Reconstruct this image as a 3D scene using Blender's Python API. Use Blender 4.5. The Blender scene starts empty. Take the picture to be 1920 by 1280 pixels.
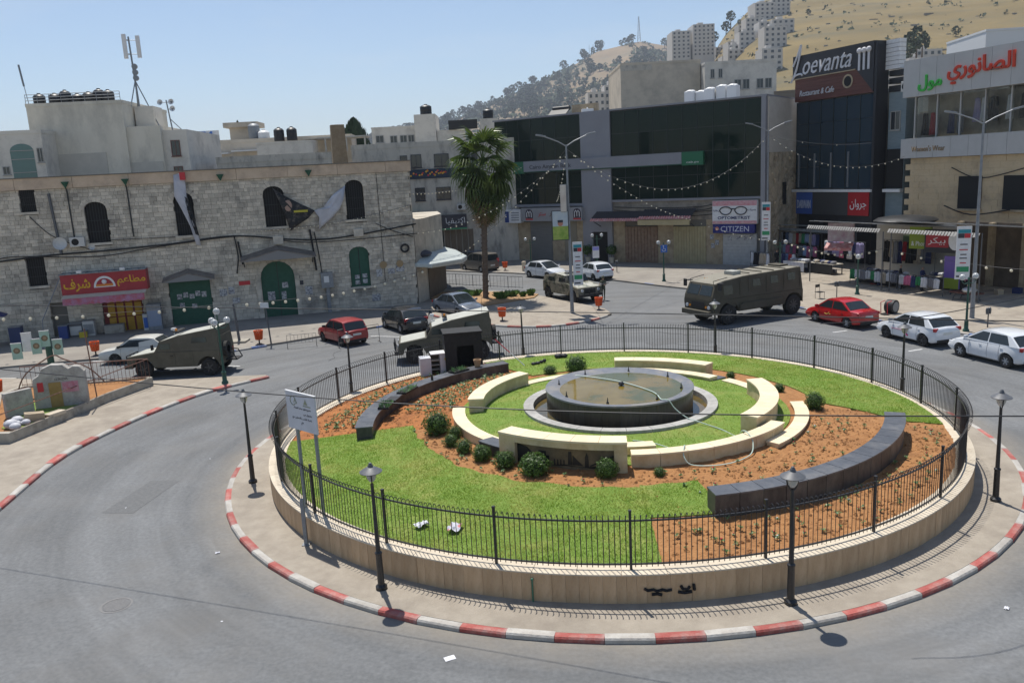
import bpy, math, random
from mathutils import Vector, Matrix
R = math.radians
rnd = random.Random(7)
scene = bpy.context.scene
COL = scene.collection

# ---------------------------------------------------------------- camera
cam_d = bpy.data.cameras.new('camera')
cam_d.sensor_width = 36.0
cam_d.lens = 36.0 * 1550 / 1920
cam_d.clip_start = 0.1
cam_d.clip_end = 12000
cam = bpy.data.objects.new('camera', cam_d)
COL.objects.link(cam)
PITCH, ROLL, CAMZ = 0.201, 0.052, 9.307
_fw = Vector((0, math.cos(PITCH), -math.sin(PITCH)))
_up = Vector((0, math.sin(PITCH), math.cos(PITCH)))
_rt = Vector((1, 0, 0))
_r2 = _rt * math.cos(ROLL) - _up * math.sin(ROLL)
_u2 = _rt * math.sin(ROLL) + _up * math.cos(ROLL)
_m = Matrix((_r2, _u2, -_fw)).transposed().to_4x4()
_m.translation = (0, 0, CAMZ)
cam.matrix_world = _m
scene.camera = cam

# ---------------------------------------------------------------- sky and sun
SUN_EL = R(66.5)
SUN_DIR = Vector((-math.cos(SUN_EL) * math.cos(R(-70)), -math.cos(SUN_EL) * math.sin(R(-70)), math.sin(SUN_EL)))
world = bpy.data.worlds.new('World')
scene.world = world
world.use_nodes = True
wn = world.node_tree
for n in list(wn.nodes): wn.nodes.remove(n)
w_out = wn.nodes.new('ShaderNodeOutputWorld')
w_bg = wn.nodes.new('ShaderNodeBackground')
w_sky = wn.nodes.new('ShaderNodeTexSky')
w_sky.sky_type = 'NISHITA'
w_sky.sun_disc = False
w_sky.sun_elevation = SUN_EL
w_sky.sun_rotation = math.atan2(SUN_DIR.x, SUN_DIR.y)
w_sky.altitude = 500
w_sky.air_density = 1.0
w_sky.dust_density = 0.4
w_sky.ozone_density = 2.2
# thin high cloud veil
w_tc = wn.nodes.new('ShaderNodeTexCoord')
w_map = wn.nodes.new('ShaderNodeMapping'); w_map.inputs['Scale'].default_value = (1, 1, 4.5)
w_ns = wn.nodes.new('ShaderNodeTexNoise'); w_ns.inputs['Scale'].default_value = 2.6; w_ns.inputs['Detail'].default_value = 9; w_ns.inputs['Roughness'].default_value = .62
w_rp = wn.nodes.new('ShaderNodeValToRGB'); w_rp.color_ramp.elements[0].position = .52; w_rp.color_ramp.elements[1].position = .80
w_rp.color_ramp.elements[0].color = (0, 0, 0, 1); w_rp.color_ramp.elements[1].color = (.34, .34, .34, 1)
w_mx = wn.nodes.new('ShaderNodeMixRGB'); w_mx.inputs['Color2'].default_value = (6.2, 6.7, 7.3, 1)
wn.links.new(w_tc.outputs['Generated'], w_map.inputs['Vector'])
wn.links.new(w_map.outputs['Vector'], w_ns.inputs['Vector'])
wn.links.new(w_ns.outputs['Fac'], w_rp.inputs['Fac'])
wn.links.new(w_rp.outputs['Color'], w_mx.inputs['Fac'])
wn.links.new(w_sky.outputs['Color'], w_mx.inputs['Color1'])
wn.links.new(w_mx.outputs['Color'], w_bg.inputs['Color'])
w_bg.inputs['Strength'].default_value = 0.105
wn.links.new(w_bg.outputs['Background'], w_out.inputs['Surface'])

sun_d = bpy.data.lights.new('sun', 'SUN')
sun_d.energy = 4.8
sun_d.angle = R(0.53)
sun_d.color = (1.0, 0.955, 0.88)
sun = bpy.data.objects.new('sun', sun_d)
COL.objects.link(sun)
sun.rotation_euler = SUN_DIR.to_track_quat('Z', 'Y').to_euler()
sun.location = (0, 0, 60)

scene.view_settings.view_transform = 'Standard'
scene.view_settings.look = 'None'
scene.view_settings.exposure = 0.2
scene.view_settings.gamma = 1.0
scene.view_settings.use_curve_mapping = False
scene.render.engine = 'CYCLES'
scene.cycles.use_denoising = True
scene.cycles.max_bounces = 6
scene.cycles.diffuse_bounces = 3
scene.cycles.glossy_bounces = 3
scene.cycles.transmission_bounces = 4
scene.cycles.volume_bounces = 0
scene.cycles.transparent_max_bounces = 8

# ---------------------------------------------------------------- helpers
MATS = {}
def M(name, c1, c2=None, scale=3.0, rough=.8, bump=0., metal=0., spec=.4, isl=0., bscale=None, c3=None, s3=.35, stretch=(1, 1, 1), detail=6., lo=.35, hi=.65, alpha=None, trans=0., emit=None, obj_rnd=0., coat=0.):
    if name in MATS: return MATS[name]
    m = bpy.data.materials.new(name); m.use_nodes = True
    t = m.node_tree; N = t.nodes; L = t.links
    b = N['Principled BSDF']
    b.inputs['Roughness'].default_value = rough
    b.inputs['Metallic'].default_value = metal
    b.inputs['Specular IOR Level'].default_value = spec
    if coat: b.inputs['Coat Weight'].default_value = coat; b.inputs['Coat Roughness'].default_value = .05
    if trans: b.inputs['Transmission Weight'].default_value = trans
    b.inputs['Base Color'].default_value = (*c1, 1)
    col = None
    tc = N.new('ShaderNodeTexCoord')
    mp = N.new('ShaderNodeMapping'); mp.inputs['Scale'].default_value = stretch
    L.new(tc.outputs['Object'], mp.inputs['Vector'])
    if c2:
        ns = N.new('ShaderNodeTexNoise'); ns.inputs['Scale'].default_value = scale; ns.inputs['Detail'].default_value = detail; ns.inputs['Roughness'].default_value = .65
        L.new(mp.outputs['Vector'], ns.inputs['Vector'])
        rp = N.new('ShaderNodeValToRGB'); rp.color_ramp.elements[0].position = lo; rp.color_ramp.elements[1].position = hi
        rp.color_ramp.elements[0].color = (*c1, 1); rp.color_ramp.elements[1].color = (*c2, 1)
        L.new(ns.outputs['Fac'], rp.inputs['Fac']); col = rp.outputs['Color']
        if c3:
            n3 = N.new('ShaderNodeTexNoise'); n3.inputs['Scale'].default_value = s3; n3.inputs['Detail'].default_value = 5; n3.inputs['Roughness'].default_value = .7
            L.new(mp.outputs['Vector'], n3.inputs['Vector'])
            r3 = N.new('ShaderNodeValToRGB'); r3.color_ramp.elements[0].position = .48; r3.color_ramp.elements[1].position = .72
            L.new(n3.outputs['Fac'], r3.inputs['Fac'])
            mx = N.new('ShaderNodeMixRGB'); L.new(r3.outputs['Color'], mx.inputs['Fac']); L.new(col, mx.inputs['Color1']); mx.inputs['Color2'].default_value = (*c3, 1)
            col = mx.outputs['Color']
    if isl or obj_rnd:
        g = N.new('ShaderNodeNewGeometry') if isl else N.new('ShaderNodeObjectInfo')
        src = g.outputs['Random Per Island'] if isl else g.outputs['Random']
        a = isl or obj_rnd
        mr = N.new('ShaderNodeMapRange'); mr.inputs['To Min'].default_value = 1 - a; mr.inputs['To Max'].default_value = 1 + a
        L.new(src, mr.inputs['Value'])
        hs = N.new('ShaderNodeHueSaturation'); L.new(mr.outputs['Result'], hs.inputs['Value'])
        if col: L.new(col, hs.inputs['Color'])
        else: hs.inputs['Color'].default_value = (*c1, 1)
        col = hs.outputs['Color']
    if col: L.new(col, b.inputs['Base Color'])
    if bump:
        nb = N.new('ShaderNodeTexNoise'); nb.inputs['Scale'].default_value = bscale or scale * 4; nb.inputs['Detail'].default_value = 5
        L.new(mp.outputs['Vector'], nb.inputs['Vector'])
        bp = N.new('ShaderNodeBump'); bp.inputs['Strength'].default_value = min(1, bump); bp.inputs['Distance'].default_value = .03 if bump <= 1 else .03 * bump
        L.new(nb.outputs['Fac'], bp.inputs['Height']); L.new(bp.outputs['Normal'], b.inputs['Normal'])
    if emit: b.inputs['Emission Color'].default_value = (*emit[:3], 1); b.inputs['Emission Strength'].default_value = emit[3]
    MATS[name] = m
    return m

def leafy(m, k=.45):
    """thin leaves: let part of the light through"""
    N = m.node_tree.nodes; L = m.node_tree.links; b = N['Principled BSDF']; o = N['Material Output']
    t = N.new('ShaderNodeBsdfTranslucent'); x = N.new('ShaderNodeMixShader'); x.inputs[0].default_value = k
    if b.inputs['Base Color'].links: L.new(b.inputs['Base Color'].links[0].from_socket, t.inputs['Color'])
    L.new(b.outputs[0], x.inputs[1]); L.new(t.outputs[0], x.inputs[2]); L.new(x.outputs[0], o.inputs['Surface']); return m

def tag(o, label=None, cat=None, group=None, kind=None):
    if label: o['label'] = label
    if cat: o['category'] = cat
    if group: o['group'] = group
    if kind: o['kind'] = kind
    return o

def empty(name, loc=(0, 0, 0), rz=0, label=None, cat=None, group=None):
    o = bpy.data.objects.new(name, None); COL.objects.link(o)
    o.empty_display_size = .2
    o.location = loc; o.rotation_euler = (0, 0, rz)
    return tag(o, label, cat, group)

def copy_tree(o, parent=None, loc=None, rz=None, label=None, group=None):
    c = o.copy(); COL.objects.link(c); c.parent = parent
    if loc is not None: c.location = loc
    if rz is not None: c.rotation_euler = (0, 0, rz)
    if label: c['label'] = label
    if group: c['group'] = group
    for ch in list(o.children): copy_tree(ch, c)
    return c

class MB:
    """collects simple solids into one mesh"""
    def __init__(s): s.v = []; s.f = []; s.mi = []; s.cur = 0
    def add(s, vs, fs):
        n = len(s.v); s.v += [tuple(p) for p in vs]
        s.f += [tuple(i + n for i in f) for f in fs]; s.mi += [s.cur] * len(fs)
        return s
    def box(s, x0, x1, y0, y1, z0, z1):
        return s.add([(x0, y0, z0), (x1, y0, z0), (x1, y1, z0), (x0, y1, z0), (x0, y0, z1), (x1, y0, z1), (x1, y1, z1), (x0, y1, z1)],
                     [(0, 3, 2, 1), (4, 5, 6, 7), (0, 1, 5, 4), (1, 2, 6, 5), (2, 3, 7, 6), (3, 0, 4, 7)])
    def obox(s, c, size, rz=0, rx=0, ry=0):
        m = Matrix.Rotation(rz, 3, 'Z') @ Matrix.Rotation(ry, 3, 'Y') @ Matrix.Rotation(rx, 3, 'X'); c = Vector(c)
        a, b, d = size[0] / 2, size[1] / 2, size[2] / 2
        vs = [c + m @ Vector(p) for p in ((-a, -b, -d), (a, -b, -d), (a, b, -d), (-a, b, -d), (-a, -b, d), (a, -b, d), (a, b, d), (-a, b, d))]
        return s.add(vs, [(0, 3, 2, 1), (4, 5, 6, 7), (0, 1, 5, 4), (1, 2, 6, 5), (2, 3, 7, 6), (3, 0, 4, 7)])
    def tube(s, path, r, n=6, caps=True):
        path = [Vector(p) for p in path]; rs = r if isinstance(r, (list, tuple)) else [r] * len(path)
        vs = []; fs = []; prev = None
        for i, p in enumerate(path):
            d = (path[min(i + 1, len(path) - 1)] - path[max(i - 1, 0)])
            if d.length < 1e-9: d = Vector((0, 0, 1))
            d.normalize()
            if prev is None:
                a = Vector((1, 0, 0)) if abs(d.x) < .9 else Vector((0, 1, 0))
                u = (a - d * a.dot(d)).normalized()
            else:
                u = (prev - d * prev.dot(d)).normalized()
            prev = u; w = d.cross(u)
            for k in range(n):
                t = 2 * math.pi * k / n
                vs.append(p + (u * math.cos(t) + w * math.sin(t)) * rs[i])
        for i in range(len(path) - 1):
            for k in range(n):
                k2 = (k + 1) % n
                fs.append((i * n + k, i * n + k2, (i + 1) * n + k2, (i + 1) * n + k))
        if caps:
            fs.append(tuple(range(n - 1, -1, -1))); o = (len(path) - 1) * n; fs.append(tuple(range(o, o + n)))
        return s.add(vs, fs)
    def cyl(s, p0, p1, r0, r1=None, n=10): return s.tube([p0, p1], [r0, r0 if r1 is None else r1], n)
    def lathe(s, prof, n=16, c=(0, 0, 0), a0=0, a1=2 * math.pi):
        full = abs(a1 - a0 - 2 * math.pi) < 1e-6; k = n if full else n + 1; vs = []; fs = []
        for i in range(k):
            t = a0 + (a1 - a0) * i / n
            for r, z in prof: vs.append((c[0] + r * math.cos(t), c[1] + r * math.sin(t), c[2] + z))
        q = len(prof)
        for i in range(n):
            j = (i + 1) % k
            for p in range(q - 1): fs.append((i * q + p, j * q + p, j * q + p + 1, i * q + p + 1))
        return s.add(vs, fs)
    def sphere(s, c, r, n=10, m=6, sz=1.):
        pr = [(max(1e-4, r * math.sin(math.pi * i / m)), -r * sz * math.cos(math.pi * i / m)) for i in range(m + 1)]
        return s.lathe(pr, n, c)
    def prism(s, poly, z0, z1):
        n = len(poly); f = lambda z, p: z(p) if callable(z) else z
        vs = [(p[0], p[1], f(z0, p)) for p in poly] + [(p[0], p[1], f(z1, p)) for p in poly]
        a = sum(poly[i][0] * poly[(i + 1) % n][1] - poly[(i + 1) % n][0] * poly[i][1] for i in range(n))
        fs = [tuple(range(n - 1, -1, -1)), tuple(range(n, 2 * n))] + [(i, (i + 1) % n, (i + 1) % n + n, i + n) for i in range(n)]
        if a < 0: fs = [tuple(reversed(q)) for q in fs]
        return s.add(vs, fs)
    def arc(s, c, r0, r1, a0, a1, z0, z1, n=None, lip=0):
        """curved wall block, angles in degrees; z0/z1 numbers or functions of radius"""
        n = n or max(2, int(abs(a1 - a0) / 4)); vs = []; fs = []
        f = lambda z, r: z(r) if callable(z) else z
        for i in range(n + 1):
            t = R(a0 + (a1 - a0) * i / n); cs, sn = math.cos(t), math.sin(t)
            for r, z in ((r0, z0), (r1, z0), (r1, z1), (r0, z1)): vs.append((c[0] + r * cs, c[1] + r * sn, f(z, r)))
        for i in range(n):
            for k in range(4):
                k2 = (k + 1) % 4; fs.append((i * 4 + k, i * 4 + k2, i * 4 + 4 + k2, i * 4 + 4 + k))
        fs += [(3, 2, 1, 0), (n * 4, n * 4 + 1, n * 4 + 2, n * 4 + 3)]
        if a1 > a0: fs = [tuple(reversed(q)) for q in fs]
        return s.add(vs, fs)
    def quad(s, a, b, c, d): return s.add([a, b, c, d], [(0, 1, 2, 3)])
    def build(s, name, mat, parent=None, loc=(0, 0, 0), rot=(0, 0, 0), smooth=False, bevel=0, label=None, cat=None, group=None, kind=None):
        me = bpy.data.meshes.new(name); me.from_pydata(s.v, [], s.f)
        for m in (mat if isinstance(mat, (list, tuple)) else [mat]): me.materials.append(m)
        if isinstance(mat, (list, tuple)): me.polygons.foreach_set('material_index', s.mi)
        if smooth:
            me.polygons.foreach_set('use_smooth', [True] * len(me.polygons))
            try: me.set_sharp_from_angle(angle=R(38 if smooth is True else smooth))
            except Exception: pass
        me.update()
        o = bpy.data.objects.new(name, me); COL.objects.link(o)
        o.parent = parent; o.location = loc; o.rotation_euler = rot
        if bevel:
            bm = o.modifiers.new('b', 'BEVEL'); bm.width = bevel; bm.segments = 2; bm.limit_method = 'ANGLE'; bm.angle_limit = R(40)
        return tag(o, label, cat, group, kind)

def inst(src, name, parent, loc=(0, 0, 0), rot=(0, 0, 0), scale=(1, 1, 1)):
    o = bpy.data.objects.new(name, src.data); COL.objects.link(o)
    o.parent = parent; o.location = loc; o.rotation_euler = rot; o.scale = scale
    return o

# Arabic letters joined by hand: (isolated, final, initial, medial)
_AR = {}
def _ar(ch, iso, n):
    _AR[ch] = [iso + i for i in range(n)]
for ch, iso, n in (('\u0627', 0xFE8D, 2), ('\u0622', 0xFE81, 2), ('\u0623', 0xFE83, 2), ('\u0628', 0xFE8F, 4), ('\u0629', 0xFE93, 2), ('\u062a', 0xFE95, 4), ('\u062b', 0xFE99, 4), ('\u062c', 0xFE9D, 4), ('\u062d', 0xFEA1, 4), ('\u062e', 0xFEA5, 4), ('\u062f', 0xFEA9, 2), ('\u0630', 0xFEAB, 2), ('\u0631', 0xFEAD, 2), ('\u0632', 0xFEAF, 2), ('\u0633', 0xFEB1, 4), ('\u0634', 0xFEB5, 4), ('\u0635', 0xFEB9, 4), ('\u0636', 0xFEBD, 4), ('\u0637', 0xFEC1, 4), ('\u0639', 0xFEC9, 4), ('\u063a', 0xFECD, 4), ('\u0641', 0xFED1, 4), ('\u0642', 0xFED5, 4), ('\u0643', 0xFED9, 4), ('\u0644', 0xFEDD, 4), ('\u0645', 0xFEE1, 4), ('\u0646', 0xFEE5, 4), ('\u0647', 0xFEE9, 4), ('\u0648', 0xFEED, 2), ('\u064a', 0xFEF1, 4)):
    _ar(ch, iso, n)
def arabic(s):
    out = []
    for i, ch in enumerate(s):
        if ch not in _AR: out.append(ch); continue
        f = _AR[ch]
        pj = i > 0 and s[i - 1] in _AR and len(_AR[s[i - 1]]) == 4
        nj = i + 1 < len(s) and s[i + 1] in _AR and len(f) == 4
        out.append(chr(f[3 if (pj and nj) else 1 if pj else 2 if nj else 0]))
    return ''.join(reversed(out))

_txt_cache = {}
def text(body, size_w, size_h, mat, parent, loc, rot=(math.pi / 2, 0, 0), depth=.02, name='lettering', shear=0, bold=0.):
    """flat extruded lettering fitted to a width x height box, centred on loc"""
    c = bpy.data.curves.new('txt', 'FONT'); c.body = body; c.extrude = .02; c.resolution_u = 2; c.shear = shear; c.offset = bold
    o = bpy.data.objects.new('txt', c); COL.objects.link(o)
    dg = bpy.context.evaluated_depsgraph_get(); dg.update()
    me = bpy.data.meshes.new_from_object(o.evaluated_get(dg)); bpy.data.objects.remove(o)
    xs = [v.co.x for v in me.vertices]; ys = [v.co.y for v in me.vertices]
    x0, x1, y0, y1 = min(xs), max(xs), min(ys), max(ys)
    sx = size_w / max(1e-6, x1 - x0); sy = size_h / max(1e-6, y1 - y0)
    for v in me.vertices: v.co = ((v.co.x - (x0 + x1) / 2) * sx, (v.co.y - (y0 + y1) / 2) * sy, v.co.z / .02 * depth / 2)
    me.materials.clear(); me.materials.append(mat); me.update()
    q = bpy.data.objects.new(name, me); COL.objects.link(q); q.parent = parent; q.location = loc; q.rotation_euler = rot
    return q
# ================================================================ ground, roads, pavements
C = (3.06, 27.45)          # centre of the roundabout wall, fence and kerb
G = (3.6, 27.6)            # centre of the fountain and the curved garden walls
def pol(c, r, a): return (c[0] + r * math.cos(R(a)), c[1] + r * math.sin(R(a)))
def gz(r): return .74 + .5 * min(1, max(0, (10.95 - r) / 7.55))
def gzxy(x, y): return gz(math.hypot(x - G[0], y - G[1]))

# worn grey asphalt with faint tyre rings around the island
def asphalt():
    m = M('asphalt', (.132, .136, .138), (.178, .182, .184), scale=9, rough=.88, bump=.35, bscale=60, c3=(.155, .152, .146), s3=.22, detail=9)
    t = m.node_tree; N = t.nodes; L = t.links; b = N['Principled BSDF']
    src = b.inputs['Base Color'].links[0].from_socket
    tc = N.new('ShaderNodeTexCoord'); vd = N.new('ShaderNodeVectorMath'); vd.operation = 'DISTANCE'; vd.inputs[1].default_value = (C[0], C[1], 0)
    L.new(tc.outputs['Object'], vd.inputs[0])
    cb = N.new('ShaderNodeCombineXYZ'); L.new(vd.outputs['Value'], cb.inputs['X'])
    n0 = N.new('ShaderNodeTexNoise'); n0.inputs['Scale'].default_value = .12; L.new(tc.outputs['Object'], n0.inputs['Vector'])
    mm = N.new('ShaderNodeMath'); mm.operation = 'MULTIPLY'; mm.inputs[1].default_value = 5.0; L.new(n0.outputs['Fac'], mm.inputs[0]); L.new(mm.outputs[0], cb.inputs['Y'])
    n1 = N.new('ShaderNodeTexNoise'); n1.inputs['Scale'].default_value = .9; n1.inputs['Detail'].default_value = 4; n1.inputs['Roughness'].default_value = .7; L.new(cb.outputs[0], n1.inputs['Vector'])
    r1 = N.new('ShaderNodeMapRange'); r1.inputs['From Min'].default_value = .3; r1.inputs['From Max'].default_value = .7; r1.inputs['To Min'].default_value = .78; r1.inputs['To Max'].default_value = 1.18
    L.new(n1.outputs['Fac'], r1.inputs['Value'])
    # broad patched areas
    n2 = N.new('ShaderNodeTexNoise'); n2.inputs['Scale'].default_value = .16; n2.inputs['Detail'].default_value = 7; n2.inputs['Roughness'].default_value = .7; L.new(tc.outputs['Object'], n2.inputs['Vector'])
    r2 = N.new('ShaderNodeMapRange'); r2.inputs['To Min'].default_value = .89; r2.inputs['To Max'].default_value = 1.08
    r2.inputs['From Min'].default_value = .35; r2.inputs['From Max'].default_value = .65; L.new(n2.outputs['Fac'], r2.inputs['Value'])
    m2 = N.new('ShaderNodeMath'); m2.operation = 'MULTIPLY'; L.new(r1.outputs[0], m2.inputs[0]); L.new(r2.outputs[0], m2.inputs[1])
    # dark oil and dirt spots
    n4 = N.new('ShaderNodeTexNoise'); n4.inputs['Scale'].default_value = 1.1; n4.inputs['Detail'].default_value = 8; n4.inputs['Roughness'].default_value = .75; L.new(tc.outputs['Object'], n4.inputs['Vector'])
    r4 = N.new('ShaderNodeMapRange'); r4.inputs['From Min'].default_value = .60; r4.inputs['From Max'].default_value = .76; r4.inputs['To Min'].default_value = 1.0; r4.inputs['To Max'].default_value = .74; L.new(n4.outputs['Fac'], r4.inputs['Value'])
    m3 = N.new('ShaderNodeMath'); m3.operation = 'MULTIPLY'; L.new(m2.outputs[0], m3.inputs[0]); L.new(r4.outputs[0], m3.inputs[1])
    hs = N.new('ShaderNodeHueSaturation'); L.new(m3.outputs[0], hs.inputs['Value']); L.new(src, hs.inputs['Color'])
    # sandy dust swept against the island kerb
    r5 = N.new('ShaderNodeMapRange'); r5.inputs['From Min'].default_value = 12.6; r5.inputs['From Max'].default_value = 13.6; r5.inputs['To Min'].default_value = .75; r5.inputs['To Max'].default_value = 0; L.new(vd.outputs['Value'], r5.inputs['Value'])
    m5 = N.new('ShaderNodeMath'); m5.operation = 'MULTIPLY'; L.new(r5.outputs[0], m5.inputs[0]); L.new(n4.outputs['Fac'], m5.inputs[1])
    mx = N.new('ShaderNodeMixRGB'); mx.inputs['Color2'].default_value = (.34, .29, .22, 1); L.new(m5.outputs[0], mx.inputs['Fac']); L.new(hs.outputs[0], mx.inputs['Color1']); L.new(mx.outputs[0], b.inputs['Base Color'])
    return m
m_asph = asphalt()
m_dirt = M('dry_earth', (.30, .24, .16), (.38, .32, .22), scale=.05, rough=.95)
m_pave = M('pavement_concrete', (.29, .25, .20), (.36, .315, .255), scale=2.2, rough=.9, bump=.4, bscale=40, c3=(.24, .205, .165), s3=.5, detail=9)
m_pave2 = M('grey_pavement', (.24, .215, .185), (.31, .285, .245), scale=1.2, rough=.9, bump=.3, bscale=30, c3=(.18, .16, .14), s3=.3)
m_kred = M('kerb_red', (.34, .06, .05), (.40, .14, .115), scale=5, rough=.75, bump=.4, c3=(.40, .29, .26), s3=1.5, obj_rnd=.18)
m_kwht = M('kerb_white', (.46, .44, .40), (.37, .345, .31), scale=5, rough=.7, bump=.4, c3=(.30, .27, .24), s3=1.6, obj_rnd=.12)
m_kblu = M('kerb_blue', (.05, .11, .30), (.10, .17, .36), scale=7, rough=.7, bump=.3, c3=(.35, .35, .36), s3=1.6, obj_rnd=.15)
m_conc = M('concrete_edge', (.36, .33, .28), (.45, .42, .36), scale=4, rough=.9, bump=.4, c3=(.22, .20, .17), s3=1.4)

MB().box(-3500, 3500, -600, 5200, -1.2, -.02).build('ground', m_dirt, kind='structure')
MB().prism([(-75, -30), (75, -30), (75, 120), (-75, 120)], -.019, 0.).build('road', m_asph, kind='structure')

def poly_sheet(name, poly, z0, z1, mat, kind='structure'):
    return MB().prism(poly, z0, z1).build(name, mat, kind=kind)

def resample(path, step):
    out = [Vector(path[0])]; acc = 0.
    pts = [Vector(p) for p in path]; pos = 0.; nxt = step
    for a, b in zip(pts, pts[1:]):
        L = (b - a).length
        while nxt <= pos + L + 1e-6:
            out.append(a + (b - a) * ((nxt - pos) / L)); nxt += step
        pos += L
    return out

def smooth_path(path, k=6):
    P = [Vector(p) for p in path]; out = []
    for i in range(len(P) - 1):
        p0, p1, p2, p3 = P[max(i - 1, 0)], P[i], P[i + 1], P[min(i + 2, len(P) - 1)]
        for j in range(k):
            t = j / k
            out.append(.5 * ((2 * p1) + (p2 - p0) * t + (2 * p0 - 5 * p1 + 4 * p2 - p3) * t * t + (3 * p1 - p0 - 3 * p2 + p3) * t ** 3))
    out.append(P[-1]); return out

KS = {}
def kerb_line(path, mats, h=.115, w=.21, step=1.0, label=None, first=0):
    """separate kerb stones along a polyline, inside on the left of the path"""
    root = empty('kerb'); tag(root, kind='structure')
    pts = resample(path, step)
    for i, (a, b) in enumerate(zip(pts, pts[1:])):
        d = b - a; L = d.length - .012
        mat = mats[(i + first) % len(mats)]
        key = (mat.name, h, w)
        if key not in KS:
            prof = [(0, 0), (0, h - .035), (.03, h), (w, h), (w, 0)]
            vs = [(x, y, z) for x in (0, 1) for y, z in prof]
            n = 5
            KS[key] = MB().add(vs, [tuple(range(n)), tuple(range(2 * n - 1, n - 1, -1))] + [(k, k + n, (k + 1) % n + n, (k + 1) % n) for k in range(n)]).build('kerb_stone', mat, root)
            o = KS[key]
        else:
            o = inst(KS[key], 'kerb_stone', root)
        o.location = (a.x, a.y, rnd.uniform(-.008, .004)); o.rotation_euler = (0, 0, math.atan2(d.y, d.x) + rnd.uniform(-.006, .006)); o.scale = (L, 1, 1)
    return root

# roundabout kerb, pavement ring
NK = 78
kerb_line([pol(C, 12.58, i * 360 / NK) + (0,) for i in range(NK + 1)], [m_kred, m_kwht], step=2 * 12.58 * math.sin(math.pi / NK) - 1e-7)
MB().arc(C, 11.15, 12.39, 0, 360, -.01, .115, n=120).build('pavement', m_pave, kind='structure')

# left traffic island
isl = smooth_path([(-15.0, 14, 0), (-15.35, 19.5, 0), (-15.86, 23.87, 0), (-16.42, 28.29, 0), (-16.12, 31.5, 0), (-15.28, 34.8, 0), (-14.0, 37.6, 0), (-12.0, 39.75, 0)])
kerb_line(isl, [m_kred, m_kwht], step=1.0, w=.3)
back = [(-12.3, 40.05), (-14.2, 40.1), (-18.5, 40.0), (-23, 41.0), (-26.2, 42.3), (-34, 43.8), (-60, 45), (-60, 10), (-15.3, 10)]
poly_sheet('pavement', [(p.x - .22, p.y + .03) for p in isl[1:]] + back, -.01, .115, m_pave)
kerb_line([(-26.0, 42.4, 0), (-34, 44.0, 0)], [m_kwht, m_kred], step=1.0)

# pavement in front of the stone building (left), with blue and white kerb
poly_sheet('pavement', [(-60, 46.5), (-30, 45.2), (-22.2, 46.9), (-16.2, 47.0), (-13.6, 48.6), (-8.2, 52.6), (-5.6, 55.2), (-6, 63), (-6.6, 68), (-60, 54)], -.01, .115, m_pave2)
kerb_line([(-22.2, 46.75, 0), (-16.1, 46.75, 0), (-13.9, 48.2, 0)], [m_kblu, m_kwht], step=.9)
kerb_line([(-8.6, 52.2, 0), (-6.3, 54.1, 0)], [m_kblu, m_kwht], step=.9)
# palm island
palm_isl = smooth_path([(-5.3, 55.6, 0), (-3.4, 52.7, 0), (-1.96, 51.3, 0), (0.05, 49.9, 0), (2.31, 49.3, 0), (4.69, 50.3, 0), (6.5, 52.3, 0)])
kerb_line(palm_isl, [m_kred, m_kwht], step=.95)
poly_sheet('pavement', [(p.x, p.y + .2) for p in palm_isl] + [(6.3, 54.5), (3.2, 60.5), (0.6, 64.6), (-6.2, 69.0), (-6.4, 62)], -.01, .114, m_pave)
# far pavement in front of the glass building
poly_sheet('pavement', [(-30, 97), (-4.34, 80.95), (1.32, 76.7), (7.97, 69.95), (11.84, 64.0), (14.0, 61.0), (16.6, 58.5), (19.2, 60.5), (25, 67), (24.5, 73.5), (-1.6, 91), (-20, 103)], -.01, .116, m_pave2)
kerb_line([(14.0, 61.2, 0), (11.84, 64.1, 0), (7.97, 70.1, 0), (1.32, 76.8, 0), (-4.34, 81.0, 0), (-12, 86, 0)][::-1], [m_kblu, m_kblu, m_kwht], step=1.1)
# right pavement and market forecourt
poly_sheet('pavement', [(18.35, 51.3), (20.9, 45.8), (24.7, 38.7), (30, 29), (36, 16), (60, 16), (60, 60), (33, 72), (28, 80), (24.5, 73.5), (19.6, 60.2), (17.6, 55.8), (17.2, 53.4)], -.01, .117, m_pave)
kerb_line([(34.7, 18, 0), (29.8, 29, 0), (24.55, 38.64, 0), (20.76, 45.66, 0), (18.22, 51.24, 0), (17.0, 53.6, 0)][::-1], [m_kblu, m_kwht], step=1.0)

# road paint left in the parking bays
m_paint = M('road_paint', (.62, .62, .60), (.35, .35, .35), scale=9, rough=.7, lo=.45, hi=.62)
for (x0, y0, x1, y1) in ((-8.6, 49.6, -6.2, 48.6), (17.3, 43.6, 18.2, 43.9), (18.9, 38.4, 19.7, 38.7), (-24, 46.3, -14.5, 42.9)):
    d = Vector((x1 - x0, y1 - y0)); n = Vector((-d.y, d.x)).normalized() * .06
    MB().prism([(x0 - n.x, y0 - n.y), (x1 - n.x, y1 - n.y), (x1 + n.x, y1 + n.y), (x0 + n.x, y0 + n.y)], .001, .005).build('road_marking', m_paint, kind='structure')

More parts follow.
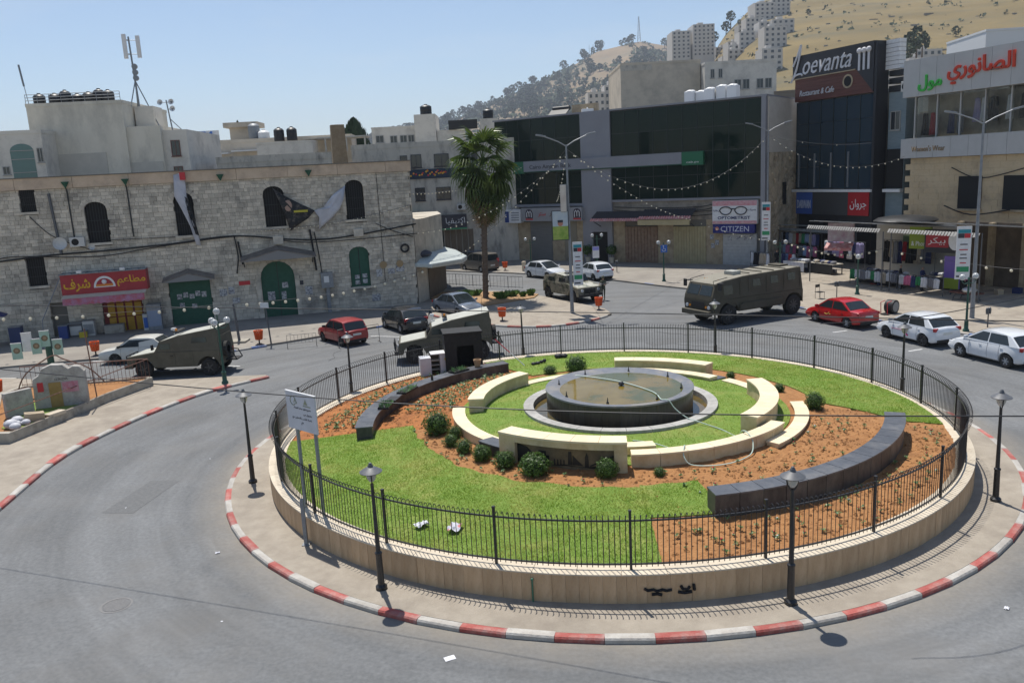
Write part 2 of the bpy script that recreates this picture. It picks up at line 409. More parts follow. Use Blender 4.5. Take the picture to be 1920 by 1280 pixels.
# old repairs: rectangular asphalt patches and tar-filled cracks
m_patch = M('asphalt_patch', (.118, .12, .12), (.155, .157, .157), scale=8, rough=.9, bump=.4, bscale=50); m_tar = M('tar_seam', (.06, .058, .056), rough=.7)
for (x, y, w, h, a) in ((-11.8, 24.5, 1.0, 2.6, -.15), (-5.5, 12.6, 2.6, 1.1, -.1), (8.2, 12.4, 1.5, 1.0, .5), (-9.2, 33.5, 1.0, 4.2, .5), (8.8, 43.5, 3.2, 1.0, .3), (15.8, 34.0, .9, 3.6, .35)):
    MB().obox((0, 0, 0), (w, h, .004), a).build('road_patch', m_patch, None, (x, y, .003), kind='structure')
for i in range(16):
    x, y = rnd.uniform(-13, 12), rnd.uniform(9, 16) if i < 9 else rnd.uniform(39.5, 47); a = rnd.uniform(0, 3.1); p = [Vector((x, y, .002))]
    if math.hypot(x - C[0], y - C[1]) < 13.5 or x < -14: continue
    for k in range(9): a += rnd.gauss(0, .35); p.append(p[-1] + Vector((math.cos(a), math.sin(a), 0)) * .3)
    if min(math.hypot(q.x - C[0], q.y - C[1]) for q in p) > 12.8: MB().tube(p, .012, 4).build('road_crack', m_tar, kind='structure')

# manhole cover in the near road
m_iron = M('cast_iron', (.13, .13, .13), (.18, .175, .17), scale=20, rough=.6, bump=.6)
mh = empty('manhole_cover', (-9.45, 17.6, 0), 0, 'round grey iron manhole cover set in the empty asphalt roadway', 'manhole')
MB().lathe([(0.001, .006), (.29, .006), (.29, .0)], 28).build('cover_plate', m_iron, mh)
MB().lathe([(.31, .0), (.31, .005), (.36, .005), (.36, .0)], 28).build('frame_ring', M('frame_iron', (.19, .185, .18), rough=.8), mh)

# ================================================================ roundabout wall, fence
m_wall = M('wall_slab_stone', (.47, .315, .18), (.55, .385, .235), scale=5, rough=.92, bump=.9, bscale=12, c3=(.28, .18, .10), s3=1.5, stretch=(1, 1, .35), obj_rnd=.10)
m_cap = M('wall_cap_stone', (.54, .46, .35), (.62, .54, .42), scale=3, rough=.85, bump=.2, obj_rnd=.06)
wall = empty('retaining_wall', (C[0], C[1], 0), 0, 'low round stone-clad retaining wall carrying the black fence of the garden', 'wall')
MB().arc((0, 0), 10.9, 11.16, 0, 360, 0, .755, n=120).build('wall_core', m_conc, wall)
a = 150.; k = 0; slabs = []
while a < 395:
    da = rnd.choice((1.1, 1.5, 1.9, 2.4)); out = rnd.uniform(0, .008)
    if len(slabs) < 8:
        o = MB().arc((0, 0), 11.155, 11.205, -da / 2 + .012, da / 2 - .012, .02, .755, n=2).build('wall_slab', m_wall, wall); slabs.append((o, da))
    else:
        s, d0 = rnd.choice(slabs); da = d0; o = inst(s, 'wall_slab', wall)
    o.rotation_euler = (0, 0, R(a + da / 2)); o.scale = (1 + out / 11.2, 1 + out / 11.2, 1)
    a += da
a = 0; cap0 = None
for i in range(72):
    if i == 0: cap0 = o = MB().arc((0, 0), 10.72, 11.212, .03, 4.97, .757, .787, n=3).build('cap_stone', m_cap, wall)
    else: o = inst(cap0, 'cap_stone', wall)
    o.rotation_euler = (0, 0, R(i * 5)); 
# sprayed black scribble low on the wall front
m_spray = M('black_spray', (.012, .012, .014), rough=.8)
def on_wall(a, z, off=.017): return ((11.21 + off) * math.cos(R(a)), (11.21 + off) * math.sin(R(a)), z)
for pts in ([(-92.6, .47), (-92.2, .42), (-91.6, .44), (-91.2, .40), (-90.6, .43), (-90.2, .40), (-89.6, .42)], [(-91.8, .33), (-91.2, .34), (-90.7, .31)], [(-88.6, .50), (-88.4, .42), (-87.9, .40), (-87.6, .47)], [(-88.9, .36), (-88.2, .33), (-87.4, .35)], [(-87.2, .52), (-87.1, .38)]):
    g = MB().tube([on_wall(a, z) for a, z in pts], .034, 6); g.build('spray_scribble', m_spray, wall)
pipe = MB().tube([on_wall(-104.9, .05, .04), on_wall(-104.9, .62, .04)], .02, 6).sphere(on_wall(-104.9, .64, .04), .035, 8, 5)
pipe.build('water_pipe', M('green_pipe', (.05, .16, .10), rough=.5), wall)

m_black = M('black_paint', (.018, .018, .020), (.035, .034, .034), scale=14, rough=.42, spec=.5, obj_rnd=.2)
fence = empty('garden_fence', (C[0], C[1], .787), 0, 'round black metal bar fence with outward-curling tips on the garden wall', 'fence')
NP = 23; PH = math.degrees(math.atan2(16.53 - C[1], 2.32 - C[0])); DA = 360 / NP; RF = 10.95
post0 = MB().box(-.028, .028, -.028, .028, 0, 1.33).box(-.034, .034, -.034, .034, 1.33, 1.36).build('post', m_black, fence)
def bar_path(a): return [(RF * math.cos(R(a)), RF * math.sin(R(a)), .05), (RF * math.cos(R(a)), RF * math.sin(R(a)), 1.12)] + [((RF + o) * math.cos(R(a)), (RF + o) * math.sin(R(a)), z) for o, z in ((.012, 1.20), (.05, 1.265), (.10, 1.28), (.135, 1.25))]
bar0 = None
NBAR = 24
order = sorted(range(NP), key=lambda i: math.sin(R(PH + (i + .5) * DA)))
near = set(order[:12])
for i in range(NP):
    a0 = PH + i * DA
    o = post0 if i == 0 else inst(post0, 'post', fence)
    o.location = (RF * math.cos(R(a0)), RF * math.sin(R(a0)), 0); o.rotation_euler = (0, 0, R(a0) + rnd.uniform(-.02, .02))
    panel = MB().arc((0, 0), RF - .014, RF + .014, .12, DA - .12, .10, .135, n=5).arc((0, 0), RF - .014, RF + .014, .12, DA - .12, 1.10, 1.135, n=5)
    if i == 0: pan0 = po = panel.build('panel', m_black, fence)
    else: po = inst(pan0, 'panel', fence)
    po.rotation_euler = (0, 0, R(a0))
    if i in near:
        for k in range(NBAR):
            a = (k + .8) * DA / (NBAR + .6)
            if bar0 is None:
                bar0 = b = MB().tube(bar_path(0), .0105, 4).build('bar', m_black, po)
            else: b = inst(bar0, 'bar', po)
            b.rotation_euler = (0, 0, R(a) + rnd.uniform(-.0002, .0002))
    else:
        bs = MB()
        for k in range(NBAR): bs.tube(bar_path((k + .8) * DA / (NBAR + .6)), .0105, 4)
        bs.build('bars', m_black, po, kind='stuff')
# ================================================================ garden
m_soil = M('orange_soil', (.33, .12, .036), (.42, .17, .055), scale=6, rough=.97, bump=1.6, bscale=16, c3=(.24, .095, .035), s3=1.1, detail=10)
m_soil2 = M('dry_soil', (.31, .14, .05), (.40, .20, .078), scale=6, rough=.97, bump=1.6, bscale=16, c3=(.25, .115, .045), s3=1.0, detail=10)
m_lawn = M('lawn_ground', (.14, .23, .034), (.19, .28, .05), scale=2.2, rough=.95, bump=1., bscale=40, c3=(.28, .29, .08), s3=.8, detail=9)
m_grass = M('grass_blades', (.225, .345, .042), (.31, .43, .072), scale=1.6, rough=.7, c3=(.47, .44, .13), s3=.55, isl=.12, spec=.2, detail=8); leafy(m_grass, .5)

def rmax(a, rr=10.74):
    dx, dy = G[0] - C[0], G[1] - C[1]; ux, uy = math.cos(R(a)), math.sin(R(a)); b = dx * ux + dy * uy
    return -b + math.sqrt(b * b - (dx * dx + dy * dy - rr * rr))

from mathutils import noise as mnoise
def sheet(name, a0, a1, r0, r1, mat, dz, kind='structure', rough=.0, na=None, nr=None):
    """garden surface sector around G; r0/r1 numbers or functions of the angle (r1 None = up to the wall)"""
    na = na or max(4, int(abs(a1 - a0) / 1.6)); vs = []; fs = []
    f = lambda q, a: q(a) if callable(q) else q
    nr = nr or 30
    for i in range(na + 1):
        a = a0 + (a1 - a0) * i / na; ra = f(r0, a); rb = rmax(a) if r1 is None else f(r1, a)
        for j in range(nr + 1):
            r = ra + (rb - ra) * j / nr; x, y = pol(G, r, a)
            n = mnoise.noise((x * 2.3, y * 2.3, 1)) + .6 * mnoise.noise((x * 6, y * 6, 4)) + .35 * mnoise.noise((x * 13, y * 13, 9))
            vs.append((x, y, gz(r) + dz + rough * n))
    for i in range(na):
        for j in range(nr):
            p = i * (nr + 1) + j; fs.append((p, p + 1, p + nr + 2, p + nr + 1) if a1 < a0 else (p, p + nr + 1, p + nr + 2, p + 1))
    # skirt so that the sheet has thickness
    edge = [i * (nr + 1) for i in range(na + 1)] + [na * (nr + 1) + j for j in range(1, nr + 1)] + [i * (nr + 1) + nr for i in range(na - 1, -1, -1)] + [j for j in range(nr - 1, 0, -1)]
    base = len(vs)
    for e in edge: vs.append((vs[e][0], vs[e][1], vs[e][2] - .12))
    for k in range(len(edge)):
        k2 = (k + 1) % len(edge); fs.append((edge[k], base + k, base + k2, edge[k2]))
    return MB().add(vs, fs).build(name, mat, smooth=60, kind=kind)

wob = lambda r, k=.2, f=.23: (lambda a: r + k * mnoise.noise((a * f, r, 3.3)))
soil_regions = [('orange', 115, 186, 5.2, None), ('dry', 183, 345.5, 5.2, None), ('dry', -16, 120, 5.2, 7.6)]
sheet('soil_bed', 116, 187, 5.2, None, m_soil, 0, rough=.035, nr=60, na=110)
sheet('soil_bed', 187, 352, 5.2, None, m_soil2, 0, rough=.028, nr=60, na=220)
sheet('soil_bed', -8, 116, 5.2, 7.7, m_soil2, 0, rough=.02, nr=24, na=90)
lawns = [(183.5, 267, wob(7.05), None), (-14.5, 50, wob(6.85), None), (50, 117, wob(6.15), None), (0, 360, 3.2, 5.62), (266.5, 279.5, wob(6.95), 8.75)]
lawns[1] = (-14.5, 50, lambda a: 6.85 + max(0, (-a - 2)) * .18 + .1 * mnoise.noise((a * .1, 1, 1)), None)
for (a0, a1, r0, r1) in lawns:
    sheet('lawn', a0, a1, r0, r1, m_lawn, .035, rough=.006)
# grass blades: one object, nobody could count them
gr = MB(); gv = []; gf = []
for (a0, a1, r0, r1), cnt in zip(lawns, (52000, 22000, 15000, 20000, 3000)):
    for _ in range(cnt):
        a = rnd.uniform(a0, a1); ra = r0(a) if callable(r0) else r0; rb = rmax(a) if r1 is None else r1
        r = math.sqrt(rnd.uniform(ra * ra, rb * rb)); x, y = pol(G, r, a)
        if r1 == 5.62 and r < 3.28: continue
        z = gz(r) + .03; h = rnd.uniform(.022, .05) * (1.15 + .5 * mnoise.noise((x * .9, y * .9, 0))); t = rnd.uniform(0, 6.283); w = rnd.uniform(.007, .014)
        lx, ly = rnd.gauss(0, .03), rnd.gauss(0, .03); n = len(gv)
        gv += [(x - w * math.cos(t), y - w * math.sin(t), z), (x + w * math.cos(t), y + w * math.sin(t), z), (x + lx, y + ly, z + h)]; gf.append((n, n + 1, n + 2))
gr.add(gv, gf).build('grass', m_grass, label='short bright green lawn grass growing inside the fenced round garden', cat='grass', kind='stuff')
# soil clods
cl = MB()
for _ in range(9000):
    a = rnd.uniform(116, 352); r = math.sqrt(rnd.uniform(36, 118))
    if r > rmax(a) - .1 or (183 < a < 268 and r > 6.95): continue
    if 8.3 < r < 9.0 and (a < 190 or a > 275): continue
    x, y = pol(G, r, a); s = rnd.uniform(.015, .065) * rnd.uniform(.6, 1.2); z = gz(r)
    j = [rnd.uniform(.6, 1.3) for _ in range(6)]
    cl.add([(x - s * j[0], y, z), (x, y - s * j[1], z), (x + s * j[2], y, z), (x, y + s * j[3], z), (x, y, z + s * .8 * j[4])], [(0, 1, 4), (1, 2, 4), (2, 3, 4), (3, 0, 4)])
cl.build('soil_clods', m_soil2, label='loose clods of dry reddish earth scattered over the planting beds', cat='soil', kind='stuff')

# ---------------------------------------------------------------- curved cream walls and benches
m_cream = M('cream_stone', (.62, .48, .27), (.70, .57, .36), scale=4, rough=.8, bump=.15, bscale=30, c3=(.50, .36, .20), s3=1.2, obj_rnd=.05)
m_creamtop = M('cream_cap', (.76, .65, .45), (.70, .58, .39), scale=3, rough=.75, bump=.1, obj_rnd=.05)
m_blk = M('black_granite', (.035, .035, .038), (.07, .068, .066), scale=6, rough=.5, spec=.5, c3=(.13, .12, .105), s3=1.3, stretch=(1, 1, .5), obj_rnd=.18)
m_blktop = M('black_granite_top', (.075, .08, .09), (.11, .115, .125), scale=5, rough=.38, spec=.5, c3=(.17, .165, .16), s3=1.6, obj_rnd=.12)
def curved_wall(name, label, cat, r0, r1, a0, a1, h, mats, step=6., capt=.05, over=.02, sink=.12, group=None, body='side_slab', off=(0, 0)):
    """garden wall: separate body blocks and cap slabs around G"""
    root = empty(name, (G[0] + off[0], G[1] + off[1], 0), 0, label, cat, group)
    base = lambda r: gz(r) - sink
    zm = gz((r0 + r1) / 2)
    n = max(1, round(abs(a1 - a0) / step)); da = (a1 - a0) / n
    for i in range(n):
        MB().arc((0, 0), r0 + .015, r1 - .015, a0 + i * da + .06, a0 + (i + 1) * da - .06, base, zm + h - capt, n=3).build(body, mats[0], root)
        MB().arc((0, 0), r0 - over, r1 + over, a0 + i * da + .05, a0 + (i + 1) * da - .05, zm + h - capt, zm + h, n=3).build('cap_slab', mats[1], root)
    return root
CR = (m_cream, m_creamtop); BK = (m_blk, m_blktop)
curved_wall('garden_wall', 'low curved cream stone wall running from the mural wall to the big round bush', 'wall', 5.36, 5.76, 222, 178, .30, CR, 7.3)
curved_wall('garden_wall', 'long low curved cream stone wall with the pale hose lying across it', 'wall', 5.36, 5.76, -94.5, -38, .38, CR, 8)
curved_wall('garden_wall', 'knee-low outer curved cream stone step beside the single dark bush', 'wall', 5.78, 6.18, -50, -5, .14, CR, 8)
curved_wall('bench', 'curved cream stone bench beside the rows of seedlings, left of the fountain', 'bench', 4.72, 5.24, 177, 130, .52, CR, 8)
curved_wall('bench', 'long curved cream stone bench on the far side behind the fountain', 'bench', 5.55, 6.1, 84, 45, .46, CR, 8)
curved_wall('garden_wall', 'flat cream stone strip just in front of the far bench', 'wall', 4.7, 5.15, 74, 36, .18, CR, 8)
curved_wall('bench', 'tall curved pale cream bench to the right of the fountain', 'bench', 4.68, 5.24, -46, 9, .60, CR, 9)
curved_wall('path_edge', 'thin flat cream edging strip curving along the far right lawn', 'edging', 5.1, 5.5, 33, 9, .09, CR, 8, capt=.04)
curved_wall('path_edge', 'thin flat cream edging strip curving along the far left lawn', 'edging', 4.72, 5.1, 132, 96, .09, CR, 8, capt=.04)
curved_wall('garden_wall', 'short cream stone stub block beside the right end of the mural wall', 'wall', 4.55, 4.95, -97, -85.5, .28, CR, 12)
curved_wall('garden_wall', 'long curved black granite wall behind the rows of seedlings', 'wall', 8.0, 8.55, 187, 115, .42, BK, 4.2, capt=.04, body='front_slab', off=(-.42, -.35))
curved_wall('garden_wall', 'long curved black granite wall ringing the front orange bed', 'wall', 8.4, 8.95, -83, -21, .58, BK, 4.2, capt=.04, body='front_slab')
curved_wall('stone_block', 'short black stone block butted against the left end of the mural wall', 'block', 5.5, 6.0, 227.8, 217.5, .34, BK, 12, capt=.03)
tl = MB().arc(G, 4.9, 5.6, 35.5, 43, gz(5) - .02, gz(5) + .06, n=3).build('stone_slab', m_blktop, label='flat dark stone slab lying at the right end of the far bench', cat='slab')
# mural wall
mu = empty('mural_wall', (G[0], G[1], 0), 0, 'taller curved cream wall with a recessed black and gold relief panel', 'wall')
mb0 = gz(6) - .15; mt = gz(5.8) + .86
MB().arc((0, 0), 5.5, 5.92, 227, 264.3, mb0, mt - .06, n=12).build('wall_body', m_cream, mu)
MB().arc((0, 0), 5.921, 6.06, 227, 232.6, mb0, mt - .06, n=3).build('side_pier', m_cream, mu)
MB().arc((0, 0), 5.921, 6.06, 260.9, 264.3, mb0, mt - .06, n=3).build('side_pier', m_cream, mu)
MB().arc((0, 0), 5.921, 6.06, 232.65, 260.85, mt - .24, mt - .06, n=10).build('lintel', m_cream, mu)
for i in range(5): MB().arc((0, 0), 5.48, 6.09, 226.9 + i * 7.5 + .05, 226.9 + (i + 1) * 7.5 - .05, mt - .06, mt, n=3).build('cap_slab', m_creamtop, mu)
m_relief = M('relief_ground', (.24, .18, .10), (.13, .10, .06), scale=2.5, rough=.7)
m_ink = M('relief_black', (.015, .015, .016), (.03, .028, .026), scale=8, rough=.5)
MB().arc((0, 0), 5.921, 5.935, 232.65, 260.85, mb0 + .12, mt - .24, n=14).build('relief_panel', m_relief, mu)
def mur(a, z, r=5.955): return (r * math.cos(R(a)), r * math.sin(R(a)), z)
def silh(pts):
    """raised flat silhouette on the panel: (degrees, height) outline"""
    a = [mur(x, mb0 + .14 + z, 5.95) for x, z in pts]; b = [mur(x, mb0 + .14 + z, 5.934) for x, z in pts]; n = len(pts)
    MB().add(a + b, [tuple(range(n)), tuple(range(2 * n - 1, n - 1, -1))] + [(k, k + n, (k + 1) % n + n, (k + 1) % n) for k in range(n)]).build('silhouette', m_ink, mu)
silh([(232.7, 0), (239, 0), (239, .28), (237.5, .40), (236, .52), (232.7, .60)])
silh([(239.1, 0), (260.8, 0), (260.8, .10), (256, .13), (252, .09), (247, .14), (243, .08), (239.1, .12)])
silh([(239.4, .13), (242.8, .10), (242.8, .36), (241.8, .36), (241.8, .48), (239.6, .48)])
silh([(248.2, .14), (249.4, .14), (249.2, .52), (248.4, .52)])
silh([(249.5, .15), (252.4, .13), (249.6, .42)])
silh([(252.9, .10), (254.0, .10), (253.9, .40), (253.5, .52), (253.0, .40)])
silh([(254.4, .12), (260.7, .40), (260.7, .46), (254.4, .16)])
for q in (244.2, 245.1, 246.0, 246.9): silh([(q, .1), (q + .35, .1), (q + .3, .27), (q + .05, .27)])
# ---------------------------------------------------------------- fountain
fz = gz(3.0)
ft = empty('fountain', (G[0], G[1], fz), 0, 'round black fountain drum full of murky water inside a sunken ring basin', 'fountain')
m_drum = M('drum_granite', (.020, .021, .020), (.038, .037, .034), scale=5, rough=.35, spec=.5, c3=(.10, .075, .045), s3=1.1, stretch=(2.2, 2.2, .3), obj_rnd=.3)
m_slab = M('fountain_slab', (.13, .14, .16), (.18, .185, .20), scale=4, rough=.42, spec=.5, c3=(.28, .25, .21), s3=1.2)
m_ring = M('basin_ring', (.34, .33, .31), (.42, .41, .38), scale=5, rough=.8, bump=.3, c3=(.24, .23, .21), s3=1.5, obj_rnd=.1)
def water_mat():
    m = bpy.data.materials.new('murky_water'); m.use_nodes = True; N = m.node_tree.nodes; L = m.node_tree.links; b = N['Principled BSDF']
    b.inputs['Roughness'].default_value = .04; b.inputs['Specular IOR Level'].default_value = .55; b.inputs['IOR'].default_value = 1.33
    tc = N.new('ShaderNodeTexCoord'); n = N.new('ShaderNodeTexNoise'); n.inputs['Scale'].default_value = .8; n.inputs['Detail'].default_value = 3; L.new(tc.outputs['Object'], n.inputs['Vector'])
    r = N.new('ShaderNodeValToRGB'); e = r.color_ramp.elements; e[0].position = .35; e[0].color = (.20, .145, .035, 1); e[1].position = .62; e[1].color = (.085, .085, .02, 1)
    x = e.new(.5); x.color = (.165, .115, .022, 1)
    L.new(n.outputs['Fac'], r.inputs['Fac']); L.new(r.outputs['Color'], b.inputs['Base Color'])
    n2 = N.new('ShaderNodeTexNoise'); n2.inputs['Scale'].default_value = 3.2; n2.inputs['Detail'].default_value = 2; L.new(tc.outputs['Object'], n2.inputs['Vector'])
    bp = N.new('ShaderNodeBump'); bp.inputs['Strength'].default_value = .06; bp.inputs['Distance'].default_value = .02; L.new(n2.outputs['Fac'], bp.inputs['Height']); L.new(bp.outputs['Normal'], b.inputs['Normal'])
    return m
m_water = water_mat()
NB = 26
dr0 = None
for i in range(NB):
    if dr0 is None: dr0 = o = MB().arc((0, 0), 2.44, 2.5, .1, 360 / NB - .1, -.25, .66, n=3).build('drum_panel', m_drum, ft)
    else: o = inst(dr0, 'drum_panel', ft)
    o.rotation_euler = (0, 0, R(i * 360 / NB)); q = 1 + rnd.uniform(-.001, .001); o.scale = (q, q, 1)
MB().lathe([(2.435, -.25), (2.435, .655)], 64).build('drum_core', m_drum, ft)
# dished top slab, tilted a hair so that the water stands against the front rim
dish = MB().lathe([(2.44, .655), (2.53, .66), (2.53, .715), (2.46, .722), (2.1, .668), (1.7, .62), (.8, .54), (.001, .50)], 96).build('dish', m_slab, ft, rot=(R(.55), R(.18), 0), smooth=30)
MB().lathe([(0.001, .668), (2.40, .668)], 72).build('water', m_water, ft)
for i in range(NB):
    if i == 0: rg0 = o = MB().arc((0, 0), 2.98, 3.32, .12, 360 / NB - .12, -.2, .13, n=3).build('basin_stone', m_ring, ft)
    else: o = inst(rg0, 'basin_stone', ft)
    o.rotation_euler = (0, 0, R(i * 360 / NB + 3))
m_water2 = M('basin_water', (.06, .06, .03), (.14, .09, .025), scale=1.1, rough=.06, spec=.5)
MB().arc((0, 0), 2.44, 3.0, 0, 360, -.32, -.06, n=72).build('basin_water', m_water2, ft)
for i in range(8):
    a = 22.5 + i * 45 + 5
    nz = MB().cyl((0, 0, .0), (0, 0, .06), .05, .04, 8).cyl((0, 0, .06), (0, 0, .2), .018, .012, 6).cyl((0, 0, .1), (0, 0, .12), .03, .03, 6)
    if i == 0: nz0 = o = nz.build('nozzle', m_black, ft)
    else: o = inst(nz0, 'nozzle', ft)
    o.location = (2.12 * math.cos(R(a)), 2.12 * math.sin(R(a)), .655)
MB().cyl((0, 0, .5), (0, 0, .70), .03, .03, 8).lathe([(.001, .82), (.07, .80), (.11, .74), (.09, .70), (.03, .69)], 12).build('centre_jet', m_black, ft, loc=(.1, .1, 0))
# hose over the fountain rim and across the lawn
m_hose = M('pale_green_hose', (.50, .60, .52), rough=.5)
hz = fz
def gp3(r, a, dz=.05): x, y = pol(G, r, a); return (x, y, gz(r) + dz)
pth = [pol(G, 2.2, 128) + (hz + .70,), pol(G, 1.6, 120) + (hz + .70,), pol(G, .5, 70) + (hz + .70,), pol(G, 1.4, -45) + (hz + .69,), pol(G, 2.3, -62) + (hz + .72,), pol(G, 2.56, -60) + (hz + .73,), pol(G, 2.72, -57) + (hz + .45,), pol(G, 3.05, -53) + (hz + .17,), pol(G, 3.4, -52) + (hz + .12,), gp3(4.2, -50), gp3(4.9, -52, .06), gp3(5.3, -55, .42), gp3(5.6, -56, .44), gp3(5.85, -57, .25), gp3(6.1, -61, .06), gp3(6.25, -70, .05), gp3(6.0, -78, .05), gp3(5.84, -80, .25), gp3(5.6, -79, .44), gp3(5.2, -77, .3), gp3(4.9, -78, .06), gp3(4.2, -84, .05), gp3(3.9, -92, .05)]
MB().tube(smooth_path(pth, 6), .018, 5).build('hose', m_hose, smooth=True, label='pale green garden hose draped from the fountain across the inner lawn', cat='hose')
# ================================================================ plants
m_leaf = M('bush_leaf', (.050, .11, .016), (.09, .165, .028), scale=8, rough=.45, isl=.35, spec=.45)
leafy(m_leaf, .35)
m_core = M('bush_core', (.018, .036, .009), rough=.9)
m_stem = M('woody_stem', (.12, .08, .05), rough=.9)
m_seed = M('seedling_leaf', (.085, .16, .05), (.15, .23, .09), scale=9, rough=.5, isl=.3)
m_palm = M('palm_leaf', (.055, .095, .018), (.105, .15, .03), scale=5, rough=.38, isl=.3, spec=.5)
leafy(m_palm, .4)
m_palmdry = M('palm_dry', (.24, .155, .075), (.32, .22, .12), scale=4, rough=.8, isl=.25)
def leaf_ball(r, n, size, seed, sz=1., jag=.26):
    g = random.Random(seed); b = MB()
    for _ in range(n):
        u = g.uniform(-.85, 1); t = g.uniform(0, 6.283); q = math.sqrt(1 - u * u)
        d = Vector((q * math.cos(t), q * math.sin(t), u)); k = r * (1 - jag * g.random() ** 2 + 1.3 * jag * mnoise.noise(d * 2.6 + Vector((seed, 0, 0))))
        p = Vector((d.x * k, d.y * k, d.z * k * sz))
        n_ = (d + Vector((g.gauss(0, .5), g.gauss(0, .5), g.gauss(0, .5) + .25))).normalized()
        a = n_.orthogonal().normalized(); a = Matrix.Rotation(g.uniform(0, 6.283), 3, n_) @ a; c = n_.cross(a); s = size * g.uniform(.6, 1.3)
        b.quad(p - a * s, p - c * s * .45, p + a * s, p + c * s * .45)
    return b
BP = []
def bush(r, polar, label, variant=0):
    x, y = pol(G, *polar); z = gz(polar[0])
    if len(BP) <= variant:
        root = empty('round_bush')
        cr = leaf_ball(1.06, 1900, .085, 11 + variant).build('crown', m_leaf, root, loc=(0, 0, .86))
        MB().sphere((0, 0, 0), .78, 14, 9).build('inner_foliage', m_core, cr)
        MB().tube([(0, 0, -.1), (.04, 0, .2), (0, .02, .5)], [.09, .07, .05], 6).build('trunk', m_stem, root)
        BP.append(root)
    else: root = copy_tree(BP[variant])
    root.location = (x, y, z - .03); root.scale = (r * rnd.uniform(.93, 1.1), r * rnd.uniform(.93, 1.1), r * rnd.uniform(.86, 1.02)); root.rotation_euler = (0, 0, rnd.uniform(0, 6))
    tag(root, label, 'bush', 'clipped round bushes in the garden')
    return root
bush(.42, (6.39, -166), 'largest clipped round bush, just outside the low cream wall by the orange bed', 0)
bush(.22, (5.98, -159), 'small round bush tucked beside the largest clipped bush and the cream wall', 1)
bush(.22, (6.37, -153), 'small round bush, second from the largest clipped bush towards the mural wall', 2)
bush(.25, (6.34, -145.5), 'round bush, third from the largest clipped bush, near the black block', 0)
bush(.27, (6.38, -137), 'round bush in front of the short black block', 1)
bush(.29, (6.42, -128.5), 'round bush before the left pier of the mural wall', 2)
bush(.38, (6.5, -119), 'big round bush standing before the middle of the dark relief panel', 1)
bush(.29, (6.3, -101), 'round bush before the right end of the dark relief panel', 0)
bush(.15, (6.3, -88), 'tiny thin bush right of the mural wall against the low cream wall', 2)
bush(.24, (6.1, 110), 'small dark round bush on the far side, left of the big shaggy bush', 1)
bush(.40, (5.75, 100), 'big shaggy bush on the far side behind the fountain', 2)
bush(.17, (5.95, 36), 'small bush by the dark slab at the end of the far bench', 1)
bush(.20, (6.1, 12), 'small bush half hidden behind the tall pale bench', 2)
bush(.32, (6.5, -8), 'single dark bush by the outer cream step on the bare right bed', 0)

# seedlings: rows of young plants
spots = []
def rows(r0, r1, a0, a1, dr, ds, jit, keep=1.0):
    r = r0
    while r < r1:
        a = a0 + rnd.uniform(0, 3)
        while a < a1:
            if r < rmax(a) - .15 and rnd.random() < keep: spots.append((r + rnd.gauss(0, jit), a + math.degrees(rnd.gauss(0, jit) / r)))
            a += math.degrees(ds / r)
        r += dr
rows(6.05, 7.75, 121, 172, .30, .34, .035)
rows(8.95, 10.6, 119, 180, .34, .38, .05)
nflow = len(spots)
rows(6.3, 8.2, 274, 348, .42, .50, .13, .6)
rows(9.15, 10.9, 270, 343, .38, .44, .11, .75)
rows(6.2, 6.9, 188, 262, .33, .52, .11, .7)
def seedling_mb(g, flower):
    b = MB(); n = g.randint(6, 9)
    for i in range(n):
        t = i * 2.4 + g.uniform(-.3, .3); L = g.uniform(.06, .11); up = g.uniform(.03, .10); w = L * .3
        d = Vector((math.cos(t), math.sin(t), 0)); s = Vector((-d.y, d.x, 0)); z0 = Vector((0, 0, .02 + .05 * i / n))
        b.quad(z0, z0 + d * L * .55 + s * w + Vector((0, 0, up)), z0 + d * L + Vector((0, 0, up * .7)), z0 + d * L * .55 - s * w + Vector((0, 0, up)))
    b.tube([(0, 0, -.02), (0, 0, .08)], .006, 3)
    return b
SEED = [seedling_mb(random.Random(40 + i), 0) for i in range(4)]
m_bloom = M('red_bloom', (.55, .03, .05), rough=.6); m_bloomw = M('white_bloom', (.75, .72, .70), rough=.6)
spots3 = []
for i, (r, a) in enumerate(spots):
    if 8.3 < r < 9.05 and (a < 190 or a > 276): continue
    x, y = pol(G, r, a); spots3.append((math.hypot(x, y), x, y, gz(r), i >= nflow))
spots3.sort()
seed_obj = {}
far = MB()
for i, (d, x, y, z, fl) in enumerate(spots3):
    k = rnd.randrange(4); sc = rnd.uniform(.75, 1.3) * (.8 if fl else 1.15)
    if i < 300:
        if k not in seed_obj:
            o = SEED[k].build('seedling', m_seed); seed_obj[k] = o
        else: o = inst(seed_obj[k], 'seedling', None)
        o.location = (x, y, z); o.rotation_euler = (0, 0, rnd.uniform(0, 6)); o.scale = (sc, sc, sc)
        tag(o, 'tiny green seedling planted in the bare bed inside the fence', 'seedling', 'seedlings planted in the garden beds')
        if fl and rnd.random() < .22:
            bl = MB().sphere((0, 0, .12), .028, 6, 4).build('bloom', m_bloom if rnd.random() < .65 else m_bloomw, o)
    else:
        t = rnd.uniform(0, 6.283); cs, sn = math.cos(t), math.sin(t)
        far.add([(x + sc * (p[0] * cs - p[1] * sn), y + sc * (p[0] * sn + p[1] * cs), z + sc * p[2]) for p in SEED[k].v], SEED[k].f)
far.build('seedling_rows', m_seed, label='rows of young green seedlings filling the orange beds by the black wall', cat='seedlings', kind='stuff')

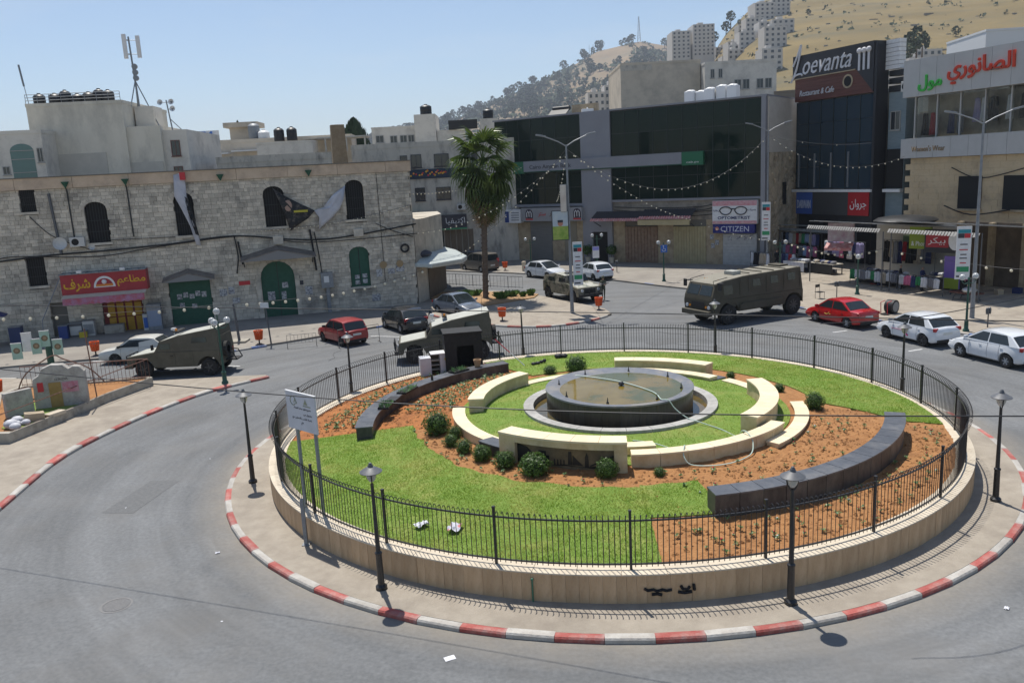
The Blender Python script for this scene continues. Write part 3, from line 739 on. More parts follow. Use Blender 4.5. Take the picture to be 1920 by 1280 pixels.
# fan palm
pl = empty('palm_tree', (-1.77, 61.66, .1), 0, 'tall fan palm with dry skirt on the small traffic island', 'palm tree')
tr = [(-.05, 0, 0), (-.02, 0, .6), (.05, .02, 2.5), (.12, 0, 4.5), (.2, 0, 6.4), (.28, 0, 9.0)]
m_ptrunk = M('palm_trunk', (.10, .075, .055), (.17, .13, .10), scale=3, rough=.95, bump=1.2, bscale=10, stretch=(1, 1, 5))
tm = MB().tube(smooth_path(tr, 8), [.30 - .09 * min(1, i / 5) for i in range(41)], 14)
tko = tm.build('trunk', m_ptrunk, pl, smooth=True)
for i in range(46):     # cut leaf bases
    a = i * 2.4; z = .4 + i * .115
    MB().obox((.1 * z / 5 + .20 * math.cos(a), .20 * math.sin(a), z), (.09, .09, .14), a, 0, .5).build('leaf_base', m_ptrunk, tko)
def fan(g, n=19, L=1.15, droop=.5):
    b = MB(); st = 1.05
    b.tube([(0, 0, 0), (st * .5, 0, .05), (st, 0, -.02)], [.028, .02, .016], 4)
    for i in range(n):
        t = -1.75 + 3.5 * i / (n - 1); l = L * (1 - .22 * abs(t) / 1.75) * g.uniform(.9, 1.08); w = .052
        d = Vector((math.cos(t), math.sin(t), 0)); s = Vector((-d.y, d.x, 0)); o = Vector((st, 0, -.02)); z = lambda q: Vector((0, 0, .14 * math.sin(q * 2.2) * (.4 + abs(t) * .25) - droop * q ** 2.4 * g.uniform(.85, 1.15)))
        p1 = o + d * l * .45 + z(.45); p2 = o + d * l * .78 + z(.78); p3 = o + d * l * .97 + z(1.) - Vector((0, 0, droop * .28))
        b.quad(o, p1 + s * w, p2 + s * w * .7, p2 - s * w * .7); b.quad(o, p2 - s * w * .7, p1 - s * w, o + Vector((.001, 0, 0))); b.add([p2 + s * w * .7, p3, p2 - s * w * .7], [(0, 1, 2)])
    return b
fans = [fan(random.Random(60 + i), droop=(.55, .95, 1.15)[i]) for i in range(3)]
FO = {}
def frond(kind, mat, a, el, z, sc):
    key = (kind, mat.name)
    if key not in FO: FO[key] = o = fans[kind].build('frond', mat, pl)
    else: o = inst(FO[key], 'frond', pl)
    o.location = (.27, 0, z); o.rotation_euler = (rnd.uniform(-.5, .5), -el, a); o.scale = (sc,) * 3
for i in range(32):
    q = i / 31; el = R(78 - 142 * q ** .85 + rnd.uniform(-9, 9))
    frond(0 if el > .6 else 1 if el > -.2 else 2, m_palm, i * 2.399 + rnd.uniform(-.2, .2), el, 10.35 - 1.25 * q, rnd.uniform(1.2, 1.5))
for i in range(34):
    q = i / 33; frond(2, m_palm if i % 2 == 0 and i < 26 else m_palmdry, i * 2.399, R(-42 - 40 * q + rnd.uniform(-9, 9)), 9.5 - 2.7 * q, rnd.uniform(1.0, 1.3) * (1 - .38 * q))

# low planting around the palm
m_scrub = M('scrub_leaf', (.075, .15, .03), (.13, .22, .05), scale=6, rough=.5, isl=.3)
m_bed = M('palm_bed_soil', (.40, .25, .13), (.33, .20, .10), scale=5, rough=.95, bump=.8)
MB().prism([(-5.2, 60.4), (-1.8, 58.2), (1.8, 60.7), (2.2, 62.3), (.4, 64.2), (-5.4, 66.2), (-6.1, 63.2)], .10, .19).build('planting_bed', m_bed, kind='structure')
def scrub(x, y, r, h, seed, label):
    g = random.Random(seed); root = empty('shrub', (x, y, .18), 0, label, 'shrub', 'shrubs around the palm')
    b = MB(); h *= .72
    for _ in range(230):
        t = g.uniform(0, 6.283); q = g.random() ** .6; d = Vector((math.cos(t), math.sin(t), 0)); s = Vector((-d.y, d.x, 0)); L = h * g.uniform(.5, 1.1)
        p = d * r * q * .5; top = d * r * (q * .6 + .5 * g.random()) + Vector((0, 0, L)); w = .035
        b.quad(p - s * w, p + s * w, top * .75 + s * w * 1.4 + Vector((0, 0, .06)), top)
    b.build('foliage', m_scrub, root); MB().tube([(0, 0, -.05), (0, 0, h * .4)], .03, 5).build('stem', m_stem, root)
for i, (x, y, r, h, lb) in enumerate(((-4.5, 61.3, .8, .65, 'broad low green shrub in the palm bed nearest the corner shop'), (-3.3, 62.4, .8, .8, 'tall grassy shrub left of the palm trunk'), (-2.6, 63.3, .6, .6, 'pale grassy shrub behind the palm trunk'), (-.6, 61.0, .75, .75, 'dark rounded shrub right beside the palm trunk'), (.2, 61.9, .6, .6, 'mid green shrub second to the right of the palm'), (1.0, 61.5, .35, .5, 'small upright shrub near the tip of the palm bed'), (1.6, 61.9, .4, .65, 'bright upright shrub at the tip of the palm bed'))):
    scrub(x, y, r, h, 80 + i, lb)

# ================================================================ street furniture
m_glass_l = M('lamp_glass', (.62, .60, .55), rough=.15, spec=.5, trans=.35)
m_shade = M('lamp_shade_grey', (.085, .09, .10), (.12, .125, .135), scale=9, rough=.5)
LP = empty('street_lamp', (0, 0, .115), 0, 'black lamp post with conical grey hood on the pavement ring outside the fence', 'lamp post', 'lamp posts around the roundabout')
MB().lathe([(.001, .0), (.135, 0), (.135, .07), (.10, .10), (.08, .12)], 14).build('base', m_black, LP, smooth=True)
MB().lathe([(.08, .1), (.072, .85), (.085, .87), (.085, .90), (.055, .93), (.036, 2.48), (.036, 2.56)], 12).build('pole', m_black, LP, smooth=True)
for s in (1, -1): MB().tube([(0, 0, 2.5), (s * .05, 0, 2.56), (s * .105, 0, 2.66), (s * .125, 0, 2.78), (s * .12, 0, 2.84)], .016, 6).build('bracket', m_black, LP)
MB().lathe([(.001, 2.60), (.05, 2.615), (.095, 2.68), (.115, 2.76), (.115, 2.83)], 14).build('lamp_glass', m_glass_l, LP, smooth=True)
MB().lathe([(.115, 2.83), (.25, 2.835), (.255, 2.85), (.10, 2.945), (.06, 2.955), (.055, 3.0), (.04, 3.02), (.03, 3.05), (.001, 3.06)], 20).build('hood', m_shade, LP, smooth=40)
for k in range(8):
    a = -122.6 + 45 * k - (3 if k == 2 else 0)
    o = LP if k == 0 else copy_tree(LP)
    o['label'] = 'black hooded lamp post ' + ('outside the front lawn with the plastic litter', 'outside the front planting bed near the end of the black wall', 'on the pavement ring beside the widest bare bed', 'behind the far fence facing the white parked hatchbacks', 'behind the far fence facing the armoured truck', 'behind the far fence facing the palm island', 'behind the far fence facing the red hatchback', 'on the pavement ring beside the white Arabic board')[k]
    x, y = pol(C, 11.78, a); o.location = (x, y, .115); o.rotation_euler = (rnd.uniform(-.012, .012), rnd.uniform(-.012, .012), rnd.uniform(0, 3))

m_green = M('dark_green_paint', (.02, .075, .055), (.03, .095, .07), scale=12, rough=.5)
m_globe = M('globe_glass', (.72, .74, .74), rough=.12, spec=.5, trans=.45)
def globe_lamp(x, y, h, arms, label, rz=0, r=.16, spread=.42):
    root = empty('globe_lamp', (x, y, .1), rz, label, 'lamp post', 'green globe lamps')
    MB().lathe([(.001, 0), (.16, 0), (.16, .1), (.11, .16), (.10, .55), (.12, .58), (.06, .64), (.045, h - .3), (.07, h - .25), (.04, h - .18)], 12).build('pole', m_green, root, smooth=40)
    for i in range(arms):
        a = 2 * math.pi * i / max(1, arms) if arms > 2 else math.pi * i
        dx, dy = math.cos(a), math.sin(a)
        if arms == 1: dx = dy = 0
        zz = h - .15 if arms > 1 else h
        ar = MB().tube([(0, 0, h - .45), (dx * spread * .6, dy * spread * .6, h - .52), (dx * spread, dy * spread, h - .4), (dx * spread, dy * spread, zz - r)], .022, 6).build('arm', m_green, root)
        gl = MB().sphere((dx * spread, dy * spread, zz), r, 14, 9).build('globe', m_globe, ar, smooth=60)
        MB().cyl((dx * spread, dy * spread, zz - r - .02), (dx * spread, dy * spread, zz - r + .06), .06, .05, 8).build('collar', m_green, ar)
    if arms > 2:
        MB().cyl((0, 0, h - .2), (0, 0, h + .2), .03, .03, 8).build('stem', m_green, root); MB().sphere((0, 0, h + .32), r, 14, 9).build('globe', m_globe, root, smooth=60)
    return root
globe_lamp(-13.86, 38.64, 3.2, 3, 'dark green lamp with four glass globes at the tip of the red-white kerb', .5)
globe_lamp(2.2, 78.9, 3.1, 2, 'green two-globe lamp in front of the closed shutters beside the white hatchback')
globe_lamp(8.2, 75.5, 3.4, 2, 'green two-globe lamp by the dark doorway of the grey pillar')
gl = globe_lamp(12.49, 66.16, 3.3, 2, 'green two-globe lamp carrying a blue wheelchair sign')
globe_lamp(21.3, 64.5, 3.0, 2, 'green two-globe lamp behind the armoured truck')
globe_lamp(23.36, 54.9, 2.55, 1, 'green lamp with a single glass globe before the clothes stalls', r=.18)
globe_lamp(23.41, 41.65, 3.0, 2, 'green two-globe lamp at the kerb beside the white parked hatchbacks', .3)
m_blue_s = M('sign_blue', (.03, .12, .42), rough=.45); m_white_s = M('sign_white', (.72, .72, .72), (.62, .62, .62), scale=5, rough=.5)
ws = empty('parking_sign', (12.49, 66.0, 2.75), 0, 'square blue wheelchair parking sign hung on a green lamp', 'sign')
MB().box(-.26, .26, -.03, .0, -.3, .3).build('sign_panel', m_blue_s, ws)
MB().tube([(-.05, -.04, .17), (-.03, -.04, .0), (.10, -.04, .0), (.13, -.04, -.16)], .022, 5).tube([(.07 * math.cos(t) * 1.9 - .01, -.04, .12 * math.sin(t) - .08) for t in [R(150 + 15 * i) for i in range(13)]], .02, 5).sphere((-.05, -.045, .22), .04, 6, 4).build('wheelchair_symbol', m_white_s, ws)
ps = empty('notice_board', (8.0, 74.9, .1), 0, 'upright white and lilac notice board by the grey pillar doorway', 'sign')
MB().box(-.03, .03, -.03, .03, 0, 1.4).build('post', m_green, ps)
MB().box(-.3, .3, -.05, -.03, 1.25, 2.3).build('panel', m_white_s, ps); MB().box(-.28, .28, -.06, -.051, 1.95, 2.27).build('header', M('lilac', (.25, .25, .6), rough=.5), ps)

# orange litter bins
m_or = M('orange_plastic', (.68, .10, .012), (.60, .085, .015), scale=9, rough=.42, obj_rnd=.12)
bn = empty('litter_bin', (0, 0, 0), 0, '', 'litter bin', 'orange litter bins')
MB().cyl((0, 0, 0), (0, 0, .04), .17, .15, 12).cyl((0, 0, .03), (0, 0, .35), .045, .045, 8).build('foot', m_black, bn)
MB().lathe([(.001, .28), (.19, .28), (.20, .30), (.215, .62), (.205, .62), (.18, .33), (.001, .32)], 16).build('bucket', m_or, bn, smooth=30)
for i in range(14):
    t = i * 2 * math.pi / 14
    s = MB().obox((.235, 0, .56), (.025, .07, .52), 0, 0, .12)
    if i == 0: sl0 = o = s.build('slat', m_or, bn)
    else: o = inst(sl0, 'slat', bn)
    o.rotation_euler = (0, 0, t)
MB().lathe([(.215, .80), (.275, .80), (.275, .84), (.215, .84), (.215, .80)], 16).build('rim', m_or, bn)
for i, (x, y, z, lb) in enumerate(((-15.0, 48.3, .1, 'orange litter bin beside the blue-white kerb by the stone building'), (-.54, 51.9, .1, 'orange litter bin on the palm island near the red-white kerb'), (5.88, 54.2, .1, 'orange litter bin in front of the camouflaged jeep'), (-.3, 79.6, .1, 'orange litter bin beside the brown van near the shutters'), (-24.3, 47.4, .1, 'orange litter bin behind the old white sedan'), (-24.5, 38.2, .1, 'orange litter bin beside the fenced monument'))):
    o = bn if i == 0 else copy_tree(bn)
    o.location = (x, y, z); o['label'] = lb; o.rotation_euler = (0, 0, rnd.uniform(0, 6))

# tall twin-arm street lights
m_pole = M('galvanised', (.20, .215, .235), (.27, .285, .30), scale=6, rough=.55, metal=.3)
m_banner = M('banner_pale', (.62, .57, .50), (.50, .42, .36), scale=1.5, rough=.6)
m_txt_dark = M('print_dark', (.04, .04, .05), rough=.6); m_red = M('print_red', (.50, .03, .04), rough=.5); m_grn = M('print_green', (.03, .26, .11), rough=.5); m_teal = M('print_teal', (.03, .25, .30), rough=.5)
def tall_light(x, y, h, rz, label):
    r = empty('street_light', (x, y, .05), rz, label, 'street light', 'tall street lights')
    MB().lathe([(.001, 0), (.2, 0), (.2, .05), (.13, .08), (.115, 1.0), (.085, h * .5), (.055, h)], 12).build('pole', m_pole, r, smooth=40)
    for s in (-1, 1):
        ar = MB().tube([(0, 0, h - .1), (s * .5, 0, h + .2), (s * 1.35, 0, h + .55)], .035, 6).build('arm', m_pole, r)
        MB().obox((s * 1.6, 0, h + .62), (.62, .2, .1), 0, 0, -s * .2).build('lamp_head', m_pole, ar, bevel=.02)
    return r
tall_light(4.04, 53.39, 10.8, .1, 'tall grey twin-arm street light with posters on the palm island')
tall_light(25.56, 44.96, 10.6, -.35, 'tall grey twin-arm street light by the white parked cars')
tall_light(22.2, 70.6, 11.6, .0, 'tall grey twin-arm street light in front of the glass building corner')
lb = empty('light_box', (3.75, 53.22, 7.55), -.25, 'white and grey advertising box high on the twin-arm street light', 'advertisement')
MB().box(-.2, .2, -.16, .16, -.85, .85).build('case', m_pole, lb); MB().box(-.185, .185, -.175, -.161, -.82, .82).build('panel', m_banner, lb)
po = empty('poster', (3.47, 53.2, 5.85), 0, 'framed portrait poster with green foot hung on the street light', 'poster')
MB().box(-.54, .54, -.03, .03, -.95, .95).build('frame', m_txt_dark, po)
MB().box(-.49, .49, -.04, -.031, -.05, .90).build('upper_print', M('poster_sky', (.38, .45, .52), (.50, .54, .55), scale=3, rough=.5), po)
MB().box(-.49, .49, -.04, -.031, -.90, -.05).build('lower_print', M('poster_green', (.16, .30, .03), (.36, .42, .10), scale=2, rough=.5), po)
MB().lathe([(.001, -.05), (.30, -.05)], 14).build('figure_shirt', M('poster_shirt', (.12, .12, .17), rough=.6), po, loc=(0, 0, -.25), rot=(math.pi / 2, 0, 0)).scale = (1, .75, 1)
MB().lathe([(.001, .0), (.17, .0)], 14).build('figure_face', M('poster_skin', (.45, .20, .14), rough=.6), po, loc=(0, -.052, .12), rot=(math.pi / 2, 0, 0))
MB().box(-.17, .17, -.058, -.053, .18, .34).build('figure_hair', m_txt_dark, po)
def info_sign(name, x, y, z, h, w, rz, label):
    r = empty(name, (x, y, z), rz, label, 'sign')
    MB().box(-w / 2, w / 2, -.03, .03, 0, h).build('panel', m_white_s, r)
    yy0, yy1 = -.042, -.031
    q = w * .42
    MB().box(-q, q, yy0, yy1, h * .87, h * .94).build('print', m_teal, r); MB().box(-q, 0, yy0, yy1, h * .78, h * .865).build('print', m_txt_dark, r); MB().box(.01, q, yy0, yy1, h * .78, h * .865).build('print', m_red, r)
    for k, (m, zz, ww) in enumerate(((m_txt_dark, .66, .6), (m_red, .56, .7), (m_txt_dark, .47, .5), (m_txt_dark, .40, .6), (m_red, .31, .5))):
        MB().box(-q * ww, q * ww, yy0, yy1, h * zz - h * .01, h * zz + h * .01).build('print', m, r)
    MB().box(-q, q, yy0, yy1, h * .14, h * .24).build('print', m_grn, r); MB().box(-q, q * .5, yy0, yy1, h * .04, h * .07).build('print', m_txt_dark, r)
info_sign('info_sign', 4.5, 53.2, 1.95, 2.8, .62, .08, 'tall white information sign low on the street light by the jeep')
info_sign('info_sign', 24.95, 45.1, 2.3, 2.9, .72, -.3, 'tall white information sign on the street light by the market stalls')
info_sign('info_sign', 21.95, 70.2, 2.6, 3.2, .72, -.5, 'tall white information sign beside the optician shop front')

# parking meters
m_meter = M('meter_grey', (.10, .105, .115), rough=.45, metal=.3)
mt0 = empty('parking_meter', (0, 0, .1), 0, '', 'parking meter', 'parking meters')
MB().cyl((0, 0, 0), (0, 0, .78), .035, .03, 8).build('post', m_meter, mt0)
for s in (-1, 1): MB().lathe([(.001, .72), (.07, .74), (.085, .95), (.06, 1.05), (.001, 1.09)], 10).build('meter_head', m_meter, mt0, loc=(s * .09, 0, 0), smooth=True)
for i, (x, y, lb) in enumerate(((21.7, 54.2, 'twin-head parking meter between the armoured truck and the single-globe lamp'), (24.9, 42.3, 'twin-head parking meter near the tall street light by the stalls'), (9.7, 73.6, 'twin-head parking meter by the far blue kerb'))):
    o = mt0 if i == 0 else copy_tree(mt0); o.location = (x, y, .1); o['label'] = lb; o.rotation_euler = (0, 0, .4 * i)

# big white sign board over the fence
sb = empty('sign_board', (-5.5, 20.72, .787), R(-42), 'white Arabic information board on two grey legs standing over the fence', 'sign')
for s in (-.38, .42): MB().box(s - .035, s + .035, -.02, .05, 0, 2.9).build('leg', m_pole, sb)
m_board = M('board_face', (.52, .53, .56), (.60, .61, .64), scale=2, rough=.55)
bd = MB().box(-.66, .62, -.06, -.021, 2.22, 3.22).build('board', m_board, sb)
MB().box(-.68, .64, -.07, -.015, 3.22, 3.245).build('top_edge', m_white_s, sb)
for z, w, x, s in ((2.82, .74, .05, '\u0645\u0634\u0631\u0648\u0639 \u062a\u0637\u0648\u064a\u0631 \u0645\u064a\u062f\u0627\u0646 \u0627\u0644\u0634\u0647\u062f\u0627\u0621'), (2.68, .36, .26, '\u0628\u062a\u0645\u0648\u064a\u0644 \u0645\u0646'), (2.55, .86, .0, '\u0628\u0644\u062f\u064a\u0629 \u0646\u0627\u0628\u0644\u0633 \u0628\u0627\u0644\u062a\u0639\u0627\u0648\u0646 \u0645\u0639'), (2.42, .1, .0, '\u0645')):
    text(arabic(s), w, .075, m_txt_dark, sb, (x, -.064, z), depth=.004)
m_logo = M('logo_olive', (.28, .30, .20), rough=.6)
MB().tube([(.12 * math.cos(t) - .34, -.064, 3.0 + .12 * math.sin(t)) for t in [R(20 + 24 * i) for i in range(14)]], .012, 4).tube([(-.30, -.064, 2.96), (-.24, -.064, 3.06), (-.18, -.064, 2.94)], .014, 4).build('emblem', m_logo, sb)
MB().add([(.12, -.064, 2.95), (.30, -.064, 2.95), (.21, -.064, 3.1)], [(0, 1, 2)]).box(.1, .42, -.066, -.061, 2.9, 2.925).build('emblem', m_logo, sb)
gp_ = MB().box(-.045, .045, -.045, .045, 0, 1.25).box(-.1, .1, -.1, .1, 0, .02).build('steel_post', m_pole, loc=(-5.62, 20.1, .115), label='short grey square steel post against the outside of the garden wall', cat='post')

# black booth and white cabinet behind the curved black wall, and the things on that wall
m_booth = M('booth_black', (.014, .015, .015), (.024, .024, .024), scale=6, rough=.75)
bz = .78
bo = empty('booth', (*pol(G, 10.3, 124.5), bz), R(9), 'open-fronted black booth standing between the fence and the black wall', 'booth')
for b, n in (((-.82, -.76, -.6, .6, 0, 1.75), 'side_panel'), ((.76, .82, -.6, .6, 0, 1.75), 'side_panel'), ((-.76, .76, .54, .6, 0, 1.75), 'back_panel'), ((-.86, .86, -.64, .64, 1.75, 1.82), 'roof_panel'), ((-.76, -.3, -.6, -.55, 0, 1.75), 'front_panel'), ((.45, .76, -.6, -.55, 0, 1.75), 'front_panel'), ((-.3, .45, -.58, -.54, 1.2, 1.75), 'lintel_panel')):
    MB().box(*b).build(n, m_booth, bo)
kb = empty('cabinet', (*pol(G, 10.75, 131), bz - .05), R(12), 'white electrical cabinet with open shelf niche beside the black booth', 'cabinet')
MB().box(-.68, -.2, -.3, .3, 0, .82).build('door_panel', m_board, kb); MB().box(.2, .68, -.3, .3, 0, .95).build('door_panel', m_board, kb); MB().box(-.2, .2, .1, .3, 0, .92).build('niche', M('niche_brown', (.10, .075, .05), rough=.9), kb)
for z in (.25, .45, .65): MB().box(-.2, .2, -.25, .1, z, z + .03).build('shelf', m_conc, kb)
MB().box(-.2, .72, -.34, .34, .95, .99).build('lid', m_white_s, kb); MB().cyl((.45, -.305, .72), (.45, -.32, .72), .06, .07, 10).build('sticker', M('sticker_yellow', (.6, .42, .05), rough=.5), kb)
zt = gz(8.3) + .42
pt = empty('flower_pot', (*pol(G, 8.3, 128), zt), 0, 'tan clay flower pot standing empty on the black curved wall', 'pot')
MB().lathe([(.001, 0), (.11, 0), (.15, .24), (.17, .25), (.17, .32), (.13, .32), (.12, .1), (.001, .09)], 14).build('pot', M('clay', (.36, .23, .13), rough=.9), pt, smooth=30)
m_tray = M('seed_tray', (.02, .02, .022), rough=.6)
def tray(a, label, w=.42, green=True):
    r = empty('plant_tray', (*pol(G, 8.3, a), zt), R(a + 90), label, 'plant tray', 'trays of young plants on the black wall')
    MB().box(-w, w, -.2, .2, 0, .07).build('tray', m_tray, r)
    if green:
        b = MB(); g = random.Random(int(a))
        for _ in range(150):
            p = Vector((g.uniform(-w, w), g.uniform(-.2, .2), .07)); d = Vector((g.gauss(0, .06), g.gauss(0, .06), g.uniform(.05, .16))); s = Vector((.02, .015, 0))
            b.quad(p - s, p + s, p + d * .8 + s * 1.4, p + d)
        b.build('seedlings', M('tray_leaf', (.07, .16, .05), (.11, .22, .08), scale=9, rough=.5, isl=.3), r, kind='stuff')
tray(135, 'tray of leafy young plants beside the clay pot on the black wall'); tray(158, 'long flat tray of young plants half way along the black wall', .5); tray(173, 'tray of dark green young plants near the free end of the black wall', .36)
tray(167, 'empty black seedling tray lying on the black wall', .3, False)
MB().cyl((0, 0, 0), (0, 0, .16), .05, .05, 8).sphere((0, 0, .2), .05, 8, 5).build('bottle', m_black, loc=(*pol(G, 8.3, 146), zt), label='small dark bottle standing alone on the black wall', cat='bottle')
sk = [pol(G, 8.6, 111) + (gz(8.6) + .02,), pol(G, 9.6, 117) + (gz(9.6) + 1.25,)]
st = empty('marker_pole', (0, 0, 0), 0, 'thin red and white pole leaning at the end of the black wall', 'pole')
a_, b_ = Vector(sk[0]), Vector(sk[1]); MB().cyl(a_, a_.lerp(b_, .5), .02, .02, 6).build('white_half', m_white_s, st); MB().cyl(a_.lerp(b_, .5), b_, .02, .02, 6).build('red_half', m_red, st)
MB().sphere((0, 0, .06), .12, 8, 5, .6).sphere((.2, .05, .06), .12, 8, 5, .6).sphere((.4, .15, .08), .1, 8, 5, .7).sphere((.55, .2, .1), .09, 8, 5).build('bag', m_tray, loc=(*pol(G, 8.5, 108.5), gz(8.5) + .03), rot=(0, 0, .2), smooth=60, label='crumpled black bag lying on the lawn by the red-white pole', cat='bag')
MB().sphere((0, 0, .1), .2, 8, 5, .6).sphere((.25, 0, .1), .18, 8, 5, .6).build('bag', m_tray, loc=(*pol(G, 9.6, 99), gz(9.6) + .03), smooth=60, label='black bundle lying against the far fence on the lawn', cat='bag')

# litter
m_litter = M('litter_white', (.72, .72, .74), (.55, .55, .6), scale=6, rough=.6)
def litter(x, y, z, s, label, rz=0, mat=None, n=5):
    g = random.Random(int(x * 97 + y * 31)); v = []; f = []
    for i in range(n + 1):
        for j in range(n + 1): v.append(((i / n - .5) * s, (j / n - .5) * s * .7, g.uniform(0, .22) * s * (1 if n > 2 else .1)))
    for i in range(n):
        for j in range(n): p = i * (n + 1) + j; f.append((p, p + n + 1, p + n + 2, p + 1))
    MB().add(v, f).build('litter', mat or m_litter, loc=(x, y, z), rot=(0, 0, rz), label=label, cat='litter')
litter(-1.55, 14.75, .006, .22, 'flat white sheet of paper lying on the asphalt outside the kerb', .4, n=2)
litter(*pol(G, 10.35, 234), gz(10.3) + .09, .34, 'crumpled clear plastic bag on the lawn by the front fence', .7)
litter(*pol(G, 10.15, 239), gz(10.1) + .09, .42, 'torn silver packet with a red mark on the front lawn', 1.3, M('packet_silver', (.55, .55, .6), (.6, .2, .2), scale=5, rough=.3, lo=.55, hi=.6))
litter(-7.95, 20.1, .006, .12, 'small white scrap of paper beside the left bend of the kerb', .2)
litter(9.9, 15.5, .006, .13, 'small white scrap on the asphalt at the right bend of the kerb', .9)
litter(12.0, 17.1, .12, .12, 'white scrap resting on the kerb near the right lamp post', 1.9)
for i in range(9): litter(rnd.uniform(-12, 4), rnd.uniform(11.5, 40), .006, .05, 'tiny pale scrap of rubbish on the roadway', rnd.uniform(0, 3), n=2); bpy.context.scene.collection.objects[-1]['group'] = 'tiny scraps on the roadway'
# ================================================================ fenced monument island (left)
m_rust = M('rusty_iron', (.14, .07, .055), (.22, .12, .09), scale=8, rough=.8)
m_plant = M('planter_concrete', (.33, .30, .25), (.42, .39, .33), scale=3, rough=.92, bump=.4, c3=(.16, .145, .12), s3=1.3)
mo = empty('planter', (0, 0, 0), 0, 'low concrete planter wall of the fenced triangular monument island', 'planter')
PL = [(-19.45, 30.55), (-18.75, 33.7), (-18.3, 36.3), (-17.45, 39.0), (-17.7, 39.25), (-20.3, 38.8), (-23.6, 38.6), (-23.9, 37.2), (-20.2, 30.6)]
n = len(PL); ins = []
cx = sum(p[0] for p in PL) / n; cy = sum(p[1] for p in PL) / n
ins = [(p[0] + (cx - p[0]) * .07, p[1] + (cy - p[1]) * .05) for p in PL]
for i in range(n):
    j = (i + 1) % n; MB().prism([PL[i], PL[j], ins[j], ins[i]], .1, .52).build('wall_block', m_plant, mo)
MB().prism(ins, .1, .44).build('planter_soil', m_soil2, mo)
gv = MB().prism([(-19.6, 31.2), (-19.0, 33.6), (-18.7, 35.4), (-19.5, 36.2), (-21.6, 35.5), (-20.3, 31.5)], .40, .47).build('planter_turf', m_lawn, mo)
fr = empty('railing', (0, 0, .5), 0, 'rusty thin-bar railing around the monument island', 'railing')
def rail_run(a, b, h, nb):
    a = Vector(a); b = Vector(b); d = b - a
    MB().tube([a + Vector((0, 0, .08)), b + Vector((0, 0, .08))], .02, 5).tube([a + Vector((0, 0, h)), b + Vector((0, 0, h))], .024, 5).build('rail', m_rust, fr)
    for k in range(nb + 1):
        p = a + d * (k / nb)
        if k == 0: MB().tube([p, p + Vector((0, 0, h))], .011, 4).build('bar', m_rust, fr); bar_src = fr.children[-1]
        else: MB().tube([p, p + Vector((0, 0, h))], .011, 4).build('bar', m_rust, fr)
PQ = [(p[0] + (cx - p[0]) * .035, p[1] + (cy - p[1]) * .025, 0) for p in PL]
rail_run(PQ[3], PQ[5], .95, 15); rail_run(PQ[5], PQ[6], .95, 14); rail_run(PQ[8], PQ[7], .95, 26)
MB().tube([PQ[3], PQ[2], PQ[1], PQ[0]], .03, 5).build('rail', m_rust, fr)
MB().tube([(PQ[3][0], PQ[3][1], .95), (-19.1, 33.7, .75), (-20.3, 31.0, .55)], .022, 5).build('rail', m_rust, fr)
MB().tube([(-18.55, 35.7, 0), (-18.6, 35.6, 3.1)], .03, 6).build('tall_post', m_rust, fr)
# bent hoop
MB().tube(smooth_path([(-21.6, 35.2, .3), (-21.7, 35.25, 1.0), (-21.35, 35.4, 1.75), (-20.6, 35.7, 2.3), (-20.2, 35.85, 2.45), (-19.9, 35.95, 2.25), (-19.0, 36.2, 1.75), (-18.45, 36.4, 1.0)], 6), .03, 5).build('hoop', m_rust, smooth=True, label='bent rusty iron hoop arching over the little stone monument', cat='hoop')
# monument slab
mn = empty('monument', (-19.5, 34.7, .45), R(18), 'rough grey stone monument with a tan door shape and pink notices', 'monument')
m_mon = M('monument_stone', (.36, .34, .31), (.46, .44, .40), scale=4, rough=.92, bump=.7, c3=(.24, .22, .20), s3=1.6)
out = [(-1.05, 0), (1.0, 0), (1.02, 1.45), (.85, 1.68), (.6, 1.72), (.42, 1.62), (.2, 1.82), (-.25, 1.86), (-.6, 1.72), (-.75, 1.45), (-1.0, 1.3)]
MB().add([(x, -.22, z) for x, z in out] + [(x, .22, z) for x, z in out], [tuple(range(len(out))), tuple(range(2 * len(out) - 1, len(out) - 1, -1))] + [(k, k + len(out), (k + 1) % len(out) + len(out), (k + 1) % len(out)) for k in range(len(out))]).build('stone_slab', m_mon, mn, bevel=.03)
MB().box(-.42, .05, -.25, -.221, 0, 1.1).build('tan_door', M('tan_paint', (.30, .19, .06), (.36, .24, .09), scale=6, rough=.8), mn)
MB().box(.1, .72, -.24, -.221, .62, 1.08).build('notice', M('pink_notice', (.45, .12, .18), (.5, .3, .34), scale=5, rough=.7), mn)
MB().box(-.85, -.62, -.24, -.221, .75, 1.15).build('notice', m_red, mn)
text('IZBIDA', .5, .1, m_txt_dark, mn, (.1, -.225, 1.22), depth=.006)
wl = MB().box(-1.1, 0, -.12, .12, 0, 1.05).build('gravestone', m_mon, loc=(-20.35, 33.9, .45), rot=(0, 0, R(55)), bevel=.02, label='weathered flat stone panel standing left of the little monument', cat='stone')
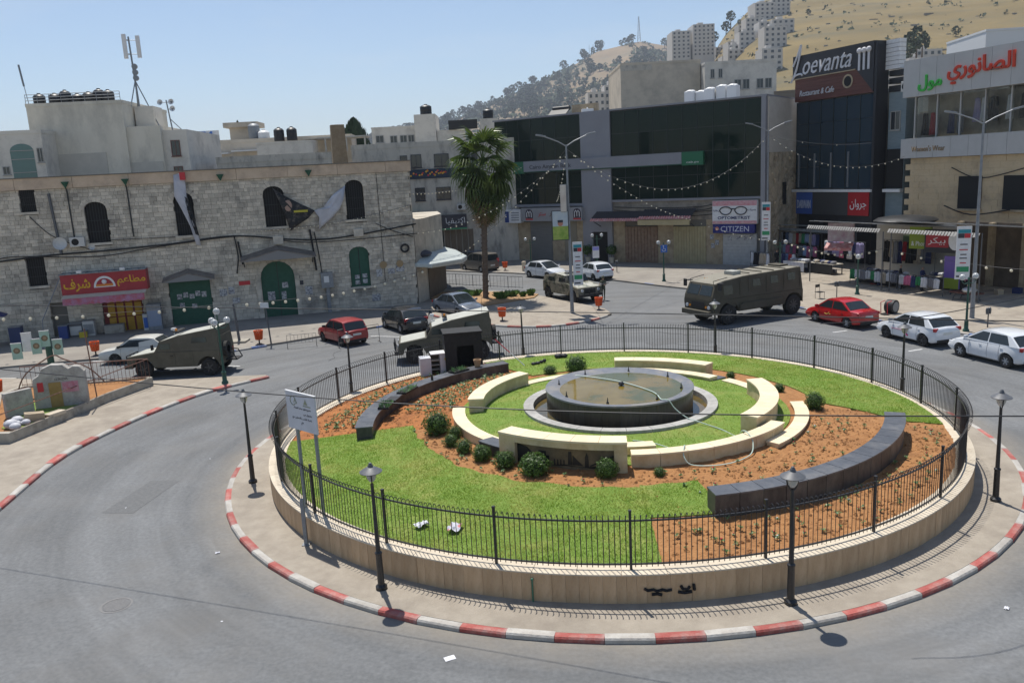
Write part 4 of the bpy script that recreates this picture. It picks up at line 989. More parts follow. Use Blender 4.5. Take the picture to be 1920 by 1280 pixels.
# rubble and white sacks in the near corner
m_sack = M('white_sack', (.60, .60, .62), (.40, .40, .44), scale=4, rough=.6)
for i, (x, y, s, lb) in enumerate(((-19.9, 31.5, .28, 'bulging white sack in the near corner of the monument island'), (-19.6, 31.25, .22, 'small white sack at the front of the rubbish in the planter'), (-20.0, 32.1, .25, 'grey-white sack behind the bulging one'), (-19.55, 31.9, .18, 'half-empty pale sack beside the cardboard box'))):
    MB().sphere((0, 0, s * .6), s, 9, 6, .7).sphere((s * .5, .1, s * .5), s * .7, 8, 5, .7).build('sack', m_sack, loc=(x, y, .45), rot=(0, 0, i), smooth=60, label=lb, cat='sack', group='sacks in the planter')
MB().box(-.35, .35, -.22, .22, 0, .35).build('box', M('cardboard', (.40, .32, .22), rough=.9), loc=(-19.5, 32.4, .45), rot=(0, .1, .6), bevel=.01, label='tan cardboard box among the sacks in the planter', cat='box')
MB().box(-.4, .4, -.2, .2, 0, .14).build('stone_block', m_cap, loc=(-19.05, 33.1, .46), rot=(0, 0, 1.2), bevel=.01, label='pale loose stone block lying on the planter turf', cat='block')
# post with portrait cards
m_card = M('card_green', (.30, .46, .40), (.36, .52, .45), scale=3, rough=.6)
pc = empty('poster_post', (-21.4, 37.6, .1), 0, 'dark green post behind the monument carrying the pale green cards', 'post')
MB().cyl((0, 0, 0), (0, 0, 3.0), .16, .14, 10).build('post', m_green, pc)
skin = M('card_skin', (.33, .24, .16), rough=.7); ringm = M('card_ring', (.20, .16, .10), rough=.7)
for (x, y, z, w, h, plain, lb) in ((-22.4, 36.8, 2.17, .42, .72, 0, 'pale green portrait card hanging lowest on the far left of the post'), (-22.05, 37.1, 2.45, .42, .85, 1, 'whitish torn card at the back of the post'), (-21.72, 37.2, 2.3, .40, .68, 0, 'pale green portrait card second lowest on the post'), (-21.4, 37.4, 2.58, .40, .72, 0, 'pale green card at the top of the post'), (-21.0, 37.65, 2.12, .42, .72, 0, 'pale green portrait card right of the dark post')):
    r = empty('portrait_card', (x, y, z), R(18), lb, 'poster', 'cards on the dark post')
    MB().box(-w / 2, w / 2, -.015, .015, 0, h).build('card', m_white_s if plain else m_card, r); MB().box(-w / 2 - .01, w / 2 + .01, -.03, .03, h, h + .03).build('top_bar', m_white_s, r)
    if not plain:
        MB().lathe([(.001, 0), (.14, 0)], 14).build('round_print', ringm, r, loc=(0, -.018, h * .55), rot=(math.pi / 2, 0, 0)); MB().lathe([(.001, 0), (.07, 0)], 10).build('face_print', skin, r, loc=(0, -.021, h * .56), rot=(math.pi / 2, 0, 0))

# railing by the palm bed and crowd barriers
rb = empty('railing', (0, 0, .1), 0, 'plain grey tube railing between the palm bed and the far road', 'railing')
RA = [(-6.0, 71.6), (1.1, 66.2)]
a = Vector((*RA[0], 0)); b = Vector((*RA[1], 0))
for z in (.1, .97): MB().tube([a + Vector((0, 0, z)), b + Vector((0, 0, z))], .022, 6).build('rail', m_meter, rb)
for k in range(25):
    p = a.lerp(b, k / 24); MB().tube([p, p + Vector((0, 0, .97))], .028 if k % 5 == 0 else .011, 5).build('post' if k % 5 == 0 else 'bar', m_meter, rb)
def barrier(x0, y0, x1, y1, h, mat, label, bars=True):
    r = empty('crowd_barrier', (0, 0, .02), 0, label, 'barrier'); a = Vector((x0, y0, 0)); b = Vector((x1, y1, 0))
    MB().tube([a, a + Vector((0, 0, h)), b + Vector((0, 0, h)), b], .022, 5).build('frame', mat, r)
    MB().tube([a.lerp(b, 0) + Vector((0, 0, .25)), b + Vector((0, 0, .25))], .015, 5).build('rail', mat, r)
    if bars:
        for k in range(1, 8): p = a.lerp(b, k / 8); MB().tube([p + Vector((0, 0, .25)), p + Vector((0, 0, h))], .009, 4).build('bar', mat, r)
    n = (b - a).normalized().cross(Vector((0, 0, 1))) * .25
    for p in (a, b): MB().tube([p - n, p + n], .018, 4).build('foot', mat, r)
m_barr = M('barrier_steel', (.16, .16, .16), (.24, .20, .16), scale=9, rough=.6)
barrier(-13.0, 47.0, -11.4, 47.4, .75, m_barr, 'thin worn steel crowd barrier left of the red hatchback')
barrier(-9.9, 46.4, -7.77, 47.7, 1.02, m_barr, 'steel barrier frame between the red hatchback and the armoured jeep', False)
# signposts by the stone building
for (x, y, h, plate, lb) in ((-14.25, 48.1, 2.5, 1, 'slim grey signpost with a small white plate by the blue-white kerb'), (-16.5, 49.3, 2.35, 0, 'dark slanting pipe post in a square base by the green door')):
    r = empty('signpost', (x, y, .1), 0, lb, 'post'); MB().cyl((0, 0, 0), (-.12, 0, h), .05 if plate else .09, .04 if plate else .06, 8).build('post', m_meter, r)
    if plate: MB().box(-.4, .1, -.05, -.03, h - .35, h).build('plate', m_white_s, r)
    else: MB().box(-.5, .5, -.5, .5, 0, .12).build('base', m_plant, r)
# metal chair and folded stand on the right forecourt
ch = empty('chair', (20.5, 54.0, .1), .5, 'thin black metal chair on the pavement behind the red sedan', 'chair')
for x, y in ((-.2, -.2), (.2, -.2), (-.2, .2), (.2, .2)): MB().tube([(x, y, 0), (x, y, .45 if y < 0 else .95)], .014, 5).build('leg', m_black, ch)
MB().box(-.23, .23, -.23, .23, .44, .47).build('seat', m_black, ch); MB().box(-.2, .2, .185, .2, .75, .95).build('backrest', m_black, ch)
mc = empty('hand_cart', (22.3, 47.6, .1), .6, 'hand cart with tilted silver drum and red handle behind the red sedan', 'cart')
MB().cyl((0, -.25, .42), (0, .25, .42), .40, .40, 18).build('drum', m_tray, mc, smooth=40); MB().cyl((0, -.27, .42), (0, -.255, .42), .3, .3, 18).build('lid', m_pole, mc, smooth=40)
MB().tube([(-.75, -.2, .05), (-.8, -.2, .75), (-.35, -.2, .8)], .025, 5).tube([(-.75, .2, .05), (-.8, .2, .75), (-.35, .2, .8)], .025, 5).build('handle', m_red, mc); MB().box(-.8, .3, -.22, .22, .04, .08).build('deck', m_black, mc)
# stone bollards
for i, (x, y, lb) in enumerate(((1.5, 78.4, 'stubby tan stone bollard left of the far white hatchback'), (-7.8, 84.6, 'stubby tan stone bollard left of the brown van'), (-8.9, 86.0, 'dark green bollard beyond the tin awning'))):
    MB().lathe([(.001, 0), (.2, 0), (.18, .7), (.22, .74), (.2, .9), (.001, .94)], 12).build('bollard', m_green if i == 2 else m_cap, loc=(x, y, .1), smooth=40, label=lb, cat='bollard')
# ================================================================ vehicles
m_tyre = M('tyre_rubber', (.018, .018, .018), (.035, .033, .03), scale=9, rough=.85)
m_rim = M('alloy_rim', (.46, .47, .48), rough=.35, metal=.15); m_rimd = M('dark_rim', (.09, .09, .09), rough=.5, metal=.4)
m_cglass = M('car_glass', (.022, .028, .030), rough=.06, spec=.6)
m_trim = M('black_trim', (.02, .02, .021), rough=.55)
m_head = M('headlight', (.62, .64, .66), rough=.12, spec=.6); m_tail = M('taillight', (.35, .012, .015), rough=.2, spec=.6); m_plate = M('licence_plate', (.62, .62, .58), rough=.5)
m_amber = M('amber_lamp', (.75, .26, .02), rough=.25)
def paint(name, c, rough=.22, dust=None):
    return M(name, c, dust or tuple(min(1, v * 1.06 + .004) for v in c), scale=2.5, rough=rough, spec=.5, coat=.6)
def lerp_tab(tab, x):
    if x <= tab[0][0]: return tab[0][1]
    for (x0, z0), (x1, z1) in zip(tab, tab[1:]):
        if x <= x1:
            t = (x - x0) / max(1e-6, x1 - x0); return z0 + (z1 - z0) * t
    return tab[-1][1]
WH = {}
def wheel(parent, x, y, r, w, side, rim, spokes=6):
    key = (round(r, 3), round(w, 3), rim.name, spokes)
    root = None
    if key not in WH:
        ty = MB().lathe([(r * .62, -w / 2), (r * .93, -w / 2), (r, -w / 2 + .03), (r, w / 2 - .03), (r * .93, w / 2), (r * .62, w / 2)], 24)
        ri = MB().lathe([(r * .62, -w / 2 + .02), (r * .62, w / 2 - .005), (r * .56, w / 2 - .01), (r * .52, w / 2 - .05), (.001, w / 2 - .05)], 20)
        sp = MB()
        for k in range(spokes):
            a = 2 * math.pi * k / spokes; sp.obox((math.cos(a) * r * .3, math.sin(a) * r * .3, w / 2 - .035), (r * .52, r * .13, .04), a)
        sp.cyl((0, 0, w / 2 - .05), (0, 0, w / 2 - .005), r * .14, r * .12, 8)
        WH[key] = (ty, ri, sp)
    ty, ri, sp = WH[key]
    q = WH.get(key + ('o',))
    rot = (-side * math.pi / 2, 0, 0)
    if not q:
        a = ty.build('wheel', m_tyre, parent, (x, y, r), rot, smooth=35); b = ri.build('rim', m_rimd if rim is not m_rimd else m_trim, a, smooth=35); c = sp.build('spokes', rim, a)
        WH[key + ('o',)] = (a, b, c)
    else:
        a = inst(q[0], 'wheel', parent, (x, y, r), rot); inst(q[1], 'rim', a); inst(q[2], 'spokes', a)

def offset_poly(pts, d):
    """shrink a convex-ish polygon (x,z) towards its centroid by about d"""
    cx = sum(p[0] for p in pts) / len(pts); cz = sum(p[1] for p in pts) / len(pts); out = []
    for x, z in pts:
        v = Vector((cx - x, cz - z)); L = v.length; v = v / L * min(d * 1.35, L * .45); out.append((x + v.x, z + v.y))
    return out

def car(name, label, loc, heading, p, body, cat='car', group='parked cars', rim=None, roofm=None, bumper=None):
    """hatchback / sedan / van: x runs rear (0) to front (L), origin under the middle"""
    L, W, belt, roof, rw = p['L'], p['W'], p['belt'], p['roof'], p['rw']
    root = empty(name, loc, R(heading), label, cat, group)
    zb = p.get('zb', .2); xa = p['axles']; w2 = W / 2; ox = -L / 2; Ra = rw + .065
    top = p['top']; nose = p.get('round', .17)
    # lower body
    xs = sorted(set([0, .03, .08, .16, L - .16, L - .08, L - .03, L] + [i * .11 for i in range(int(L / .11) + 1)] + [a + d for a in xa for d in (-Ra, -Ra * .985, -Ra * .93, Ra * .93, Ra * .985, Ra)] + [t[0] for t in top]))
    xs = [x for x in xs if 0 <= x <= L]
    vs = []; fs = []; nh = 9
    for x in xs:
        e = max(0, abs(x - L / 2) - L * .28) / (L * .22); w = w2 * (1 - nose * e ** 2.3)
        zt = lerp_tab(top, x); z0 = zb + .10 * max(0, e) ** 4
        arch = 0
        for a in xa:
            if abs(x - a) < Ra: arch = max(arch, rw + math.sqrt(max(0, Ra * Ra - (x - a) ** 2)))
        H = zt - z0
        sec = [(0, z0), (.86, z0), (.965, z0 + .07), (1.0, z0 + .40 * H), (.995, z0 + .62 * H), (.965, z0 + .80 * H), (.93, zt - .03), (.86, zt), (0, zt + .035)]
        half = [(fy * w, max(z, min(arch, zt - .06)) if i < 7 else z) for i, (fy, z) in enumerate(sec)]
        vs += [(x + ox, y, z) for y, z in half] + [(x + ox, -y, z) for y, z in half[1:-1]][::-1]
    m = 2 * nh - 2; n = len(xs)
    for i in range(n - 1):
        for k in range(m): fs.append((i * m + k, (i + 1) * m + k, (i + 1) * m + (k + 1) % m, i * m + (k + 1) % m))
    fs += [tuple(range(m)), tuple(range((n - 1) * m + m - 1, (n - 1) * m - 1, -1))]
    MB().add(vs, fs).build('body', body, root, smooth=42)
    # cabin
    cp = p['cabin']; yb, yt = w2 * .93, w2 * p.get('tumble', .76)
    yz = lambda z: yb + (yt - yb) * (z - belt) / (roof - belt)
    vs = []; fs = []
    for x, z in cp: y = yz(z); c = .05 * min(1, (z - belt) / (roof - belt) + .15); vs += [(x + ox, y, z), (x + ox, y * .55, z + c * .8), (x + ox, -y * .55, z + c * .8), (x + ox, -y, z)]
    k = len(cp)
    for i in range(k - 1):
        for j in range(3): fs.append((i * 4 + j, i * 4 + j + 1, i * 4 + j + 5, i * 4 + j + 4))
    fs += [tuple(i * 4 for i in range(k)), tuple(i * 4 + 3 for i in range(k - 1, -1, -1))]
    MB().add(vs, fs).build('cabin', roofm or body, root, smooth=30)
    # glass in the cabin: front and rear screens follow the first / last segments, side panes between the pillars
    def screen(i0, i1, nm, t0, t1):
        (xa_, za_), (xb_, zb_) = cp[i0], cp[i1]; a = Vector((xa_, 0, za_)); b = Vector((xb_, 0, zb_)); d = b - a
        up = Vector((-d.z, 0, d.x)).normalized()
        if up.z < 0: up = -up
        q = []
        for t in (t0, t1):
            c = a + d * t + up * .012; y = yz(c.z - up.z * .012); cr = .05 * min(1, max(0, (c.z - belt) / (roof - belt)) + .15)
            q.append([(c.x + ox, y * .90, c.z + cr * .35), (c.x + ox, y * .5, c.z + cr * .86), (c.x + ox, -y * .5, c.z + cr * .86), (c.x + ox, -y * .90, c.z + cr * .35)])
        b_ = MB()
        for j in range(3): b_.quad(q[0][j], q[0][j + 1], q[1][j + 1], q[1][j])
        b_.build(nm, m_cglass, root)
    screen(0, 1, 'rear_window', .08, .9); screen(len(cp) - 1, len(cp) - 2, 'windscreen', .04, .95)
    pill = p['pillars']
    for s in (1, -1):
        lo = belt + .035; hi = roof - .075
        def xat(z, front):
            seq = cp[::-1] if front else cp
            for (x0, z0), (x1, z1) in zip(seq, seq[1:]):
                if min(z0, z1) <= z <= max(z0, z1) and abs(z1 - z0) > 1e-4: return x0 + (x1 - x0) * (z - z0) / (z1 - z0)
            return seq[1][0]
        edges = [None] + list(pill) + [None]
        for i in range(len(edges) - 1):
            a, b = edges[i], edges[i + 1]
            x0l = (xat(lo, False) + .10 + p.get('rear_in', 0)) if a is None else a + .03; x0h = (xat(hi, False) + .10) if a is None else a + .03
            x1l = (xat(lo, True) - .14) if b is None else b - .03; x1h = (xat(hi, True) - .12) if b is None else b - .03
            pts = [(x0l, lo), (x1l, lo), (x1h, hi), (x0h, hi)]
            if x1h <= x0h: continue
            b_ = MB(); q = [(x + ox, s * (yz(z) + .008), z) for x, z in pts]; b_.quad(*(q if s < 0 else q[::-1])); b_.build('side_window', m_cglass, root)
            if a is not None or True:
                xm = (x0l + x1l) / 2 - .25; MB().box(xm + ox, xm + ox + .14, s * (w2 * .985) - .012, s * (w2 * .985) + .012, belt - .15, belt - .12).build('door_handle', p.get('handle', body), root)
        xf = xat(lo, True) - .15
        MB().obox((xf + ox, s * (w2 + .07), belt + .09), (.12, .19, .13), 0).build('mirror', p.get('mirror', body), root, bevel=.03)
    for s in (1, -1):
        for xq in (pill[0], pill[0] + 1.0, max(xa[0] + .38, pill[0] - .85)):
            zt = lerp_tab(top, xq); HH = zt - zb; MB().tube([(xq + ox, s * w2 * .967, zb + .08), (xq + ox, s * w2 * 1.002, zb + .4 * HH), (xq + ox, s * w2 * .997, zb + .62 * HH), (xq + ox, s * w2 * .967, zb + .8 * HH), (xq + ox, s * w2 * .935, zt - .02)], .006, 3).build('door_seam', m_trim, root)
    for a in xa:
        for s in (1, -1): wheel(root, a + ox, s * (w2 - .10), rw, .19, s, rim or m_rim)
    zh = lerp_tab(top, L - .25)
    for s in (1, -1):
        MB().obox((L / 2 - .13, s * w2 * .64, zh - .14), (.16, .32, .13), s * -.45).build('headlight', m_head, root, bevel=.02)
        tz = p.get('tail_z', lerp_tab(top, .1) - .2); MB().obox((-L / 2 + .09, s * w2 * .74, tz), (.14, .28, p.get('tail_h', .16)), s * .35).build('taillight', m_tail, root, bevel=.02)
    MB().box(L / 2 - .04, L / 2 + .015, -.36, .36, zb + .12, zb + .27).build('grille', m_trim, root)
    MB().box(-L / 2 - .012, -L / 2 + .03, -.26, .26, p.get('plate_z', .62), p.get('plate_z', .62) + .12).build('licence_plate', m_plate, root)
    MB().box(-L / 2 - .02, -L / 2 + .08, -w2 * .72, w2 * .72, zb + .06, zb + .2).build('rear_bumper', bumper or m_trim, root)
    return root

HATCH = dict(L=4.06, W=1.76, belt=.95, roof=1.45, rw=.31, axles=(.72, 3.22), top=[(0, .80), (.06, .92), (.14, .97), (.7, .98), (2.8, .92), (3.05, .90), (3.55, .82), (3.85, .70), (4.06, .55)], cabin=[(.14, .96), (.66, 1.36), (1.0, 1.42), (1.7, 1.46), (2.15, 1.42), (3.12, .90)], pillars=(1.72,), tail_z=.88, rear_in=.34)
SEDAN = dict(L=4.2, W=1.70, belt=.92, roof=1.44, rw=.30, axles=(.80, 3.25), top=[(0, .80), (.08, .93), (.6, .97), (1.0, .95), (2.9, .92), (3.2, .89), (3.7, .80), (4.05, .66), (4.2, .52)], cabin=[(.62, .95), (1.22, 1.36), (1.6, 1.43), (2.05, 1.45), (2.45, 1.40), (3.3, .89)], pillars=(1.95,), tail_z=.82, plate_z=.6)
BOXY = dict(L=3.68, W=1.56, belt=.90, roof=1.42, rw=.28, axles=(.62, 2.98), round=.08, tumble=.84, top=[(0, .86), (.05, .90), (2.6, .90), (2.8, .88), (3.5, .78), (3.64, .72), (3.68, .5)], cabin=[(.08, .90), (.38, 1.36), (.6, 1.41), (1.5, 1.43), (2.05, 1.39), (2.75, .88)], pillars=(1.5,), tail_z=.78, tail_h=.3, mirror=m_trim)
OLDSED = dict(L=4.25, W=1.64, belt=.90, roof=1.38, rw=.29, axles=(.85, 3.3), round=.08, tumble=.80, top=[(0, .80), (.05, .92), (.9, .94), (2.9, .90), (3.2, .87), (4.1, .74), (4.22, .68), (4.25, .45)], cabin=[(.6, .94), (1.1, 1.33), (1.4, 1.38), (2.1, 1.39), (2.5, 1.35), (3.25, .87)], pillars=(1.95,), tail_z=.78, mirror=m_trim)
VAN = dict(L=4.45, W=1.82, belt=1.08, roof=1.80, rw=.32, axles=(.80, 3.55), round=.12, tumble=.84, top=[(0, .9), (.04, 1.06), (3.2, 1.08), (3.5, 1.05), (4.1, .90), (4.35, .74), (4.45, .55)], cabin=[(.05, 1.08), (.22, 1.70), (.45, 1.80), (2.2, 1.82), (2.6, 1.76), (3.6, 1.03)], pillars=(1.15, 2.15), tail_z=1.1, tail_h=.4)
def centre(front_wheel, rear_wheel, side, p):
    """ground centre of a car from its near-side wheel contacts (side +1: the left wheels are the near ones)"""
    f = Vector(front_wheel); r = Vector(rear_wheel); d = (f - r).normalized(); nrm = Vector((-d.y, d.x))
    mid = (p['axles'][0] + p['axles'][1]) / 2 - p['L'] / 2
    c = (f + r) / 2 - d * mid - nrm * side * (p['W'] / 2 - .1)
    return (c.x, c.y, .002), math.degrees(math.atan2(d.y, d.x))
m_cred = paint('red_car_paint', (.42, .012, .012)); m_cwhite = paint('white_car_paint', (.68, .70, .72)); m_cblack = paint('black_car_paint', (.012, .012, .014)); m_cred2 = paint('faded_red_paint', (.30, .022, .022), .35); m_csil = paint('grey_blue_paint', (.14, .16, .19), .22); m_cbrown = paint('taupe_paint', (.13, .115, .095), .3); m_cold = paint('old_white_paint', (.56, .55, .50), .4)
l, h = centre((17.59, 46.81), (18.45, 44.55), 1, SEDAN); rs = car('red_sedan', 'bright red sedan with a small gold emblem on its door at the right kerb', l, h, SEDAN, m_cred)
MB().tube([(-.1, .86, .62), (.05, .865, .66), (.2, .865, .6), (.35, .86, .64)], .018, 5).tube([(.0, .865, .72), (.15, .865, .6)], .02, 5).build('door_emblem', M('gold_print', (.55, .40, .08), rough=.5), rs)
l, h = centre((19.3, 41.75), (20.02, 39.16), 1, HATCH); wh = car('white_hatchback', 'white hatchback with pink print and a pink ring on its door', l, h, HATCH, m_cwhite, rim=m_rimd)
pk = M('pink_print', (.55, .05, .17), rough=.5)
MB().tube([(-.42 + .17 * math.cos(t), .892, .60 + .2 * math.sin(t)) for t in [R(-80 + 20 * i) for i in range(9)]], .045, 5).build('door_print', pk, wh); MB().box(.0, .75, .876, .894, .58, .64).build('door_print', M('pink_pale', (.6, .35, .42), rough=.5), wh)
l, h = centre((20.53, 36.88), (21.2, 34.4), 1, HATCH); car('white_hatchback', 'plain white hatchback with silver wheels parked behind the pink-marked one', l, h, HATCH, m_cwhite)
car('red_hatchback', 'old boxy red hatchback parked by the stone building', (-10.0, 48.2, .002), 128, BOXY, m_cred2, rim=m_rimd)
l, h = centre((-8.0, 52.0), (-6.75, 49.85), 1, HATCH); car('black_hatchback', 'black hatchback between the red hatchback and the silver car', l, h, HATCH, m_cblack)
car('grey_sedan', 'grey-blue sedan with reflective windscreen behind the armoured jeep', (-3.6, 56.1, .002), -52, SEDAN, m_csil)
l, h = centre((-4.24, 81.8), (-2.64, 79.77), 1, VAN); car('brown_van', 'taupe brown people carrier parked at the far blue-white kerb', l, h, VAN, m_cbrown, cat='van')
l, h = centre((3.54, 71.9), (1.74, 74.17), -1, HATCH); car('white_hatchback', 'far white hatchback facing the camouflaged jeep beside the blue kerb', l, h, HATCH, m_cwhite)
car('white_hatchback', 'white hatchback seen from behind, beyond the camouflaged jeep', (7.4, 70.9, .002), 112, HATCH, m_cwhite)
car('white_sedan', 'old cream-white sedan with black bumper behind the left armoured jeep', (-20.85, 45.75, .002), 180, OLDSED, m_cold, rim=m_rimd)
car('silver_hatchback', 'pale hatchback half hidden behind the palm trunk and the brown van', (-4.0, 88.0, .002), 140, HATCH, m_csil)

# ---------------------------------------------------------------- armoured vehicles
m_olive = M('olive_armour', (.085, .078, .056), (.105, .097, .07), scale=3, rough=.72, c3=(.13, .118, .088), s3=1.0)
m_roofp = M('pale_roof', (.46, .46, .41), (.38, .38, .33), scale=2, rough=.6)  # jeep roof and bonnet panels, coloured much paler than the hull sides
m_camo = M('camouflage', (.20, .18, .13), (.06, .065, .04), scale=2.3, rough=.75, lo=.49, hi=.53, c3=(.34, .30, .23), s3=1.3)
m_truck = M('truck_olive', (.064, .056, .038), (.08, .071, .049), scale=2, rough=.7, c3=(.095, .084, .06), s3=.8)
m_armg = M('armour_glass', (.02, .026, .024), rough=.12, spec=.6)
def sprism(b, poly, w, w2=None, zs=None):
    """side profile (x,z) extruded across; half width w below zs tapering linearly to w2 at the top"""
    zt = max(p[1] for p in poly)
    f = lambda z: w if (w2 is None or z <= zs) else w + (w2 - w) * (z - zs) / max(1e-6, zt - zs)
    n = len(poly); vs = [(x, f(z), z) for x, z in poly] + [(x, -f(z), z) for x, z in poly]
    return b.add(vs, [tuple(range(n - 1, -1, -1)), tuple(range(n, 2 * n))] + [(k, (k + 1) % n, (k + 1) % n + n, k + n) for k in range(n)])
def arch_poly(x0, x1, zb, ztop_pts, axles, Ra, zc):
    pts = [(x0, zb)]
    for a in axles:
        pts += [(a + Ra * math.cos(t), max(zb, zc + Ra * math.sin(t))) for t in [R(180 - 18 * i) for i in range(11)]]
    return pts + [(x1, zb)] + ztop_pts
def jeep(label, loc, heading, body, roofm, front=0, humv=False):
    r = empty('armoured_jeep', loc, R(heading), label, 'armoured jeep', 'armoured jeeps')
    ax = (-1.75, 1.65); rw = .44; Ra = .58; w = 1.02
    low = arch_poly(-2.35, 2.45, .52, [(2.45, .95), (2.4, 1.12), (1.0, 1.32), (-2.35, 1.32)], ax, Ra, rw)
    sprism(MB(), low, w).build('hull', body, r, bevel=.02)
    up = [(-2.35, 1.321), (1.0, 1.321), (.68, 1.84), (-.35, 2.12), (-1.3, 2.27), (-2.28, 2.42)] if not humv else [(-2.3, 1.321), (.75, 1.321), (.5, 1.85), (-.9, 1.95), (-2.25, 1.7)]
    zt = max(p[1] for p in up)
    sprism(MB(), up, w - .015, w - .14, 1.35).build('cabin', body, r, bevel=.008)
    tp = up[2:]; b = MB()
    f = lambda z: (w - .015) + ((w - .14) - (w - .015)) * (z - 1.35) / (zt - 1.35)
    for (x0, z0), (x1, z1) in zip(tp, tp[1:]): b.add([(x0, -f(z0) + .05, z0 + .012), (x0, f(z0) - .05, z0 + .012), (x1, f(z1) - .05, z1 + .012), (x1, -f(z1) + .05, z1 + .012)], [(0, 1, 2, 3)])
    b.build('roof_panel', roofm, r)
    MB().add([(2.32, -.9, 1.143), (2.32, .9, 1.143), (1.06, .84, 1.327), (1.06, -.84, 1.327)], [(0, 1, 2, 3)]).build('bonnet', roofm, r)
    for s in (1, -1):
        MB().add([(.965, s * .06, 1.41), (.965, s * .82, 1.41), (.765, s * .76, 1.84), (.765, s * .06, 1.84)], [(0, 1, 2, 3) if s > 0 else (3, 2, 1, 0)]).build('windscreen', m_armg, r, loc=(.012, 0, 0))
        y = lambda z: s * (f(z) + .012)
        wins = [(.15, .72, 1.45, 1.72), (-1.75, -.95, 1.72, 1.98)] if not humv else [(-.15, .5, 1.42, 1.7), (-1.6, -.7, 1.42, 1.68)]
        for (x0, x1, z0, z1) in wins: MB().add([(x0, y(z0), z0), (x1, y(z0), z0), (x1 - .06, y(z1), z1), (x0, y(z1), z1)], [(0, 1, 2, 3) if s < 0 else (3, 2, 1, 0)]).build('side_window', m_armg, r)
        dr = MB().box(-.05, .92, s * (w + .001), s * (w + .016), .62, 1.31).build('door', body, r)
        MB().box(.02, .16, s * (w + .017), s * (w + .04), 1.1, 1.14).build('door_handle', m_trim, dr)
        MB().box(-1.0, -.12, s * (w + .001), s * (w + .014), .62, 1.31).build('door', body, r)
        MB().tube([(.95, s * w, .42), (.6, s * (w + .12), .36), (-.8, s * (w + .12), .36), (-1.1, s * w, .42)], .03, 5).build('side_step', m_trim, r)
        MB().obox((.95, s * (w + .2), 1.62), (.06, .2, .26)).box(.93, .97, min(s * w, s * (w + .2)), max(s * w, s * (w + .2)), 1.5, 1.53).build('mirror', m_trim, r)
        MB().cyl((2.44, s * .68, .93), (2.48, s * .68, .93), .11, .11, 12).build('headlight', m_head, r); MB().box(-2.37, -2.34, s * .85 - .06, s * .85 + .06, .95, 1.15).build('taillight', m_tail, r)
        for a in ax: wheel(r, a, s * (w - .14), rw, .27, s, m_rimd, 5)
    MB().box(2.44, 2.47, -.45, .45, .72, 1.0).build('grille', m_trim, r)
    MB().box(2.46, 2.66, -.95, .95, .50, .70).build('front_bumper', m_trim, r, bevel=.02)
    MB().tube([(2.62, -.6, .7), (2.66, -.6, 1.1), (2.66, .6, 1.1), (2.62, .6, .7)], .03, 6).tube([(2.66, -.2, .7), (2.66, -.2, 1.1)], .025, 5).tube([(2.66, .2, .7), (2.66, .2, 1.1)], .025, 5).build('bull_bar', m_trim, r)
    MB().box(-2.37, -2.351, -.7, .7, .7, 2.0 if not humv else 1.3).build('rear_door', body, r)
    MB().lathe([(.2, -.1), (.4, -.1), (.4, .1), (.2, .1)], 18).build('spare_wheel', m_tyre, r, loc=(-2.5, .35, 1.25), rot=(0, math.pi / 2, 0))
    MB().box(-2.95, -2.36, -.5, .3, .62, .68).tube([(-2.95, -.5, .65), (-2.75, -.5, 1.05), (-2.4, -.5, 1.1)], .03, 5).tube([(-2.95, .3, .65), (-2.75, .3, 1.05), (-2.4, .3, 1.1)], .03, 5).build('rear_rack', m_trim, r)
    zr = 2.2 if not humv else 1.95
    MB().cyl((.0, .35, zr), (.0, .35, zr + .18), .07, .06, 10).build('beacon', m_amber, r); MB().box(-.12, .12, -.5, .5, zr, zr + .07).build('roof_bar', m_trim, r); MB().cyl((.62, -.72, 1.9), (.62, -.72, 2.15), .02, .02, 6).obox((.62, -.72, 2.2), (.2, .24, .1)).build('search_light', m_head, r)
    if not humv: MB().tube([(-1.9, .6, 2.3), (-1.95, .62, 3.3)], .008, 4).build('antenna', m_trim, r)
    return r
jeep('olive armoured jeep with pale roof beside the monument island', (-17.1, 42.05, 0), 177.5, m_olive, m_roofp)
jeep('olive armoured jeep with pale roof behind the black booth', (-3.45, 42.35, 0), 186, m_olive, m_roofp)
h3 = jeep('camouflaged armoured jeep beside the street light on the far road', (4.55, 60.0, 0), -62, m_camo, M('pale_camo', (.44, .43, .38), (.20, .21, .16), scale=3, rough=.7, lo=.45, hi=.6), humv=True)  # roof and bonnet coloured paler than the camouflage on the sides
# big armoured truck
tk = empty('armoured_truck', (14.2, 49.35, 0), R(207), 'large olive armoured truck with square side windows beside the red sedan', 'truck')
ax = (-2.75, 2.35); rw = .60; Ra = .76; w = 1.24
sprism(MB(), arch_poly(-3.5, 3.55, .72, [(3.62, 1.25), (3.62, 1.50), (-3.5, 1.50)], ax, Ra, rw), w).build('chassis', m_truck, tk, bevel=.02)
sprism(MB(), [(-3.5, 1.501), (3.62, 1.501), (3.58, 1.75), (3.28, 2.44), (2.6, 2.58), (1.2, 2.72), (-3.4, 2.84)], w - .01, w - .14, 1.7).build('cabin', m_truck, tk, bevel=.03)
f = lambda z: (w - .01) - .13 * max(0, z - 1.7) / (2.84 - 1.7)
b = MB(); tp = [(3.28, 2.44), (2.6, 2.58), (1.2, 2.72), (-3.4, 2.84)]
for (x0, z0), (x1, z1) in zip(tp, tp[1:]): b.add([(x0, -f(z0) + .04, z0 + .014), (x0, f(z0) - .04, z0 + .014), (x1, f(z1) - .04, z1 + .014), (x1, -f(z1) + .04, z1 + .014)], [(0, 1, 2, 3)])
b.build('roof_panel', M('truck_roof', (.20, .185, .145), (.26, .24, .19), scale=2, rough=.7), tk)
